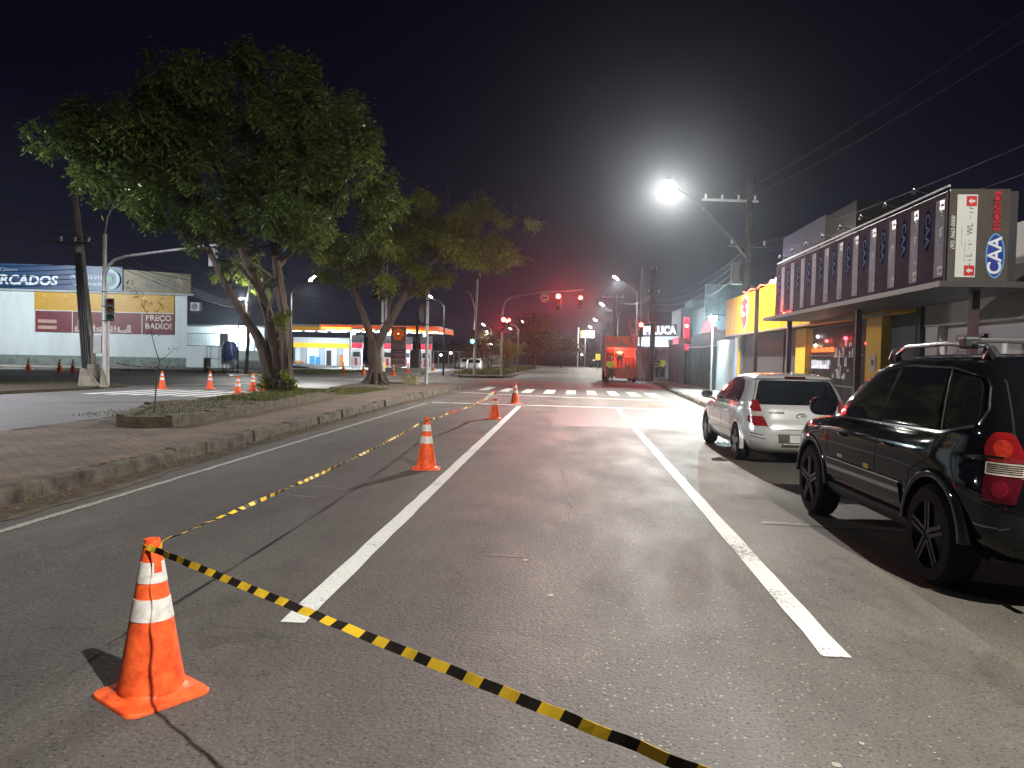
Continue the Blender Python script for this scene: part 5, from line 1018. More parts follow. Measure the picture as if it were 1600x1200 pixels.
for i in range(7):
    q = MB(); w = 9; q.box(-w/2, w/2, 0, 7, 0, 3+(i*37 % 3)); top(q, 'far_building', mat('far_building_%d' % (i % 3), [(.05, .05, .06), (.08, .07, .07), (.04, .045, .05)][i % 3], .8), ['first', 'second', 'third', 'fourth', 'fifth', 'sixth', 'seventh'][i]+' from the left of the low dark far buildings beyond the crossing', 'building', 'far low buildings', loc=(-62+i*9.8, 150+(i*13 % 9), .1))
# ------------------------------------------------------------------ cars
def shell(keys, sub=5, N=96, inf=0.0):
    """closed car skin from horizontal slices (z, y_rear, y_front, half width, corner exponent)"""
    K = catmull(keys, sub); mb = MB(); rings = []
    for (z, yr, yf, w, n) in K:
        yc = (yr+yf)/2; L = (yf-yr)/2+inf; w = w+inf; pts = []
        for j in range(N):
            a = 2*PI*(j+.5)/N; c, s = math.cos(a), math.sin(a)
            # even out the point spacing
            r = 1/((abs(c)**n+abs(s)**n)**(1/n)); pts.append((w*c*r, yc+L*s*r, z+(inf if z > 1.2 else 0)))
        rings.append(mb.addv(pts))
    for i in range(len(rings)-1):
        for j in range(N): mb.face((rings[i]+j, rings[i]+(j+1) % N, rings[i+1]+(j+1) % N, rings[i+1]+j))
    mb.face([rings[0]+j for j in range(N)][::-1]); mb.face([rings[-1]+j for j in range(N)])
    return mb.mesh('shell')
def resample(poly, step=0.03, closed=True, rnd=0.0):
    """round the corners of a 2-D outline"""
    if rnd <= 0: return poly
    out = []; n = len(poly)
    for i in range(n):
        p = Vector(poly[i]); a = Vector(poly[i-1]); b = Vector(poly[(i+1) % n]); da = (a-p); db = (b-p); r = min(rnd, da.length*.45, db.length*.45)
        q0 = p+da.normalized()*r; q1 = p+db.normalized()*r
        for k in range(5): t = k/4; out.append(tuple(q0*(1-t)**2+p*(2*t*(1-t))+q1*t*t))
    return out
class Car:
    def __init__(s, root, keys, off, sub=5):
        s.root = root; s.keys = keys; s.off = off; s.cache = {}; s.sub = sub
    def sk(s, inf):
        if inf not in s.cache: s.cache[inf] = shell(s.keys, s.sub, inf=inf)
        return s.cache[inf]
    def slug(s, name, poly, o, u, v, d, m, inf=.004, parent=None, rnd=0.0, smooth=35, cut=None):
        """piece of the skin inside the extruded outline, standing inf proud of the body"""
        q = MB(); q.prism(resample(poly, rnd=rnd), o, u, v, d); pm = q.mesh('cut')
        me = boolean(s.sk(inf), pm, 'INTERSECT')
        if len(me.polygons) == 0: print('EMPTY SLUG', name)
        me.materials.clear()
        bm = bmesh.new(); bm.from_mesh(me); bmesh.ops.translate(bm, vec=Vector(s.off)*-1, verts=bm.verts); bmesh.ops.recalc_face_normals(bm, faces=bm.faces); bm.to_mesh(me); bm.free()
        me.polygons.foreach_set('use_smooth', [True]*len(me.polygons)); me.set_sharp_from_angle(angle=math.radians(smooth)); me.name = name
        return link_mesh(name, me, m, parent or s.root)
    def left(s, name, poly, m, **k): return s.slug(name, poly, (-1.3, 0, 0), (0, 1, 0), (0, 0, 1), (.85, 0, 0), m, **k)
    def right(s, name, poly, m, **k): return s.slug(name, poly, (.45, 0, 0), (0, 1, 0), (0, 0, 1), (.85, 0, 0), m, **k)
    def both(s, name, poly, m, **k): return [s.left(name, poly, m, **k), s.right(name, poly, m, **k)]
    def rear(s, name, poly, m, depth=.9, **k): return s.slug(name, poly, (0, -.3, 0), (1, 0, 0), (0, 0, 1), (0, depth, 0), m, **k)
    def body(s, arches, m, r=.40, extra=(), inner=None):
        me = s.sk(0.0)
        for y, z in arches:
            for sg in (-1, 1):
                q = MB(); q.lathe([(r, 0), (r, .5)], 40, (sg*.62 if sg > 0 else -1.12, y, z), ax='x'); me = boolean(me, q.mesh('c'), 'DIFFERENCE')
        for q in extra: me = boolean(me, q.mesh('c'), 'DIFFERENCE')
        bm = bmesh.new(); bm.from_mesh(me); bmesh.ops.translate(bm, vec=Vector(s.off)*-1, verts=bm.verts); bm.to_mesh(me); bm.free()
        me.materials.clear(); me.materials.append(m)
        me.polygons.foreach_set('use_smooth', [True]*len(me.polygons)); me.set_sharp_from_angle(angle=math.radians(32)); me.name = 'body'
        return link_mesh('body', me, None, s.root)
def line_poly(pts, w):
    """thin closed outline along an open 2-D path"""
    P = [Vector(p) for p in pts]; L = []; R = []
    for i, p in enumerate(P):
        d = (P[min(i+1, len(P)-1)]-P[max(i-1, 0)]).normalized(); n = Vector((-d.y, d.x))*(w/2); L.append(tuple(p+n)); R.append(tuple(p-n))
    return L+R[::-1]
def wheel(parent, x, y, z, R, wd, side, rimm, spokes=5, hub=.035):
    """side -1: outer face toward -x"""
    t = MB(); s = side
    t.lathe([(R*.66, -wd/2), (R*.90, -wd/2), (R*.985, -wd/2+.03), (R, -wd/2+.055), (R, wd/2-.055), (R*.985, wd/2-.03), (R*.90, wd/2), (R*.66, wd/2)], 44, (0, 0, 0), ax='x', cap=False)
    ty = t.build('tyre', RUBBER, parent, 30, loc=(x, y, z))
    q = MB(); f = s*wd/2
    q.lathe([(R*.67, f*1.0), (R*.68, f*.98), (R*.65, f*.75), (R*.60, f*.2), (R*.60, -f*.8)], 44, ax='x', cap=False)
    rim = q.build('rim', rimm, ty, 30)
    q = MB(); q.lathe([(R*.60, f*.15), (0, f*.15)], 32, ax='x', cap=False); q.build('brake_backing', DARKMETAL, rim)
    q = MB()
    for k in range(spokes):
        a = 2*PI*k/spokes+.3; c_, s_ = math.cos(a), math.sin(a)
        for da in (-.10, .10):
            q.beam((f*.86, .04*math.cos(a+da*6), .04*math.sin(a+da*6)), (f*.88, R*.65*math.cos(a+da), R*.65*math.sin(a+da)), .028, .035, up=(1, 0, 0))
    q.build('spokes', rimm, rim)
    q = MB(); q.lathe([(.0, f*.98), (hub, f*.96), (hub*1.7, f*.86), (hub*1.8, f*.7)], 20, ax='x', cap=False); q.build('hub_cap', rimm, rim, True)
    return ty
def arch_ring(parent, x, y, z, r, side, m, w=.06, out=.035, a0=-12, a1=192):
    mb = MB(); n = 30; P = []
    for i in range(n+1):
        a = math.radians(a0+(a1-a0)*i/n); c, s = math.cos(a), math.sin(a); k = []
        for (dr, dx) in ((-.012, -.05), (-.012, out*.8), (.012, out), (w*.6, out*.85), (w, .0), (w*.9, -.05)):
            k.append((x+side*dx, y+(r+dr)*c, z+(r+dr)*s))
        P.append(mb.addv(k))
    for i in range(n):
        for j in range(5): mb.face((P[i]+j, P[i]+j+1, P[i+1]+j+1, P[i+1]+j))
        mb.face((P[i]+5, P[i], P[i+1], P[i+1]+5))
    return mb.build('wheel_arch', m, parent, 50)
def mirror(parent, x, y, z, side, m, sc=1.0):
    """door mirror shell: rounded box"""
    mb = MB(); rings = []
    for k in range(9):
        t = k/8; yy = -.09+.17*t; sx = .115*math.sqrt(max(.02, 1-(t*1.0-.12)**4)); f = (1-.55*t**2)
        ring = []
        for j in range(20):
            a = 2*PI*j/20; c, s = math.cos(a), math.sin(a); r = 1/((abs(c)**3+abs(s)**3)**(1/3)); ring.append(((sx*c*r*f-.0)*1.1*sc, yy*sc, .085*s*r*f*sc))
        rings.append(mb.addv(ring))
    for i in range(8):
        for j in range(20): mb.face((rings[i]+j, rings[i]+(j+1) % 20, rings[i+1]+(j+1) % 20, rings[i+1]+j))
    mb.face([rings[0]+j for j in range(20)][::-1]); mb.face([rings[-1]+j for j in range(20)])
    o = mb.build('door_mirror', m, parent, 50, loc=(x, y, z))
    q = MB(); q.prism([(.10*math.cos(a)*1.0, .07*math.sin(a)) for a in [2*PI*i/20 for i in range(20)]], (0, -.093*sc, 0), (1, 0, 0), (0, 0, 1), (0, .003, 0)); q.build('mirror_glass', CHROME, o)
    q = MB(); q.beam((0, 0.02, -.06), (-side*.16, .05, -.09), .05, .035); q.build('mirror_stalk', BLACKP, o)
    return o
def handle(parent, x, y, z, m):
    q = MB(); q.tube([(x+.0, y-.10, z), (x-.03, y-.08, z), (x-.035, y+.07, z+.005), (x, y+.10, z+.005)], .012, 8); return q.build('door_handle', m, parent, True)
# ---- black off-roader, right foreground
BPAINT = mat('black_car_paint', (.004, .0042, .0055), .5, var=.15, coat=.85, spec=0.0, scale=1.2)
TRIMB = mat('black_trim', (.010, .010, .011), .38, var=.2)
TL_RED = mat('tail_lamp_red', (.20, .008, .010), .10, coat=1.0, var=.15, scale=14, emit=(1, .02, .02), estr=.0); TL_CLR = mat('tail_lamp_clear', (.42, .36, .30), .10, coat=1.0, var=.35, scale=30); TL_DRK = mat('tail_lamp_dark_red', (.055, .004, .008), .10, coat=1.0, var=.3, scale=20, emit=(1, .02, .02), estr=.0)
suv = empty('parked_car', (3.66, 5.18, 0), .028, 'black off-road car with silver roof rails parked at the right edge', 'car')
SK = [(.30, .22, 4.10, .78, 6), (.36, .10, 4.20, .83, 6.5), (.48, .02, 4.28, .885, 7), (.62, 0.0, 4.31, .905, 7), (.76, .02, 4.31, .912, 7), (.86, .07, 4.26, .91, 6.5), (.94, .08, 4.16, .905, 6), (1.00, .08, 3.90, .895, 6), (1.045, .085, 3.55, .885, 6), (1.085, .09, 3.25, .875, 6),
      (1.15, .115, 3.12, .86, 6.5), (1.30, .19, 2.88, .815, 7), (1.45, .27, 2.62, .765, 7), (1.55, .33, 2.44, .725, 6.5), (1.60, .37, 2.33, .695, 6), (1.64, .44, 2.2, .64, 5), (1.665, .58, 2.0, .54, 4.5), (1.68, .85, 1.75, .36, 4), (1.684, 1.1, 1.5, .12, 3)]
suv.scale = (1, 1, 1.045); sv = Car(suv, SK, (0, 0, 0), 5)
RW_, FW_ = (.86, .36), (3.50, .36); RR = .365
sv.body([RW_, FW_], BPAINT, r=.425)
SEAMB = mat('divider_black', (.002, .002, .002), .8, spec=.1)
# side glass as one dark band with chrome surround; rear quarter glass separate
sv.both('side_window', [(.86, 1.13), (2.93, 1.105), (2.42, 1.50), (1.6, 1.565), (1.0, 1.555)], GLASSD, rnd=.05)
sv.both('quarter_window', [(.40, 1.20), (.80, 1.13), (.94, 1.55), (.52, 1.50)], GLASSD, rnd=.09)
sv.both('window_chrome', line_poly([(.44, 1.185), (.80, 1.112), (1.6, 1.095), (2.98, 1.083)], .017), CHROME, inf=.009)
for e in ([(.80, 1.13), (.95, 1.565)], [(.40, 1.20), (.37, 1.30), (.44, 1.45), (.52, 1.52), (.95, 1.572), (1.6, 1.582), (2.42, 1.518), (2.98, 1.083)]): sv.left('window_chrome', line_poly(e, .009), CHROME, inf=.008)
sv.both('window_divider', line_poly([(1.86, 1.10), (1.78, 1.57)], .05), SEAMB, inf=.005)
SEAM = mat('seam_black', (.002, .002, .002), .9, var=.01)
for e in ([(1.84, 1.09), (1.86, .50)], [(.84, 1.10), (.90, .92), (1.20, .78), (1.28, .50), (2.9, .49), (3.02, .75), (3.05, 1.07)]): sv.left('door_seam', line_poly(e, .010), SEAM, inf=.002)
sv.both('door_moulding', [(1.33, .50), (2.98, .50), (2.98, .66), (1.36, .66)], BPAINT, inf=.020, rnd=.03)
sv.left('moulding_chrome', line_poly([(1.34, .665), (2.97, .668)], .010), CHROME, inf=.020)
sv.left('side_step', [(1.30, .30), (3.05, .30), (3.05, .42), (1.30, .42)], mat('grey_cladding', (.035, .035, .036), .45), inf=.03)
sv.both('shoulder_line', line_poly([(.2, 1.0), (1.2, .985), (2.4, .96), (3.6, .93)], .014), BPAINT, inf=.008)
sv.left('fuel_flap', [(.36, .80), (.56, .80), (.56, .97), (.36, .97)], BPAINT, inf=.004, rnd=.03)
handle(suv, -.885, 2.16-.55, .93, BPAINT); handle(suv, -.89, 2.62, .915, BPAINT)
for s in (-1, 1):
    for (y, z) in (RW_, FW_): arch_ring(suv, s*.893, y, z, .430, s, BPAINT, w=.065, out=.026, a0=6, a1=176)
    mirror(suv, s*1.02, 2.93, 1.17, s, BPAINT, 1.05)
    q = MB(); q.tube([(s*.60, .62, 1.655), (s*.60, .72, 1.735), (s*.60, 1.3, 1.755), (s*.60, 2.0, 1.735), (s*.60, 2.28, 1.63)], .020, 10); r_ = q.build('roof_rail', mat('rail_silver', (.45, .46, .47), .25, .9), suv, True)
    for y in (.66, 2.22): q = MB(); q.tube([(s*.60, y-.07, 1.63), (s*.60, y, 1.70), (s*.60, y+.07, 1.63)], .032, 8); q.build('rail_foot', BLACKP, r_)
for y in (.95,):
    q = MB(); q.box(-.66, .66, y-.03, y+.03, 1.755, 1.79); o = q.build('cross_bar', mat('bar_dark', (.06, .06, .06), .4), suv, bevel=.01); 
    for s in (-1, 1): q = MB(); q.box(s*.61-.06, s*.61+.06, y-.055, y+.055, 1.71, 1.80); q.build('bar_clamp', BLACKP, o, bevel=.02)
for (y, z) in (RW_, FW_):
    for s in (-1, 1): wheel(suv, s*.80, y, z, RR, .235, s, mat('dark_alloy', (.018, .018, .02), .30, .8), 5)
# tail lamps wrap the corners: cut along the diagonal
def diag(car, name, poly, m, sx=-1, inf=.006, rnd=.03, ang=50, parent=None):
    a = math.radians(ang); u = Vector((math.cos(a), -math.sin(a)*sx*-1*-1, 0)) if False else Vector((math.cos(a)*1, sx*math.sin(a), 0)); d = Vector((-sx*math.sin(a), math.cos(a), 0)); o = Vector((sx*.80, .10, 0))-d*.4
    return car.slug(name, poly, o, u, (0, 0, 1), d*.65, m, inf=inf, rnd=rnd, parent=parent)
for sx in (-1, 1):
    f = (lambda P: P) if sx < 0 else (lambda P: [(-a, b) for a, b in P])
    diag(sv, 'tail_lamp', f([(-.17, .97), (-.185, 1.07), (-.12, 1.165), (.0, 1.16), (.06, 1.05), (.075, .97)]), TL_RED, sx, rnd=.04)
    diag(sv, 'tail_lamp', f([(-.165, .885), (-.168, .965), (.075, .965), (.072, .885)]), TL_CLR, sx, rnd=.008)
    diag(sv, 'tail_lamp', f([(-.165, .715), (-.166, .88), (.072, .88), (.06, .715)]), TL_DRK, sx, rnd=.02)
    for k in range(5): diag(sv, 'lamp_rib', f([(-.155, .897+k*.013), (.065, .897+k*.013), (.065, .903+k*.013), (-.155, .903+k*.013)]), CHROME, sx, inf=.0075, rnd=0)
for sx in (-1, 1):
    f = (lambda P: P) if sx < 0 else (lambda P: [(-a, b) for a, b in P])
    for (cu, cz, ru, rz_, mm) in ((-.06, 1.055, .062, .06, 'tail_bulb_bright'), (-.05, .80, .055, .055, 'tail_bulb_dark')):
        diag(sv, 'lamp_reflector', f([(cu+ru*math.cos(2*PI*i/20), cz+rz_*math.sin(2*PI*i/20)) for i in range(20)]), mat(mm, (.42, .03, .015) if 'bright' in mm else (.10, .006, .012), .12, coat=1.0, var=.35, scale=30), sx, inf=.0072, rnd=0)
sv.rear('rear_window', [(-.62, 1.18), (.62, 1.18), (.54, 1.53), (-.54, 1.53)], GLASSD, rnd=.07, depth=.8)
sv.rear('tailgate_seam', line_poly([(-.66, 1.5), (-.70, 1.16), (-.66, .95), (-.655, .60), (.655, .60), (.66, .95), (.70, 1.16), (.66, 1.5)], .010), SEAM, inf=.002, depth=.7)
sv.rear('bumper', [(-.90, .34), (.90, .34), (.90, .68), (.60, .64), (-.60, .64), (-.90, .68)], BPAINT, inf=.035, depth=.42, rnd=.03)
sv.rear('bumper_lip', [(-.88, .30), (.88, .30), (.88, .43), (-.88, .43)], TRIMB, inf=.04, depth=.40)
q = MB(); q.box(-.26, .26, -.02, .0, .78, .92); q.build('number_plate', mat('plate', (.5, .5, .5), .4), suv)
q = MB(); q.tube([(-.55, -.03, .30), (-.55, .2, .30)], .03, 10); q.build('exhaust_pipe', CHROME, suv)
q = MB(); q.box(-.7, .7, .4, 4.0, .28, .45); q.build('underbody', BLACKP, suv)
ST = mat('yellow_sticker', (.6, .38, .02), .4); sv.left('sticker', [(1.98, .68), (2.09, .68), (2.09, .72), (1.98, .72)], ST, inf=.004)
sv.left('model_badge', [(2.6, .70), (2.72, .70), (2.72, .73), (2.6, .73)], CHROME, inf=.004)
# ---- silver hatchback
SPAINT = mat('silver_car_paint', (.60, .61, .60), .22, .35, var=.05, coat=1.0, scale=1.0)
hb = empty('parked_car', (3.68, 12.45, 0), 0.012, 'silver hatchback with red tail lamps parked in front of the black car', 'car')
HK = [(.20, .24, 3.95, .74, 6), (.26, .10, 4.06, .80, 6), (.38, .02, 4.17, .855, 6), (.52, .0, 4.22, .88, 5.5), (.64, .02, 4.22, .886, 5), (.74, .07, 4.14, .886, 5), (.83, .11, 3.95, .88, 5), (.90, .14, 3.62, .868, 5), (.955, .17, 3.25, .85, 5),
      (1.02, .215, 3.05, .83, 5.5), (1.15, .315, 2.72, .775, 6), (1.28, .42, 2.38, .715, 6), (1.36, .49, 2.16, .67, 5.5), (1.415, .56, 1.98, .61, 5), (1.45, .66, 1.82, .52, 4.5), (1.472, .85, 1.62, .36, 4), (1.48, 1.05, 1.4, .12, 3)]
hv = Car(hb, HK, (0, 0, 0), 5)
HR, HF = (.78, .31), (3.43, .31)
hv.body([HR, HF], SPAINT, r=.350)
HG = mat('tinted_glass_red_reflection', (.022, .006, .010), .04, coat=1.0, var=.2)  # tinted glass, red signal reflections put into its colour
hv.both('side_window', [(.72, 1.0), (.90, .985), (2.93, .965), (2.42, 1.24), (2.05, 1.355), (1.5, 1.395), (1.0, 1.355), (.76, 1.2)], HG, rnd=.06)
hv.both('window_divider', line_poly([(1.92, .98), (1.84, 1.38)], .05), BLACKP, inf=.007)
hv.left('window_trim', line_poly([(.74, .985), (.90, .972), (2.94, .952)], .012), BLACKP, inf=.007)
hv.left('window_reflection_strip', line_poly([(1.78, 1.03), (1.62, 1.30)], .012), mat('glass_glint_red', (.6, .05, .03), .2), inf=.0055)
GSEAM = mat('grey_seam', (.03, .03, .03), .9)
for e in ([(1.90, .97), (1.92, .33)], [(.70, .98), (.86, .80), (1.16, .62), (1.22, .33), (2.95, .32), (3.03, .6), (2.98, .95)]): hv.left('door_seam', line_poly(e, .009), GSEAM, inf=.0015)
hv.left('sill_trim', line_poly([(1.2, .46), (2.95, .43)], .02), SPAINT, inf=.010); hv.left('shoulder_line', line_poly([(.3, .86), (1.2, .845), (3.4, .80)], .012), SPAINT, inf=.007)
handle(hb, -.885, 1.40, .80, SPAINT); handle(hb, -.887, 2.30, .785, SPAINT)
for s in (-1, 1):
    mirror(hb, s*.98, 2.88, 1.02, s, SPAINT, .9)
    for (y, z) in (HR, HF): wheel(hb, s*.775, y, z, .315, .20, s, mat('silver_alloy', (.38, .38, .39), .3, .8), 5); arch_ring(hb, s*.868, y, z, .352, s, SPAINT, w=.03, out=.012)
hv.rear('rear_window', [(-.68, .975), (.68, .975), (.66, 1.08), (.57, 1.36), (-.57, 1.36), (-.66, 1.08)], GLASSD, rnd=.06, depth=.9)
hv.rear('spoiler', [(-.60, 1.385), (-.17, 1.395), (-.17, 1.44), (-.60, 1.425)], SPAINT, inf=.03, depth=.9, rnd=.01); hv.rear('spoiler', [(.17, 1.395), (.60, 1.385), (.60, 1.425), (.17, 1.44)], SPAINT, inf=.03, depth=.9, rnd=.01)
hv.rear('brake_light', [(-.165, 1.39), (.165, 1.39), (.165, 1.425), (-.165, 1.425)], TL_DRK, inf=.022, depth=.9)
hv.rear('tailgate_seam', line_poly([(-.60, 1.36), (-.72, .98), (-.56, .66), (-.50, .585), (.50, .585), (.56, .66), (.72, .98), (.60, 1.36)], .009), GSEAM, inf=.002, depth=.9)
hv.rear('tailgate_crease', line_poly([(-.50, .665), (0, .645), (.50, .665)], .02), SPAINT, inf=.012, depth=.6)
for sx in (-1, 1):
    f = (lambda P: P) if sx < 0 else (lambda P: [(-a, b) for a, b in P])
    diag(hv, 'tail_lamp', f([(-.15, .865), (-.10, 1.07), (-.02, 1.07), (.10, .865)]), TL_RED, sx, ang=42, rnd=.015)
    diag(hv, 'tail_lamp', f([(-.155, .79), (-.15, .86), (.10, .86), (.14, .79)]), TL_CLR, sx, ang=42, rnd=.006)
    diag(hv, 'tail_lamp', f([(-.145, .70), (-.155, .785), (.14, .785), (.24, .64), (.02, .635)]), TL_RED, sx, ang=42, rnd=.015)
    diag(hv, 'bumper_groove', f([(-.05, .525), (.20, .50), (.20, .49), (-.05, .513)]), GSEAM, sx, ang=42, rnd=0, inf=.003); diag(hv, 'bumper_groove', f([(-.05, .475), (.22, .44), (.22, .43), (-.05, .465)]), GSEAM, sx, ang=42, rnd=0, inf=.003)
hv.rear('bumper_recess', [(-.36, .37), (.36, .37), (.38, .52), (-.38, .52)], mat('recess_dark', (.08, .08, .075), .5), inf=.004, depth=.5, rnd=.02)
q = MB(); q.box(-.20, .20, -.022, -.006, .385, .505); o = q.build('number_plate', mat('plate_white', (.52, .52, .50), .4), hb); text('O I', .085, (.06, -.026, .445), (1, 0, 0), (0, 0, 1), mat('plate_letters', (.05, .05, .06), .5), hb, ext=.001)
q = MB(); q.box(-.30, .3, -.03, .1, .355, .37); q.build('bumper_lip', mat('lip_light', (.4, .4, .38), .4), hb)
q = MB(); rg = []
for k in range(33): a = 2*PI*k/32; rg.append((.075*math.cos(a), .085, .80+.045*math.sin(a)))
q.tube(rg, .0065, 8, cap=False); q.tube([(-.042, .082, .768), (-.028, .08, .832)], .007, 6); q.tube([(.028, .082, .768), (.042, .08, .832)], .007, 6); q.tube([(-.035, .08, .797), (0, .078, .806), (.035, .08, .803)], .0065, 6); q.build('emblem', CHROME, hb, True)
text('HYUNDAI', .052, (-.38, .098, .855), (1, 0, 0), (0, .25, 1), DARKMETAL, hb, ext=.002, bold=.001)
q = MB(); q.prism([(-.05, 0), (.07, 0), (.0, .07), (-.03, .065)], (-.012, .72, 1.44), (0, 1, 0), (0, 0, 1), (.024, 0, 0)); q.build('roof_aerial', SPAINT, hb, bevel=.004)
q = MB(); q.box(-.65, .65, .3, 3.9, .18, .35); q.build('underbody', BLACKP, hb)
# far parked cars, simple but whole
def far_car(x, y, rz, c, label):
    t = empty('parked_car', (x, y, 0), rz, label, 'car', 'far parked cars'); cv = Car(t, HK, (0, 2.1, 0), 2)
    me = cv.sk(0.0).copy(); bm = bmesh.new(); bm.from_mesh(me); bmesh.ops.translate(bm, vec=(0, -2.1, 0), verts=bm.verts); bm.to_mesh(me); bm.free(); me.materials.clear(); me.polygons.foreach_set('use_smooth', [True]*len(me.polygons))
    link_mesh('body', me, mat('far_paint_%d' % int(c[0]*100+c[2]*10), c, .25, .2, coat=.8), t)
    cv.left('window', [(.75, 1.0), (2.9, .97), (2.1, 1.33), (1.1, 1.33)], GLASSD); cv.right('window', [(.75, 1.0), (2.9, .97), (2.1, 1.33), (1.1, 1.33)], GLASSD); cv.rear('rear_window', [(-.6, .99), (.6, .99), (.52, 1.33), (-.52, 1.33)], GLASSD)
    for y_ in (.78, 3.43):
        for s in (-1, 1): q = MB(); q.lathe([(.31, -.1), (.31, .1)], 18, (s*.79, y_-2.1, .31), ax='x'); q.build('wheel', RUBBER, t)
    return t
far_car(-9.9, 79, .1, (.45, .45, .44), 'pale far car standing on the far median road by the small trees')
far_car(-33.0, 74.5, 1.4, (.03, .03, .032), 'dark car behind the low wall left of the big trunk')
far_car(4.6, 148, .05, (.04, .04, .045), 'dark far car parked beyond the orange truck')
far_car(-12.8, 92, .3, (.5, .5, .5), 'white far car with its lamp on, left of the signal mast')
q = MB(); q.lathe([(0, 0), (.12, 0), (.12, .03), (0, .04)], 12, (0, 0, 0), ax='y'); top(q, 'headlamp', emis('headlamp_glow', (1, .6, .35), 90), 'warm headlamp glowing low beside the tall pale post', 'lamp', loc=(-11.1, 89.8, .82))
# ------------------------------------------------------------------ trees and plants
def leafmat(name, c, var=.45, rough=.55, tr=.25):
    m = bpy.data.materials.new(name); m.use_nodes = True; nt = m.node_tree; N = nt.nodes.new; L = nt.links.new; b = nt.nodes['Principled BSDF']
    at = N('ShaderNodeAttribute'); at.attribute_name = 'shade'; rp = N('ShaderNodeValToRGB'); L(at.outputs['Fac'], rp.inputs[0])
    rp.color_ramp.elements[0].color = (c[0]*(1-var), c[1]*(1-var), c[2]*(1-var), 1); rp.color_ramp.elements[1].color = (c[0]*(1+var)*1.15, c[1]*(1+var), c[2]*(1+var)*.8, 1)
    L(rp.outputs[0], b.inputs['Base Color']); b.inputs['Roughness'].default_value = rough; b.inputs['Specular IOR Level'].default_value = .35
    t = N('ShaderNodeBsdfTranslucent'); L(rp.outputs[0], t.inputs[0]); mx = N('ShaderNodeMixShader'); mx.inputs[0].default_value = tr
    out = nt.nodes['Material Output']; L(b.outputs[0], mx.inputs[1]); L(t.outputs[0], mx.inputs[2]); L(mx.outputs[0], out.inputs[0]); return m
def leaf_mesh(name, P, D, Nn, ln, wd, shade):
    """leaf-shaped 4-corner faces: P base, D direction, Nn side direction"""
    n = len(P); D = D/np.linalg.norm(D, axis=1)[:, None]; S = np.cross(D, Nn); S = S/np.maximum(1e-6, np.linalg.norm(S, axis=1))[:, None]
    ln = ln[:, None]; wd = wd[:, None]; V = np.empty((n*4, 3)); up = np.cross(S, D)
    V[0::4] = P; V[1::4] = P+D*ln*.5+S*wd*.5-up*wd*.12; V[2::4] = P+D*ln-up*ln*.06; V[3::4] = P+D*ln*.5-S*wd*.5-up*wd*.12
    me = bpy.data.meshes.new(name); me.vertices.add(n*4); me.vertices.foreach_set('co', V.ravel()); me.loops.add(n*4); me.loops.foreach_set('vertex_index', np.arange(n*4, dtype=np.int32))
    me.polygons.add(n); me.polygons.foreach_set('loop_start', np.arange(0, n*4, 4, dtype=np.int32)); me.polygons.foreach_set('loop_total', np.full(n, 4, dtype=np.int32))
    a = me.attributes.new('shade', 'FLOAT', 'FACE'); a.data.foreach_set('value', shade.astype(np.float32)); me.update(calc_edges=True); me.validate(); return me
def whorls(lobes, per, leaves, ln, wd, droop, rng, yscale=1.0, squash=1.0, shell=.55, tuft=.10):
    P = []; D = []; sh = []
    for (x, y, z, r) in lobes:
        n = max(4, int(per*(r**2)))
        # sub-clumps give the lobe an uneven outline
        ns = max(5, int(7*r)); dirs = rng.normal(size=(ns, 3)); dirs /= np.linalg.norm(dirs, axis=1)[:, None]; sub = dirs*r*rng.uniform(.55, 1.0, (ns, 1)); subr = rng.uniform(.25, .5, ns)*r
        k = rng.integers(0, ns, n); d = rng.normal(size=(n, 3)); d /= np.linalg.norm(d, axis=1)[:, None]
        rad = rng.uniform(shell, 1.0, n)**.6*subr[k]; c = sub[k]+d*rad[:, None]; c[:, 1] *= yscale; c[:, 2] *= squash
        c += np.array([x, y, z]); tone = rng.uniform(0, 1, ns)[k]*.6
        for q in range(leaves):
            a = rng.uniform(0, 2*PI, n); dr = rng.uniform(-.2, 1.0, n)*droop
            dd = np.stack([np.cos(a), np.sin(a), -dr], 1)+d*.35; P.append(c+rng.normal(size=(n, 3))*tuft); D.append(dd); sh.append(np.clip(tone+rng.uniform(0, .4, n), 0, 1))
    P = np.concatenate(P); D = np.concatenate(D); sh = np.concatenate(sh); n = len(P)
    Nn = rng.normal(size=(n, 3))*.35+np.array([0, 0, 1.0]); return P, D, Nn, rng.uniform(.7, 1.25, n)*ln, rng.uniform(.75, 1.2, n)*wd, sh
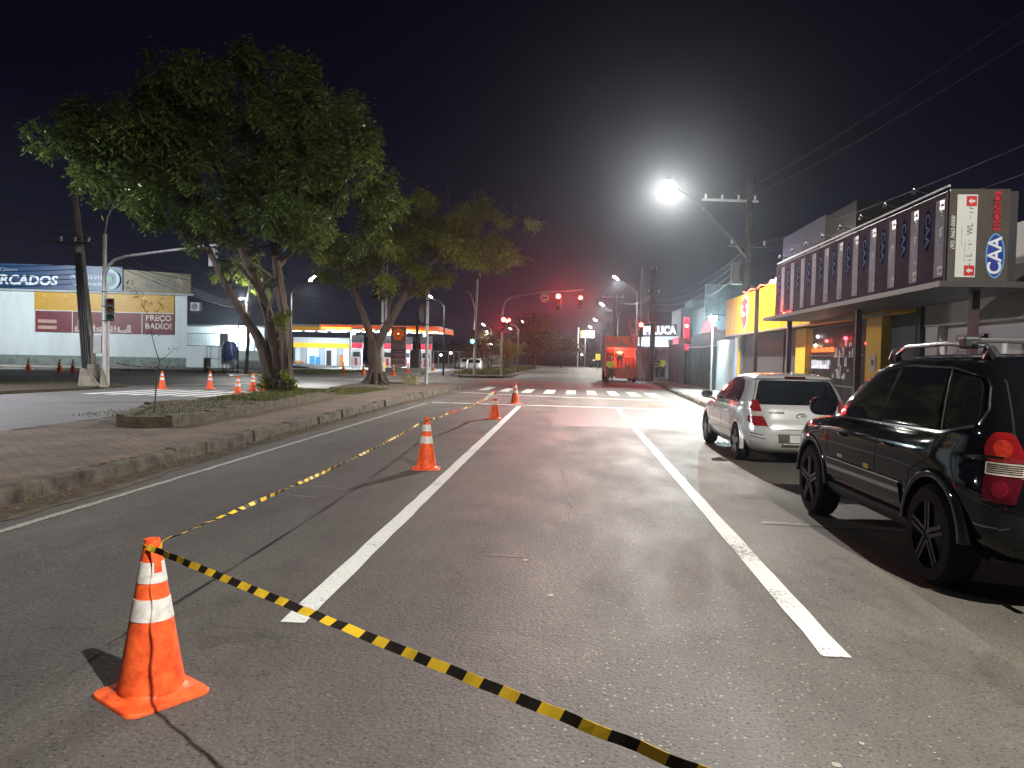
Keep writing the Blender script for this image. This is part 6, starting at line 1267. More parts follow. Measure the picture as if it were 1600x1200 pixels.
def limb(mb, pts, r0, r1, n=12, wob=.03, seed=0, twigs=0, tl=1.2):
    rr = random.Random(seed); r0 *= .74; r1 *= .74; K = catmull([list(p) for p in pts], 6); m = len(K); rs = [r0+(r1-r0)*(i/(m-1))**.8 for i in range(m)]
    K = [Vector(k)+Vector((rr.uniform(-wob, wob), rr.uniform(-wob, wob), 0)) for k in K]
    rings = []
    for i, p in enumerate(K):
        d = (K[min(i+1, m-1)]-K[max(i-1, 0)]).normalized(); a = Vector((1, 0, 0)); a = (a-d*a.dot(d)).normalized(); b = d.cross(a)
        rings.append(mb.addv([p+(a*math.cos(2*PI*j/n)+b*math.sin(2*PI*j/n))*rs[i]*(1+.13*math.sin(3*2*PI*j/n+seed+i*.25)+.09*math.sin(5*2*PI*j/n+seed*2)+rr.uniform(-.03, .03)) for j in range(n)]))
    for i in range(m-1):
        for j in range(n): mb.face((rings[i]+j, rings[i]+(j+1) % n, rings[i+1]+(j+1) % n, rings[i+1]+j))
    mb.face([rings[-1]+j for j in range(n)])
    for t in range(twigs):
        i = rr.randint(m//3, m-1); p = K[i]; d = Vector((rr.uniform(-1, 1), rr.uniform(-1, 1), rr.uniform(.2, 1.2))).normalized(); L = tl*rr.uniform(.6, 1.3); q = p+d*L*.5+Vector((0, 0, .1)); e = p+d*L+Vector((rr.uniform(-.3, .3), rr.uniform(-.3, .3), rr.uniform(.0, .5)))
        mb.tube([p, q, e], [rs[i]*.5, rs[i]*.35, .02], 6)
        for k in range(2): mb.tube([q, q+Vector((rr.uniform(-.5, .5), rr.uniform(-.5, .5), rr.uniform(.2, .7)))*L*.6], [rs[i]*.25, .012], 5)
BARK = mat('bark', (.062, .042, .032), .9, var=.45, scale=7, stretch=(1, 1, .18), bump=1.0, bscale=16)
LEAF = leafmat('broad_leaf', (.070, .115, .027), var=.65); LEAF2 = leafmat('feathery_leaf', (.15, .19, .045), var=.5); LEAFY = leafmat('bright_leaf', (.12, .17, .02)); LEAFD2 = leafmat('dark_leaf', (.040, .055, .022))
def T1(px, py, dy=0.0): return ((-9.45+(px-425)*.0207), 24.6+dy, .2+(622-py)*.0207)
bt = empty('big_tree', (0, 0, 0), 0, 'large broad leaved tree with several stems on the median, nearest the camera', 'tree')
mb = MB(); limb(mb, [T1(432, 628), T1(431, 600), T1(430, 560), T1(428, 500), T1(420, 450), T1(413, 400), T1(404, 340), T1(410, 250)], .36, .10, 16, .015, 1, 5)
limb(mb, [T1(424, 628, .1), T1(418, 590), T1(412, 550), T1(402, 500), T1(386, 450), T1(362, 400), T1(345, 340), T1(330, 260)], .36, .09, 14, .02, 2, 5)
limb(mb, [T1(416, 626, -.05), T1(405, 585, -.1), T1(392, 540, -.1), T1(365, 500, .0), T1(332, 450, .1), T1(306, 400, .1), T1(285, 350), T1(250, 290)], .30, .07, 12, .02, 3, 4)
limb(mb, [T1(442, 630, -.15), T1(441, 600, -.1), T1(436, 560, -.05), T1(431, 510, 0)], .22, .12, 10, .01, 4)
limb(mb, [T1(419, 415), T1(440, 388, .2), T1(478, 352, .3), T1(510, 300, .3), T1(530, 250, .3)], .10, .05, 8, .02, 5, 4); limb(mb, [T1(408, 395, .2), T1(395, 360, .3), T1(385, 330, .3), T1(400, 260)], .09, .05, 8, .02, 6, 3)
limb(mb, [T1(345, 350, 0), T1(290, 300, -.5), T1(220, 260, -1), T1(150, 240, -1)], .09, .04, 8, .03, 7, 6); limb(mb, [T1(405, 300, 0), T1(440, 220, .5), T1(450, 150, 1)], .09, .03, 8, .03, 8, 5); limb(mb, [T1(350, 330, 0), T1(300, 230, -.2), T1(250, 150, .5)], .09, .03, 8, .03, 9, 5)
q = MB(); 
for a in range(9):
    aa = a*2*PI/9; limb(q, [(-9.4+.28*math.cos(aa), 24.55+.28*math.sin(aa), .75), (-9.4+.42*math.cos(aa), 24.55+.4*math.sin(aa), .4), (-9.4+.75*math.cos(aa), 24.55+.7*math.sin(aa), .17)], .11, .05, 7, .02, a)
mb.build('trunk', BARK, bt, 60); q.build('roots', BARK, bt, 60)
lob = [(122, 245, 62), (172, 200, 82), (150, 275, 52), (250, 175, 98), (345, 150, 88), (428, 145, 78), (498, 180, 74), (538, 240, 70), (562, 312, 48), (480, 322, 66), (405, 315, 66), (305, 318, 68), (235, 295, 60), (262, 362, 28), (330, 240, 115), (430, 240, 105), (200, 240, 85), (582, 262, 34), (120, 180, 45), (470, 110, 38), (390, 95, 34), (300, 100, 40), (90, 215, 30), (210, 350, 24), (520, 375, 30), (85, 290, 24), (345, 370, 30), (455, 372, 26), (560, 200, 30)]
rng = np.random.default_rng(3); L_ = [(*T1(332+(px-330)*.95, 262+(py-250)*.86, rng.uniform(-1.6, 1.8)), r*.0207*.86) for px, py, r in lob]
me = leaf_mesh('crown', *whorls(L_, 240, 9, .22, .08, 1.0, rng, 1.3, 1.0)); link_mesh('crown', me, LEAF, bt)
# leafy shoots on the trunk
rng = np.random.default_rng(5); L_ = [(*T1(px, py, -.35), r*.0207) for px, py, r in [(408, 595, 10), (402, 610, 8), (448, 600, 9), (452, 615, 10), (440, 585, 7), (428, 500, 9), (436, 490, 7), (431, 512, 7), (418, 618, 9), (395, 605, 6)]]
link_mesh('shoots', leaf_mesh('shoots', *whorls(L_, 900, 7, .12, .05, .7, rng, 1, 1, .2, .05)), LEAFY, bt)
# second tree: umbrella crown of feathery leaves
def T2(px, py, dy=0.0): return (-9.1+(px-580)*.0300, 35.6+dy, .2+(605-py)*.0300)
t2 = empty('umbrella_tree', (0, 0, 0), 0, 'dark forked tree with a wide flat feathery crown, second on the median', 'tree')
mb = MB(); limb(mb, [T2(580, 607), T2(579, 590), T2(577, 560), T2(575, 535)], .42, .36, 16, .02, 1)
limb(mb, [T2(577, 548), T2(560, 500), T2(549, 470), T2(540, 430), T2(525, 390)], .27, .12, 12, .02, 2, 4, 2); limb(mb, [T2(580, 545), T2(600, 505), T2(622, 465), T2(636, 440), T2(660, 400), T2(700, 370)], .30, .13, 12, .02, 3, 5, 2)
limb(mb, [T2(604, 500, .2), T2(615, 480), T2(640, 460), T2(660, 445), T2(690, 415)], .10, .05, 8, .02, 4, 3, 1.5); limb(mb, [T2(598, 505, -.2), T2(604, 460), T2(625, 440), T2(612, 400)], .10, .06, 8, .02, 5, 3, 1.5)
limb(mb, [T2(690, 378), T2(730, 350), T2(780, 345), T2(828, 350)], .08, .02, 6, .02, 6, 3, 1.2); limb(mb, [T2(700, 372), T2(740, 372), T2(800, 395)], .08, .02, 6, .02, 7, 3, 1.2); limb(mb, [T2(530, 400), T2(500, 380), T2(440, 390, 1)], .1, .03, 6, .02, 9, 3, 1.2)
for a in range(8):
    aa = a*2*PI/8+.2; limb(mb, [(-9.1+.3*math.cos(aa), 35.6+.3*math.sin(aa), .8), (-9.1+.55*math.cos(aa), 35.6+.5*math.sin(aa), .35), (-9.1+1.2*math.cos(aa), 35.6+1.1*math.sin(aa), .14)], .15, .05, 7, .02, a)
mb.build('trunk', BARK, t2, 60)
rng = np.random.default_rng(8); lob = [(520, 398, 36), (560, 372, 50), (600, 392, 42), (632, 352, 46), (680, 358, 52), (728, 366, 46), (766, 392, 30), (798, 404, 15), (702, 404, 38), (652, 418, 34), (600, 438, 20), (822, 352, 10), (742, 334, 26), (664, 324, 26), (572, 440, 22), (540, 432, 22), (780, 345, 12), (480, 385, 34), (690, 430, 14), (500, 430, 20), (640, 445, 14), (600, 345, 30)]
L_ = [(*T2(px, py+6, rng.uniform(-2.2, 2.2)), r*.030) for px, py, r in lob]
link_mesh('crown', leaf_mesh('crown', *whorls(L_, 150, 9, .32, .055, 1.15, rng, 1.5, .62, .4, .13)), LEAF2, t2)
t3 = empty('street_tree', (-22.5, 52, .1), 0, 'light green foliage of a tree seen between the stems of the big tree', 'tree')
mb = MB(); limb(mb, [(0, 0, 0), (.1, 0, 2.5), (0, 0, 5), (.3, 0, 6.5)], .2, .08, 10, .02, 3, 8); mb.build('trunk', BARK, t3, 60); rng = np.random.default_rng(9)
L_ = [(.2, 0, 7.3, 1.3), (-1.2, 0, 7.2, 1.0), (1.5, .3, 6.9, 1.0), (.2, -.5, 8.4, 1.0), (-2.1, 0, 6.9, .6), (1.0, 0, 6.1, .7)]; link_mesh('crown', leaf_mesh('crown', *whorls(L_, 90, 9, .30, .08, 1.0, rng, 1, .8)), LEAFY, t3)
light('tree_side_lamp', 'POINT', (-22.7, 51.6, 5.2), 260, (.95, 1, .9), .1)
sl = empty('street_lamp', (-23.1, 52.0, .1), 0, 'bright small lamp seen through the stems of the big tree', 'street lamp'); tapered('pole', 5.1, .05, .04, DARKMETAL, sl); luminaire(sl, (.05, 0, 5.2), 0, .45)
# bare sapling in the raised bed
sp = empty('sapling', (-8.65, 15.4, .2), 0, 'thin nearly bare sapling in the raised bed left of the big tree', 'sapling')
mb = MB(); mb.tube([(0, 0, 0), (.04, 0, .5), (.07, 0, .95), (.12, 0, 1.22)], [.016, .014, .012, .011], 7); mb.tube([(.12, 0, 1.22), (.02, 0, 1.5), (-.06, 0, 1.8), (-.1, 0, 2.1), (-.3, .1, 2.35), (-.36, 0, 2.6)], [.011, .009, .008, .006, .005, .003], 6); mb.tube([(.12, 0, 1.22), (.28, 0, 1.33), (.44, 0, 1.47)], [.009, .006, .003], 6)
mb.tube([(-.08, 0, 1.95), (.05, 0, 2.15), (.1, .1, 2.45)], [.006, .004, .002], 5); mb.tube([(-.1, 0, 2.1), (-.22, 0, 2.3), (-.2, 0, 2.5)], [.005, .003, .002], 5); mb.build('trunk', mat('twig_dark', (.05, .035, .03), .8), sp)
rng = np.random.default_rng(2); link_mesh('leaves', leaf_mesh('leaves', *whorls([(-.36, 0, 2.6, .14), (.1, .1, 2.45, .1), (-.2, 0, 2.45, .12), (.44, 0, 1.47, .07), (-.06, 0, 1.8, .09), (.12, 0, 2.2, .08), (-.5, 0, 2.75, .12)], 700, 4, .06, .022, .8, rng, 1, 1, .2, .04)), LEAFD2, sp)
# raised bed rim and ground cover
def rim(pts, h, w, name, label, seed):
    mb = MB(); rr = random.Random(seed); n = len(pts)
    for i in range(n):
        a = Vector((*pts[i], 0)); b = Vector((*pts[(i+1) % n], 0)); L = (b-a).length; m = max(1, int(L/.8)); t = (b-a).normalized(); s = Vector((-t.y, t.x, 0))
        for k in range(m):
            p0 = a+(b-a)*(k/m); p1 = a+(b-a)*((k+1)/m)-t*.01; hh = h+rr.uniform(-.03, .02); c = (p0+p1)/2
            z0 = .12; kk = mb.addv([(p0+s*e).to_tuple()[:2]+(z,) for e, z in ((0, z0), (0, .19+hh), (w, .19+hh+rr.uniform(-.02, .02)), (w, z0))]+[(p1+s*e).to_tuple()[:2]+(z,) for e, z in ((0, z0), (0, .19+hh+rr.uniform(-.02, .01)), (w, .19+hh), (w, z0))])
            for f in ((0, 1, 5, 4), (1, 2, 6, 5), (2, 3, 7, 6), (3, 0, 4, 7), (3, 2, 1, 0), (4, 5, 6, 7)): mb.face([kk+j for j in f])
    return top(mb, name, mat('mossy_rim', (.085, .07, .048), .95, var=.5, scale=6, bump=.8, bscale=20), label, 'planter rim')
rim([(-8.45, 13.75), (-7.5, 14.0), (-7.55, 18.0), (-7.8, 23.6), (-8.2, 26.3), (-9.75, 26.4), (-9.78, 17.0)], .22, .14, 'planter_rim', 'low mossy concrete rim of the raised bed round the sapling and the big tree', 3)
rim([(-8.0, 31.5), (-7.7, 36.5), (-9.7, 37.0), (-9.7, 30.5)], .12, .14, 'planter_rim', 'broken low rim of the bed round the second tree', 4)
def soil(pts, z, label, name='soil'): q = MB(); q.poly([(x, y, z) for x, y in pts]); o = q.build(name, EARTH); tag(o, label, 'soil', kind='stuff')
soil([(-8.4, 13.9), (-7.6, 14.1), (-7.65, 18), (-7.9, 23.6), (-8.3, 26.2), (-9.65, 26.3), (-9.7, 17)], .33, 'earth filling the raised bed'); soil([(-8.1, 31.6), (-7.8, 36.4), (-9.6, 36.9), (-9.6, 30.7)], .26, 'earth round the second tree')
def grass(name, n, fn, hmin, hmax, wd, m, seed, label):
    rng = np.random.default_rng(seed); P = np.array([fn(rng) for _ in range(n)]); D = rng.normal(size=(n, 3))*.45; D[:, 2] = 1; Nn = rng.normal(size=(n, 3)); Nn[:, 2] = 0
    o = link_mesh(name, leaf_mesh(name, P, D, Nn, rng.uniform(hmin, hmax, n), np.full(n, wd), rng.uniform(0, 1, n)), m); return tag(o, label, 'grass', kind='stuff')
GR = leafmat('weed_green', (.075, .095, .022))
grass('grass', 5000, lambda r: (r.uniform(-9.6, -7.9)+0, r.uniform(20, 26), .33), .04, .16, .02, GR, 1, 'weeds and grass in the raised bed round the big tree')
grass('grass', 5000, lambda r: (r.uniform(-9.7, -7.6), r.uniform(26.5, 32), .2), .02, .09, .02, GR, 2, 'patchy grass between the two trees')
grass('grass', 1500, lambda r: (r.uniform(-9.6, -7.7), r.uniform(14, 20), .33), .02, .09, .015, GR, 6, 'sparse weeds round the sapling')
grass('grass', 9000, lambda r: (r.uniform(-9.6, -5.2), r.uniform(62, 110), .17), .05, .4, .06, GR, 3, 'rough grass on the far median')
grass('grass', 2500, lambda r: (r.uniform(-60, -22), r.uniform(22, 33), .13), .03, .12, .03, GR, 4, 'sparse grass on the left corner pavement')
grass('grass', 5000, lambda r: (r.uniform(-23, -17), r.uniform(56, 66), .15), .05, .22, .05, GR, 5, 'grass strip in front of the petrol station ramp')
# far trees
def tree(x, y, h, r, label, leaf=LEAFD2, seed=0, squash=.8, lean=0, group='far trees beyond the crossing', ln=.5, wd=.2, dens=18, base=.15, tr=.18):
    t = empty('tree', (x, y, base), 0, label, 'tree', group); mb = MB(); rng = np.random.default_rng(seed); zc = h-r*squash
    limb(mb, [(0, 0, 0), (lean*.3, 0, zc*.4), (lean, 0, zc)], tr, tr*.5, 8, .03, seed, 6, r*.8); mb.build('trunk', BARK, t, 60)
    L_ = [(lean+rng.normal()*r*.45, rng.normal()*r*.4, zc+rng.normal()*r*.3*squash, r*rng.uniform(.35, .62)) for _ in range(9)]
    link_mesh('crown', leaf_mesh('crown', *whorls(L_, dens/(r*.4)**.5, 8, ln, wd, .9, rng, 1, squash, .4, ln*.4)), leaf, t); return t
tree(-4.9, 104, 7.2, 4.2, 'big dark tree on the far median straight ahead under the red signals', seed=1, squash=.75, ln=.45, wd=.16, dens=34, tr=.3)
tree(-1.6, 120, 5.6, 2.8, 'dark crown just right of the big far tree', seed=2); tree(-8.0, 98, 4.1, 2.0, 'small olive tree left of the big far tree', LEAF2, 3); tree(-8.6, 80, 3.0, 1.4, 'low dark shrub tree at the foot of the signal mast', seed=4, ln=.3, wd=.1)
tree(-11.2, 84, 3.0, 1.3, 'dark young tree behind the tall pale post', seed=5, ln=.3, wd=.1); tree(-7.4, 88, 3.6, 1.5, 'yellowish small tree beside the signal mast', LEAF2, 6, ln=.3, wd=.1)
GREY = leafmat('greyish_leaf', (.075, .105, .075))
for i, (x, y, h, r, l) in enumerate(((.2, 176, 7.2, 3.3, 'pale green far tree at the end of the road'), (3.0, 178, 5.0, 2.6, 'second pale green far tree at the road end'), (-3.5, 178, 5.0, 2.6, 'pale green tree behind the dark far crown'), (7.2, 175, 3.6, 1.7, 'round clipped bush tree left of the yellow warning sign'), (-8, 180, 5.5, 3, 'dim far tree left of the road end'), (11, 178, 5, 2.6, 'dim far tree behind the orange truck'), (-24, 182, 5.5, 3.2, 'dim far tree behind the white fence'), (-36, 185, 6, 3.6, 'dim far tree behind the petrol station'), (-16, 180, 4.6, 2.6, 'dim far tree left of the far lamps'))):
    tree(x, y, h, r, l, GREY if i < 4 else LEAFD2, 20+i, ln=.7, wd=.25)
# palm at the road end
pm = empty('palm_tree', (1.8, 172.5, .15), 0, 'palm tree among the pale trees at the road end', 'palm tree'); mb = MB(); limb(mb, [(0, 0, 0), (.1, 0, 3), (.3, 0, 6)], .22, .14, 8, .02, 1); mb.build('trunk', BARK, pm)
P = []; D = []; rng = np.random.default_rng(4)
for a in range(14):
    aa = a*2*PI/14
    for k in range(22):
        t = k/21; px = .3+math.cos(aa)*2.6*t; py_ = math.sin(aa)*2.6*t; pz = 6+.9*math.sin(PI*min(1, t*1.1))*.9-1.6*t*t
        for s in (-1, 1): P.append((px, py_, pz)); D.append((math.cos(aa+s*1.1), math.sin(aa+s*1.1), -.7))
n = len(P); link_mesh('fronds', leaf_mesh('fronds', np.array(P), np.array(D), np.tile([0, 0, 1.0], (n, 1)), np.full(n, .7), np.full(n, .09), rng.uniform(0, 1, n)), GREY, pm)
bs = empty('bush', (-20.6, 24.2, .12), 0, 'dark bush cut by the left edge of the frame', 'bush'); rng = np.random.default_rng(6)
link_mesh('foliage', leaf_mesh('foliage', *whorls([(-.6, 0, .45, .55), (-1.2, .3, .6, .6), (-.3, .4, .3, .35)], 400, 7, .12, .05, .7, rng)), LEAF, bs); mb = MB()
for i in range(6): mb.tube([(-.7, .1, 0), (-.7+.5*math.cos(i), .1+.4*math.sin(i), .6)], [.03, .01], 5)
mb.build('stems', BARK, bs)
# ------------------------------------------------------------------ service truck, ladder, workers
TO = mat('truck_orange', (.60, .085, .030), .4, var=.15, coat=.3, emit=(1, .12, .03), estr=.0); TOD = mat('truck_red_inside', (.36, .035, .018), .5, var=.3)
tk = empty('service_truck', (3.62, 56.0, 0), 0, 'orange road marking truck with an open rear and chevron board, stopped beyond the crosswalk', 'truck')
def tb_(x0, x1, y0, y1, z0, z1, name, m, par=None, bevel=0, **k): q = MB(); q.box(x0, x1, y0, y1, z0, z1, **k); return q.build(name, m, par or tk, bevel=bevel)
tb_(-1.18, -1.02, 0, 3.9, .75, 3.25, 'side_wall', TO, bevel=.02); tb_(1.02, 1.18, 0, 3.9, .75, 3.25, 'side_wall', TO, bevel=.02); tb_(-1.18, 1.18, 0, 3.9, 3.25, 3.33, 'roof', TO); tb_(-1.18, 1.18, 0, 3.9, .75, .88, 'floor', TOD); tb_(-1.02, 1.02, 2.2, 2.3, .88, 3.25, 'bulkhead', TOD)
bdp = MB(); bdp.prism([(-1.14, 2.50), (1.14, 2.50), (1.14, 3.30), (-1.14, 3.30)], (0, -.05, 0), (1, 0, 0), (0, 0, 1), (0, .05, 0)); bo_ = bdp.build('chevron_board', mat('chevron_orange', (.80, .11, .03), .45, emit=(1, .14, .04), estr=.03), tk)  # faint glow put in for the board's retroreflection
CG = mat('chevron_grey', (.38, .33, .32), .4)
for pl in ([(-.55, 2.50), (0, 3.02), (.55, 2.50), (.25, 2.50), (0, 2.72), (-.25, 2.50)], [(-1.05, 2.62), (-.45, 3.22), (-.33, 3.22), (-1.05, 2.50)], [(1.05, 2.62), (.45, 3.22), (.33, 3.22), (1.05, 2.50)]): q = MB(); q.prism(pl, (0, -.056, 0), (1, 0, 0), (0, 0, 1), (0, -.006, 0)); q.build('chevron', CG, bo_)
for s in (-1, 1): tb_(s*1.10-.07, s*1.10+.07, -.08, .04, .4, 3.3, 'corner_post', TO)
tb_(-1.16, -1.12, -.10, -.08, .5, 3.2, 'reflector_strip', mat('reflector_pale', (.6, .4, .35), .4))
tb_(-.45, 1.0, -.30, -.20, .28, .92, 'tail_flap', TO, bevel=.03); tb_(.26, .28, -.31, -.30, .30, .9, 'flap_seam', TOD); tb_(-1.05, -.50, -.25, -.16, .32, .75, 'tail_flap', TOD, bevel=.02)
tb_(-1.0, 1.0, .0, .35, .88, 1.02, 'deck', mat('deck_grey', (.16, .15, .15), .6)); tb_(-1.0, -.45, .6, 1.6, 1.6, 2.2, 'tank', TOD, bevel=.05); tb_(-.98, -.5, .5, .6, 2.1, 2.45, 'tool_box', mat('tool_orange', (.6, .15, .06), .5), bevel=.02); tb_(.35, .95, .7, 1.6, .9, 1.9, 'boiler', mat('boiler_red', (.5, .06, .02), .5), bevel=.06)
q = MB(); q.lathe([(.0, 0), (.15, 0), (.17, .15), (.15, .32), (0, .34)], 14, (.45, .2, 1.02)); q.build('drum', mat('drum_tan', (.30, .22, .12), .7), tk, 40)
for i in range(4): q = MB(); q.tube([(.40+i*.09, .5, 1.0), (.40+i*.09, .48, 1.9)], .015, 6); q.build('hose', mat('hose_red', (.5, .08, .04), .4), tk)
for z in (2.25,): tb_(-1.0, 1.0, .4, .45, z, z+.05, 'rail', TOD)
light('truck_fill_light', 'POINT', (3.6, 56.6, 2.9), 90, (1, .85, .62), .15)  # added light to brighten the open rear of the truck
q = MB(); q.box(-.35, .35, .25, .45, 3.14, 3.20); q.build('truck_fill_lamp', emis('truck_fill_lamp', (1, .85, .7), 4), tk)  # glowing panel added with the fill light
tb_(-1.15, 1.15, 4.2, 6.0, .7, 2.6, 'cab', mat('cab_white', (.5, .5, .5), .3, coat=.5), bevel=.1); tb_(-1.0, 1.0, 4.17, 4.2, 1.6, 2.4, 'cab_window', GLASSD); tb_(-.5, .5, .1, 5.8, .45, .75, 'chassis', DARKMETAL)
for y in (1.0, 5.0):
    for s in (-1, 1): q = MB(); q.lathe([(.28, -.13), (.43, -.13), (.45, -.08), (.45, .08), (.43, .13), (.28, .13)], 24, (s*1.0, y, .45), ax='x'); w_ = q.build('wheel', RUBBER, tk, 30); q = MB(); q.lathe([(0, -.1), (.27, -.1), (.27, .1), (0, .1)], 20, (s*1.0, y, .45), ax='x'); q.build('rim', GALV, w_, 30)
for s in (-1, 1): q = MB(); q.box(s*.85-.12, s*.85+.12, -.12, -.06, .42, .52); q.build('tail_lamp', mat('truck_tail', (.3, .01, .01), .3, emit=(1, .05, .02), estr=.8), tk)
# ladder
ld = empty('ladder', (0, 0, 0), 0, 'long pale ladder leaning against the lines beside the orange truck', 'ladder')
a = Vector((4.95, 52.6, 0)); b = Vector((4.05, 54.2, 4.3)); w = Vector((.16, -.28, 0))
for s in (-1, 1): q = MB(); q.beam(a+w*s*.6, b+w*s*.45, .06, .04); q.build('rail', mat('ladder_white', (.55, .52, .5), .6), ld)
q = MB()
for k in range(13): p = a+(b-a)*((k+.6)/13.5); q.beam(p-w*.55, p+w*.55, .035)
q.build('rungs', mat('ladder_white', (.55, .52, .5)), ld)
q = MB(); q.box(-.3, .3, -.1, .1, 0, .06); q.tube([(.0, 0, .05), (-.06, 0, .9), (-.08, 0, 1.1)], .02, 6); top(q, 'push_broom', mat('broom_pale', (.55, .52, .48), .6), 'pale push tool standing beside the dark utility pole', 'broom', loc=(5.75, 53.2, .15))
# people, grown from a jointed skeleton
def skin_mesh(name, joints, edges, radii, m, parent, sub=2):
    me = bpy.data.meshes.new(name); me.from_pydata(joints, edges, []); o = bpy.data.objects.new('tmp', me); C.objects.link(o)
    o.modifiers.new('s', 'SKIN'); me.skin_vertices[0].data[0].use_root = True
    for i, r in enumerate(radii): me.skin_vertices[0].data[i].radius = (r, r) if not isinstance(r, tuple) else r
    o.modifiers.new('u', 'SUBSURF').levels = sub; o.modifiers['u'].render_levels = sub
    dg = bpy.context.evaluated_depsgraph_get(); dg.update(); me2 = bpy.data.meshes.new_from_object(o.evaluated_get(dg)); bpy.data.objects.remove(o)
    me2.polygons.foreach_set('use_smooth', [True]*len(me2.polygons)); me2.materials.clear(); return link_mesh(name, me2, m, parent)
SKINM = mat('skin', (.20, .11, .075), .55, var=.1); HAIR = mat('dark_hair', (.012, .010, .010), .6)
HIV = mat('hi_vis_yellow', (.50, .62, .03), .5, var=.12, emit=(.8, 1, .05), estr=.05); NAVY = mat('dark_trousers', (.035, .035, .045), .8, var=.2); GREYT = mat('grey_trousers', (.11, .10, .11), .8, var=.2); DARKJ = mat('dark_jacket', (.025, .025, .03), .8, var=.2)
def person(name_label, loc, rz, J, jacket, trousers, helmet=None, legband=True, backband=REFL):
    """J: pelvis, chest, neck, head, L/R shoulder, elbow, hand, hip, knee, ankle, toe"""
    p = empty('person', loc, rz, name_label, 'person'); j = J
    order = ['pelvis', 'waist', 'chest', 'neck', 'head0', 'head1', 'ls', 'le', 'lh', 'rs', 're', 'rh', 'lhip', 'lk', 'la', 'lt', 'rhip', 'rk', 'ra', 'rt']
    v = dict(j); v['waist'] = tuple((Vector(j['pelvis'])*.5+Vector(j['chest'])*.5)); nk = Vector(j['neck']); hd = Vector(j['head']); v['head0'] = tuple(nk+(hd-nk)*.55); v['head1'] = tuple(hd+(hd-nk)*.25)
    P = [v[k] for k in order]; ix = {k: i for i, k in enumerate(order)}
    E = [('pelvis', 'waist'), ('waist', 'chest'), ('chest', 'neck'), ('neck', 'head0'), ('head0', 'head1'), ('chest', 'ls'), ('ls', 'le'), ('le', 'lh'), ('chest', 'rs'), ('rs', 're'), ('re', 'rh'), ('pelvis', 'lhip'), ('lhip', 'lk'), ('lk', 'la'), ('la', 'lt'), ('pelvis', 'rhip'), ('rhip', 'rk'), ('rk', 'ra'), ('ra', 'rt')]
    R = dict(pelvis=.12, waist=.12, chest=.14, neck=.055, head0=.085, head1=.085, ls=.065, le=.043, lh=.033, rs=.065, re=.043, rh=.033, lhip=.09, lk=.058, la=.042, lt=.04, rhip=.09, rk=.058, ra=.042, rt=.04)
    b = skin_mesh('body', P, [(ix[a_], ix[c_]) for a_, c_ in E], [R[k] for k in order], SKINM, p)
    # fingers
    for s in ('l', 'r'):
        h = Vector(v[s+'h']); d = (h-Vector(v[s+'e'])).normalized(); sd = d.cross(Vector((0, 1, .2))).normalized()
        q = MB()
        for k in range(4): o_ = h+sd*(.018*(k-1.5)); q.tube([o_, o_+d*.05, o_+d*(.085-.008*abs(k-1.5))+Vector((0, .02, -.01))], [.010, .009, .007], 6)
        q.tube([h-sd*.03, h-sd*.05+d*.03, h-sd*.045+d*.055], [.011, .010, .008], 6); k_ = q.mesh('f'); k_.materials.append(SKINM); bm = bmesh.new(); bm.from_mesh(b.data); bm.from_mesh(k_); bm.to_mesh(b.data); bm.free()
    def cloth(name, ks, rr_, m):
        ii = {k: i for i, k in enumerate(ks[0])}; return skin_mesh(name, [v[k] for k in ks[0]], [(ii[a_], ii[c_]) for a_, c_ in ks[1]], rr_, m, p)
    v['lw'] = tuple(Vector(v['le'])*.25+Vector(v['lh'])*.75); v['rw'] = tuple(Vector(v['re'])*.25+Vector(v['rh'])*.75); v['nk0'] = tuple(Vector(v['chest'])*.35+Vector(v['neck'])*.65)
    jk = cloth('jacket', (['pelvis', 'waist', 'chest', 'nk0', 'ls', 'le', 'lw', 'rs', 're', 'rw'], [('pelvis', 'waist'), ('waist', 'chest'), ('chest', 'nk0'), ('chest', 'ls'), ('ls', 'le'), ('le', 'lw'), ('chest', 'rs'), ('rs', 're'), ('re', 'rw')]), [.165, .155, .17, .08, .09, .062, .052, .09, .062, .052], jacket)
    cloth('trousers', (['pelvis', 'lhip', 'lk', 'la', 'rhip', 'rk', 'ra'], [('pelvis', 'lhip'), ('lhip', 'lk'), ('lk', 'la'), ('pelvis', 'rhip'), ('rhip', 'rk'), ('rk', 'ra')]), [.145, .112, .078, .068, .112, .078, .068], trousers)
    for s in ('l', 'r'): 
        sh_ = skin_mesh('boot', [v[s+'a'], v[s+'t']], [(0, 1)], [.058, .052], BLACKP, p)
        if legband:
            q = MB(); a0 = Vector(v[s+'a']); k0 = Vector(v[s+'k']); d = (k0-a0); q.tube([a0+d*.22, a0+d*.36], [.083, .085], 12, cap=False); q.build('reflective_band', backband, p)
    for t_ in (.25, .75):
        w0 = Vector(v['pelvis']); w1 = Vector(v['chest']); d = (w1-w0); q = MB(); q.tube([w0+d*t_, w0+d*(t_+.16)], [.178, .178], 16, cap=False); q.build('reflective_band', backband, p)
    hc = Vector(v['head1']); up = (Vector(v['head1'])-Vector(v['neck'])).normalized()
    q = MB()
    rings = []
    for k in range(7): a_ = PI/2*k/6; rings.append(q.addv([hc+Vector((math.cos(t)*.118*math.cos(a_), math.sin(t)*.125*math.cos(a_), .0))+up*(.02+.125*math.sin(a_)) for t in [2*PI*i/18 for i in range(18)]]))
    for k in range(6):
        for i in range(18): q.face((rings[k]+i, rings[k]+(i+1) % 18, rings[k+1]+(i+1) % 18, rings[k+1]+i))
    q.build('helmet' if helmet else 'hair', helmet or HAIR, p, True)
    f = Vector((math.sin(0), 1, 0)); q = MB()
    q.lathe([(.0, 0), (.014, -.02), (.008, -.045)], 8, tuple(hc+Vector((0, .105, -.01)))); 
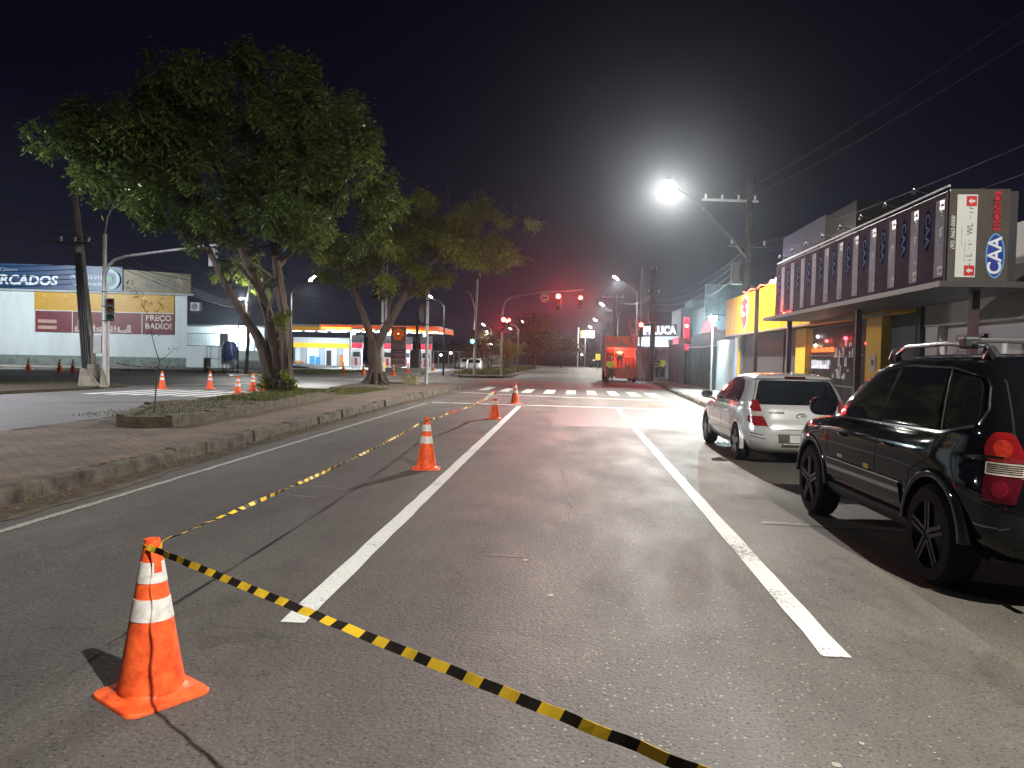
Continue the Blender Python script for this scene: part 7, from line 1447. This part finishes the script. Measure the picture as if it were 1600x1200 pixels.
    for s in (-1, 1): q.lathe([(0, -.012), (.013, 0), (0, .012)], 8, tuple(hc+Vector((s*.035, .098, .0)))); q.lathe([(0, -.03), (.02, 0), (0, .03)], 8, tuple(hc+Vector((s*.095, .01, -.02))))
    q.tube([hc+Vector((-.025, .098, -.07)), hc+Vector((.025, .098, -.07))], .006, 5); q.build('face', mat('skin_dark', (.14, .07, .05), .5), p)
    return p
STAND = dict(pelvis=(0, 0, .95), chest=(0, .02, 1.33), neck=(0, .02, 1.50), head=(0, .05, 1.64), ls=(-.20, 0, 1.42), le=(-.27, .03, 1.14), lh=(-.24, .22, 1.0), rs=(.20, 0, 1.42), re=(.26, .04, 1.14), rh=(.2, .25, 1.05), lhip=(-.10, 0, .90), lk=(-.11, .03, .50), la=(-.12, -.02, .09), lt=(-.13, .14, .05), rhip=(.10, 0, .90), rk=(.12, .04, .50), ra=(.14, 0, .09), rt=(.15, .16, .05))
def pose(**k): d = dict(STAND); d.update(k); return d
person('worker in a yellow high visibility vest at the left rear corner of the orange truck', (2.83, 55.25, 0), -.25, pose(le=(-.33, .12, 1.2), lh=(-.15, .36, 1.2), re=(.34, .1, 1.18), rh=(.3, .36, 1.22)), HIV, GREYT, None)
person('worker bending forward inside the open rear of the orange truck, seen from behind', (3.55, 56.35, 1.02), 0, pose(pelvis=(0, 0, .86), chest=(0, .34, 1.08), neck=(0, .50, 1.12), head=(0, .62, 1.08), ls=(-.2, .34, 1.12), le=(-.30, .5, .88), lh=(-.2, .6, .66), rs=(.2, .34, 1.12), re=(.30, .5, .88), rh=(.2, .6, .66), lhip=(-.10, 0, .84), rhip=(.1, 0, .84), lk=(-.13, .06, .46), rk=(.14, .05, .46)), mat('olive_jacket', (.26, .24, .06), .7, var=.3), GREYT, mat('helmet_yellow', (.6, .5, .1), .4))
person('worker in a yellow high visibility jacket standing alone on the right pavement', (6.75, 57.6, .145), .5, pose(la=(-.08, -.02, .09), ra=(.1, 0, .09), lt=(-.09, .14, .05), rt=(.11, .16, .05), lk=(-.09, .03, .5), rk=(.1, .04, .5)), HIV, NAVY, None)
person('worker in dark clothes with reflective bands standing against the dark utility pole', (6.0, 54.7, .145), .1, pose(lh=(-.1, .3, 1.3), rh=(.15, .3, 1.5), le=(-.3, .12, 1.25), re=(.33, .12, 1.35)), mat('brown_jacket', (.10, .075, .055), .8), DARKJ, HAIR)
# ------------------------------------------------------------------ haze
HZ = MB(); HZ.box(-262, 262, -52, 442, -1.0, 16.0)
hz = bpy.data.materials.new('haze_air'); hz.use_nodes = True; nt = hz.node_tree; nt.nodes.clear(); o_ = nt.nodes.new('ShaderNodeOutputMaterial'); pv = nt.nodes.new('ShaderNodeVolumePrincipled')
pv.inputs['Color'].default_value = (.80, .90, 1, 1); pv.inputs['Density'].default_value = 0.00038; pv.inputs['Anisotropy'].default_value = 0.90
nt.links.new(pv.outputs[0], o_.inputs['Volume'])
h_ = HZ.build('haze', hz); h_['kind'] = 'stuff'; h_['label'] = 'thin night haze glowing round the lamps'
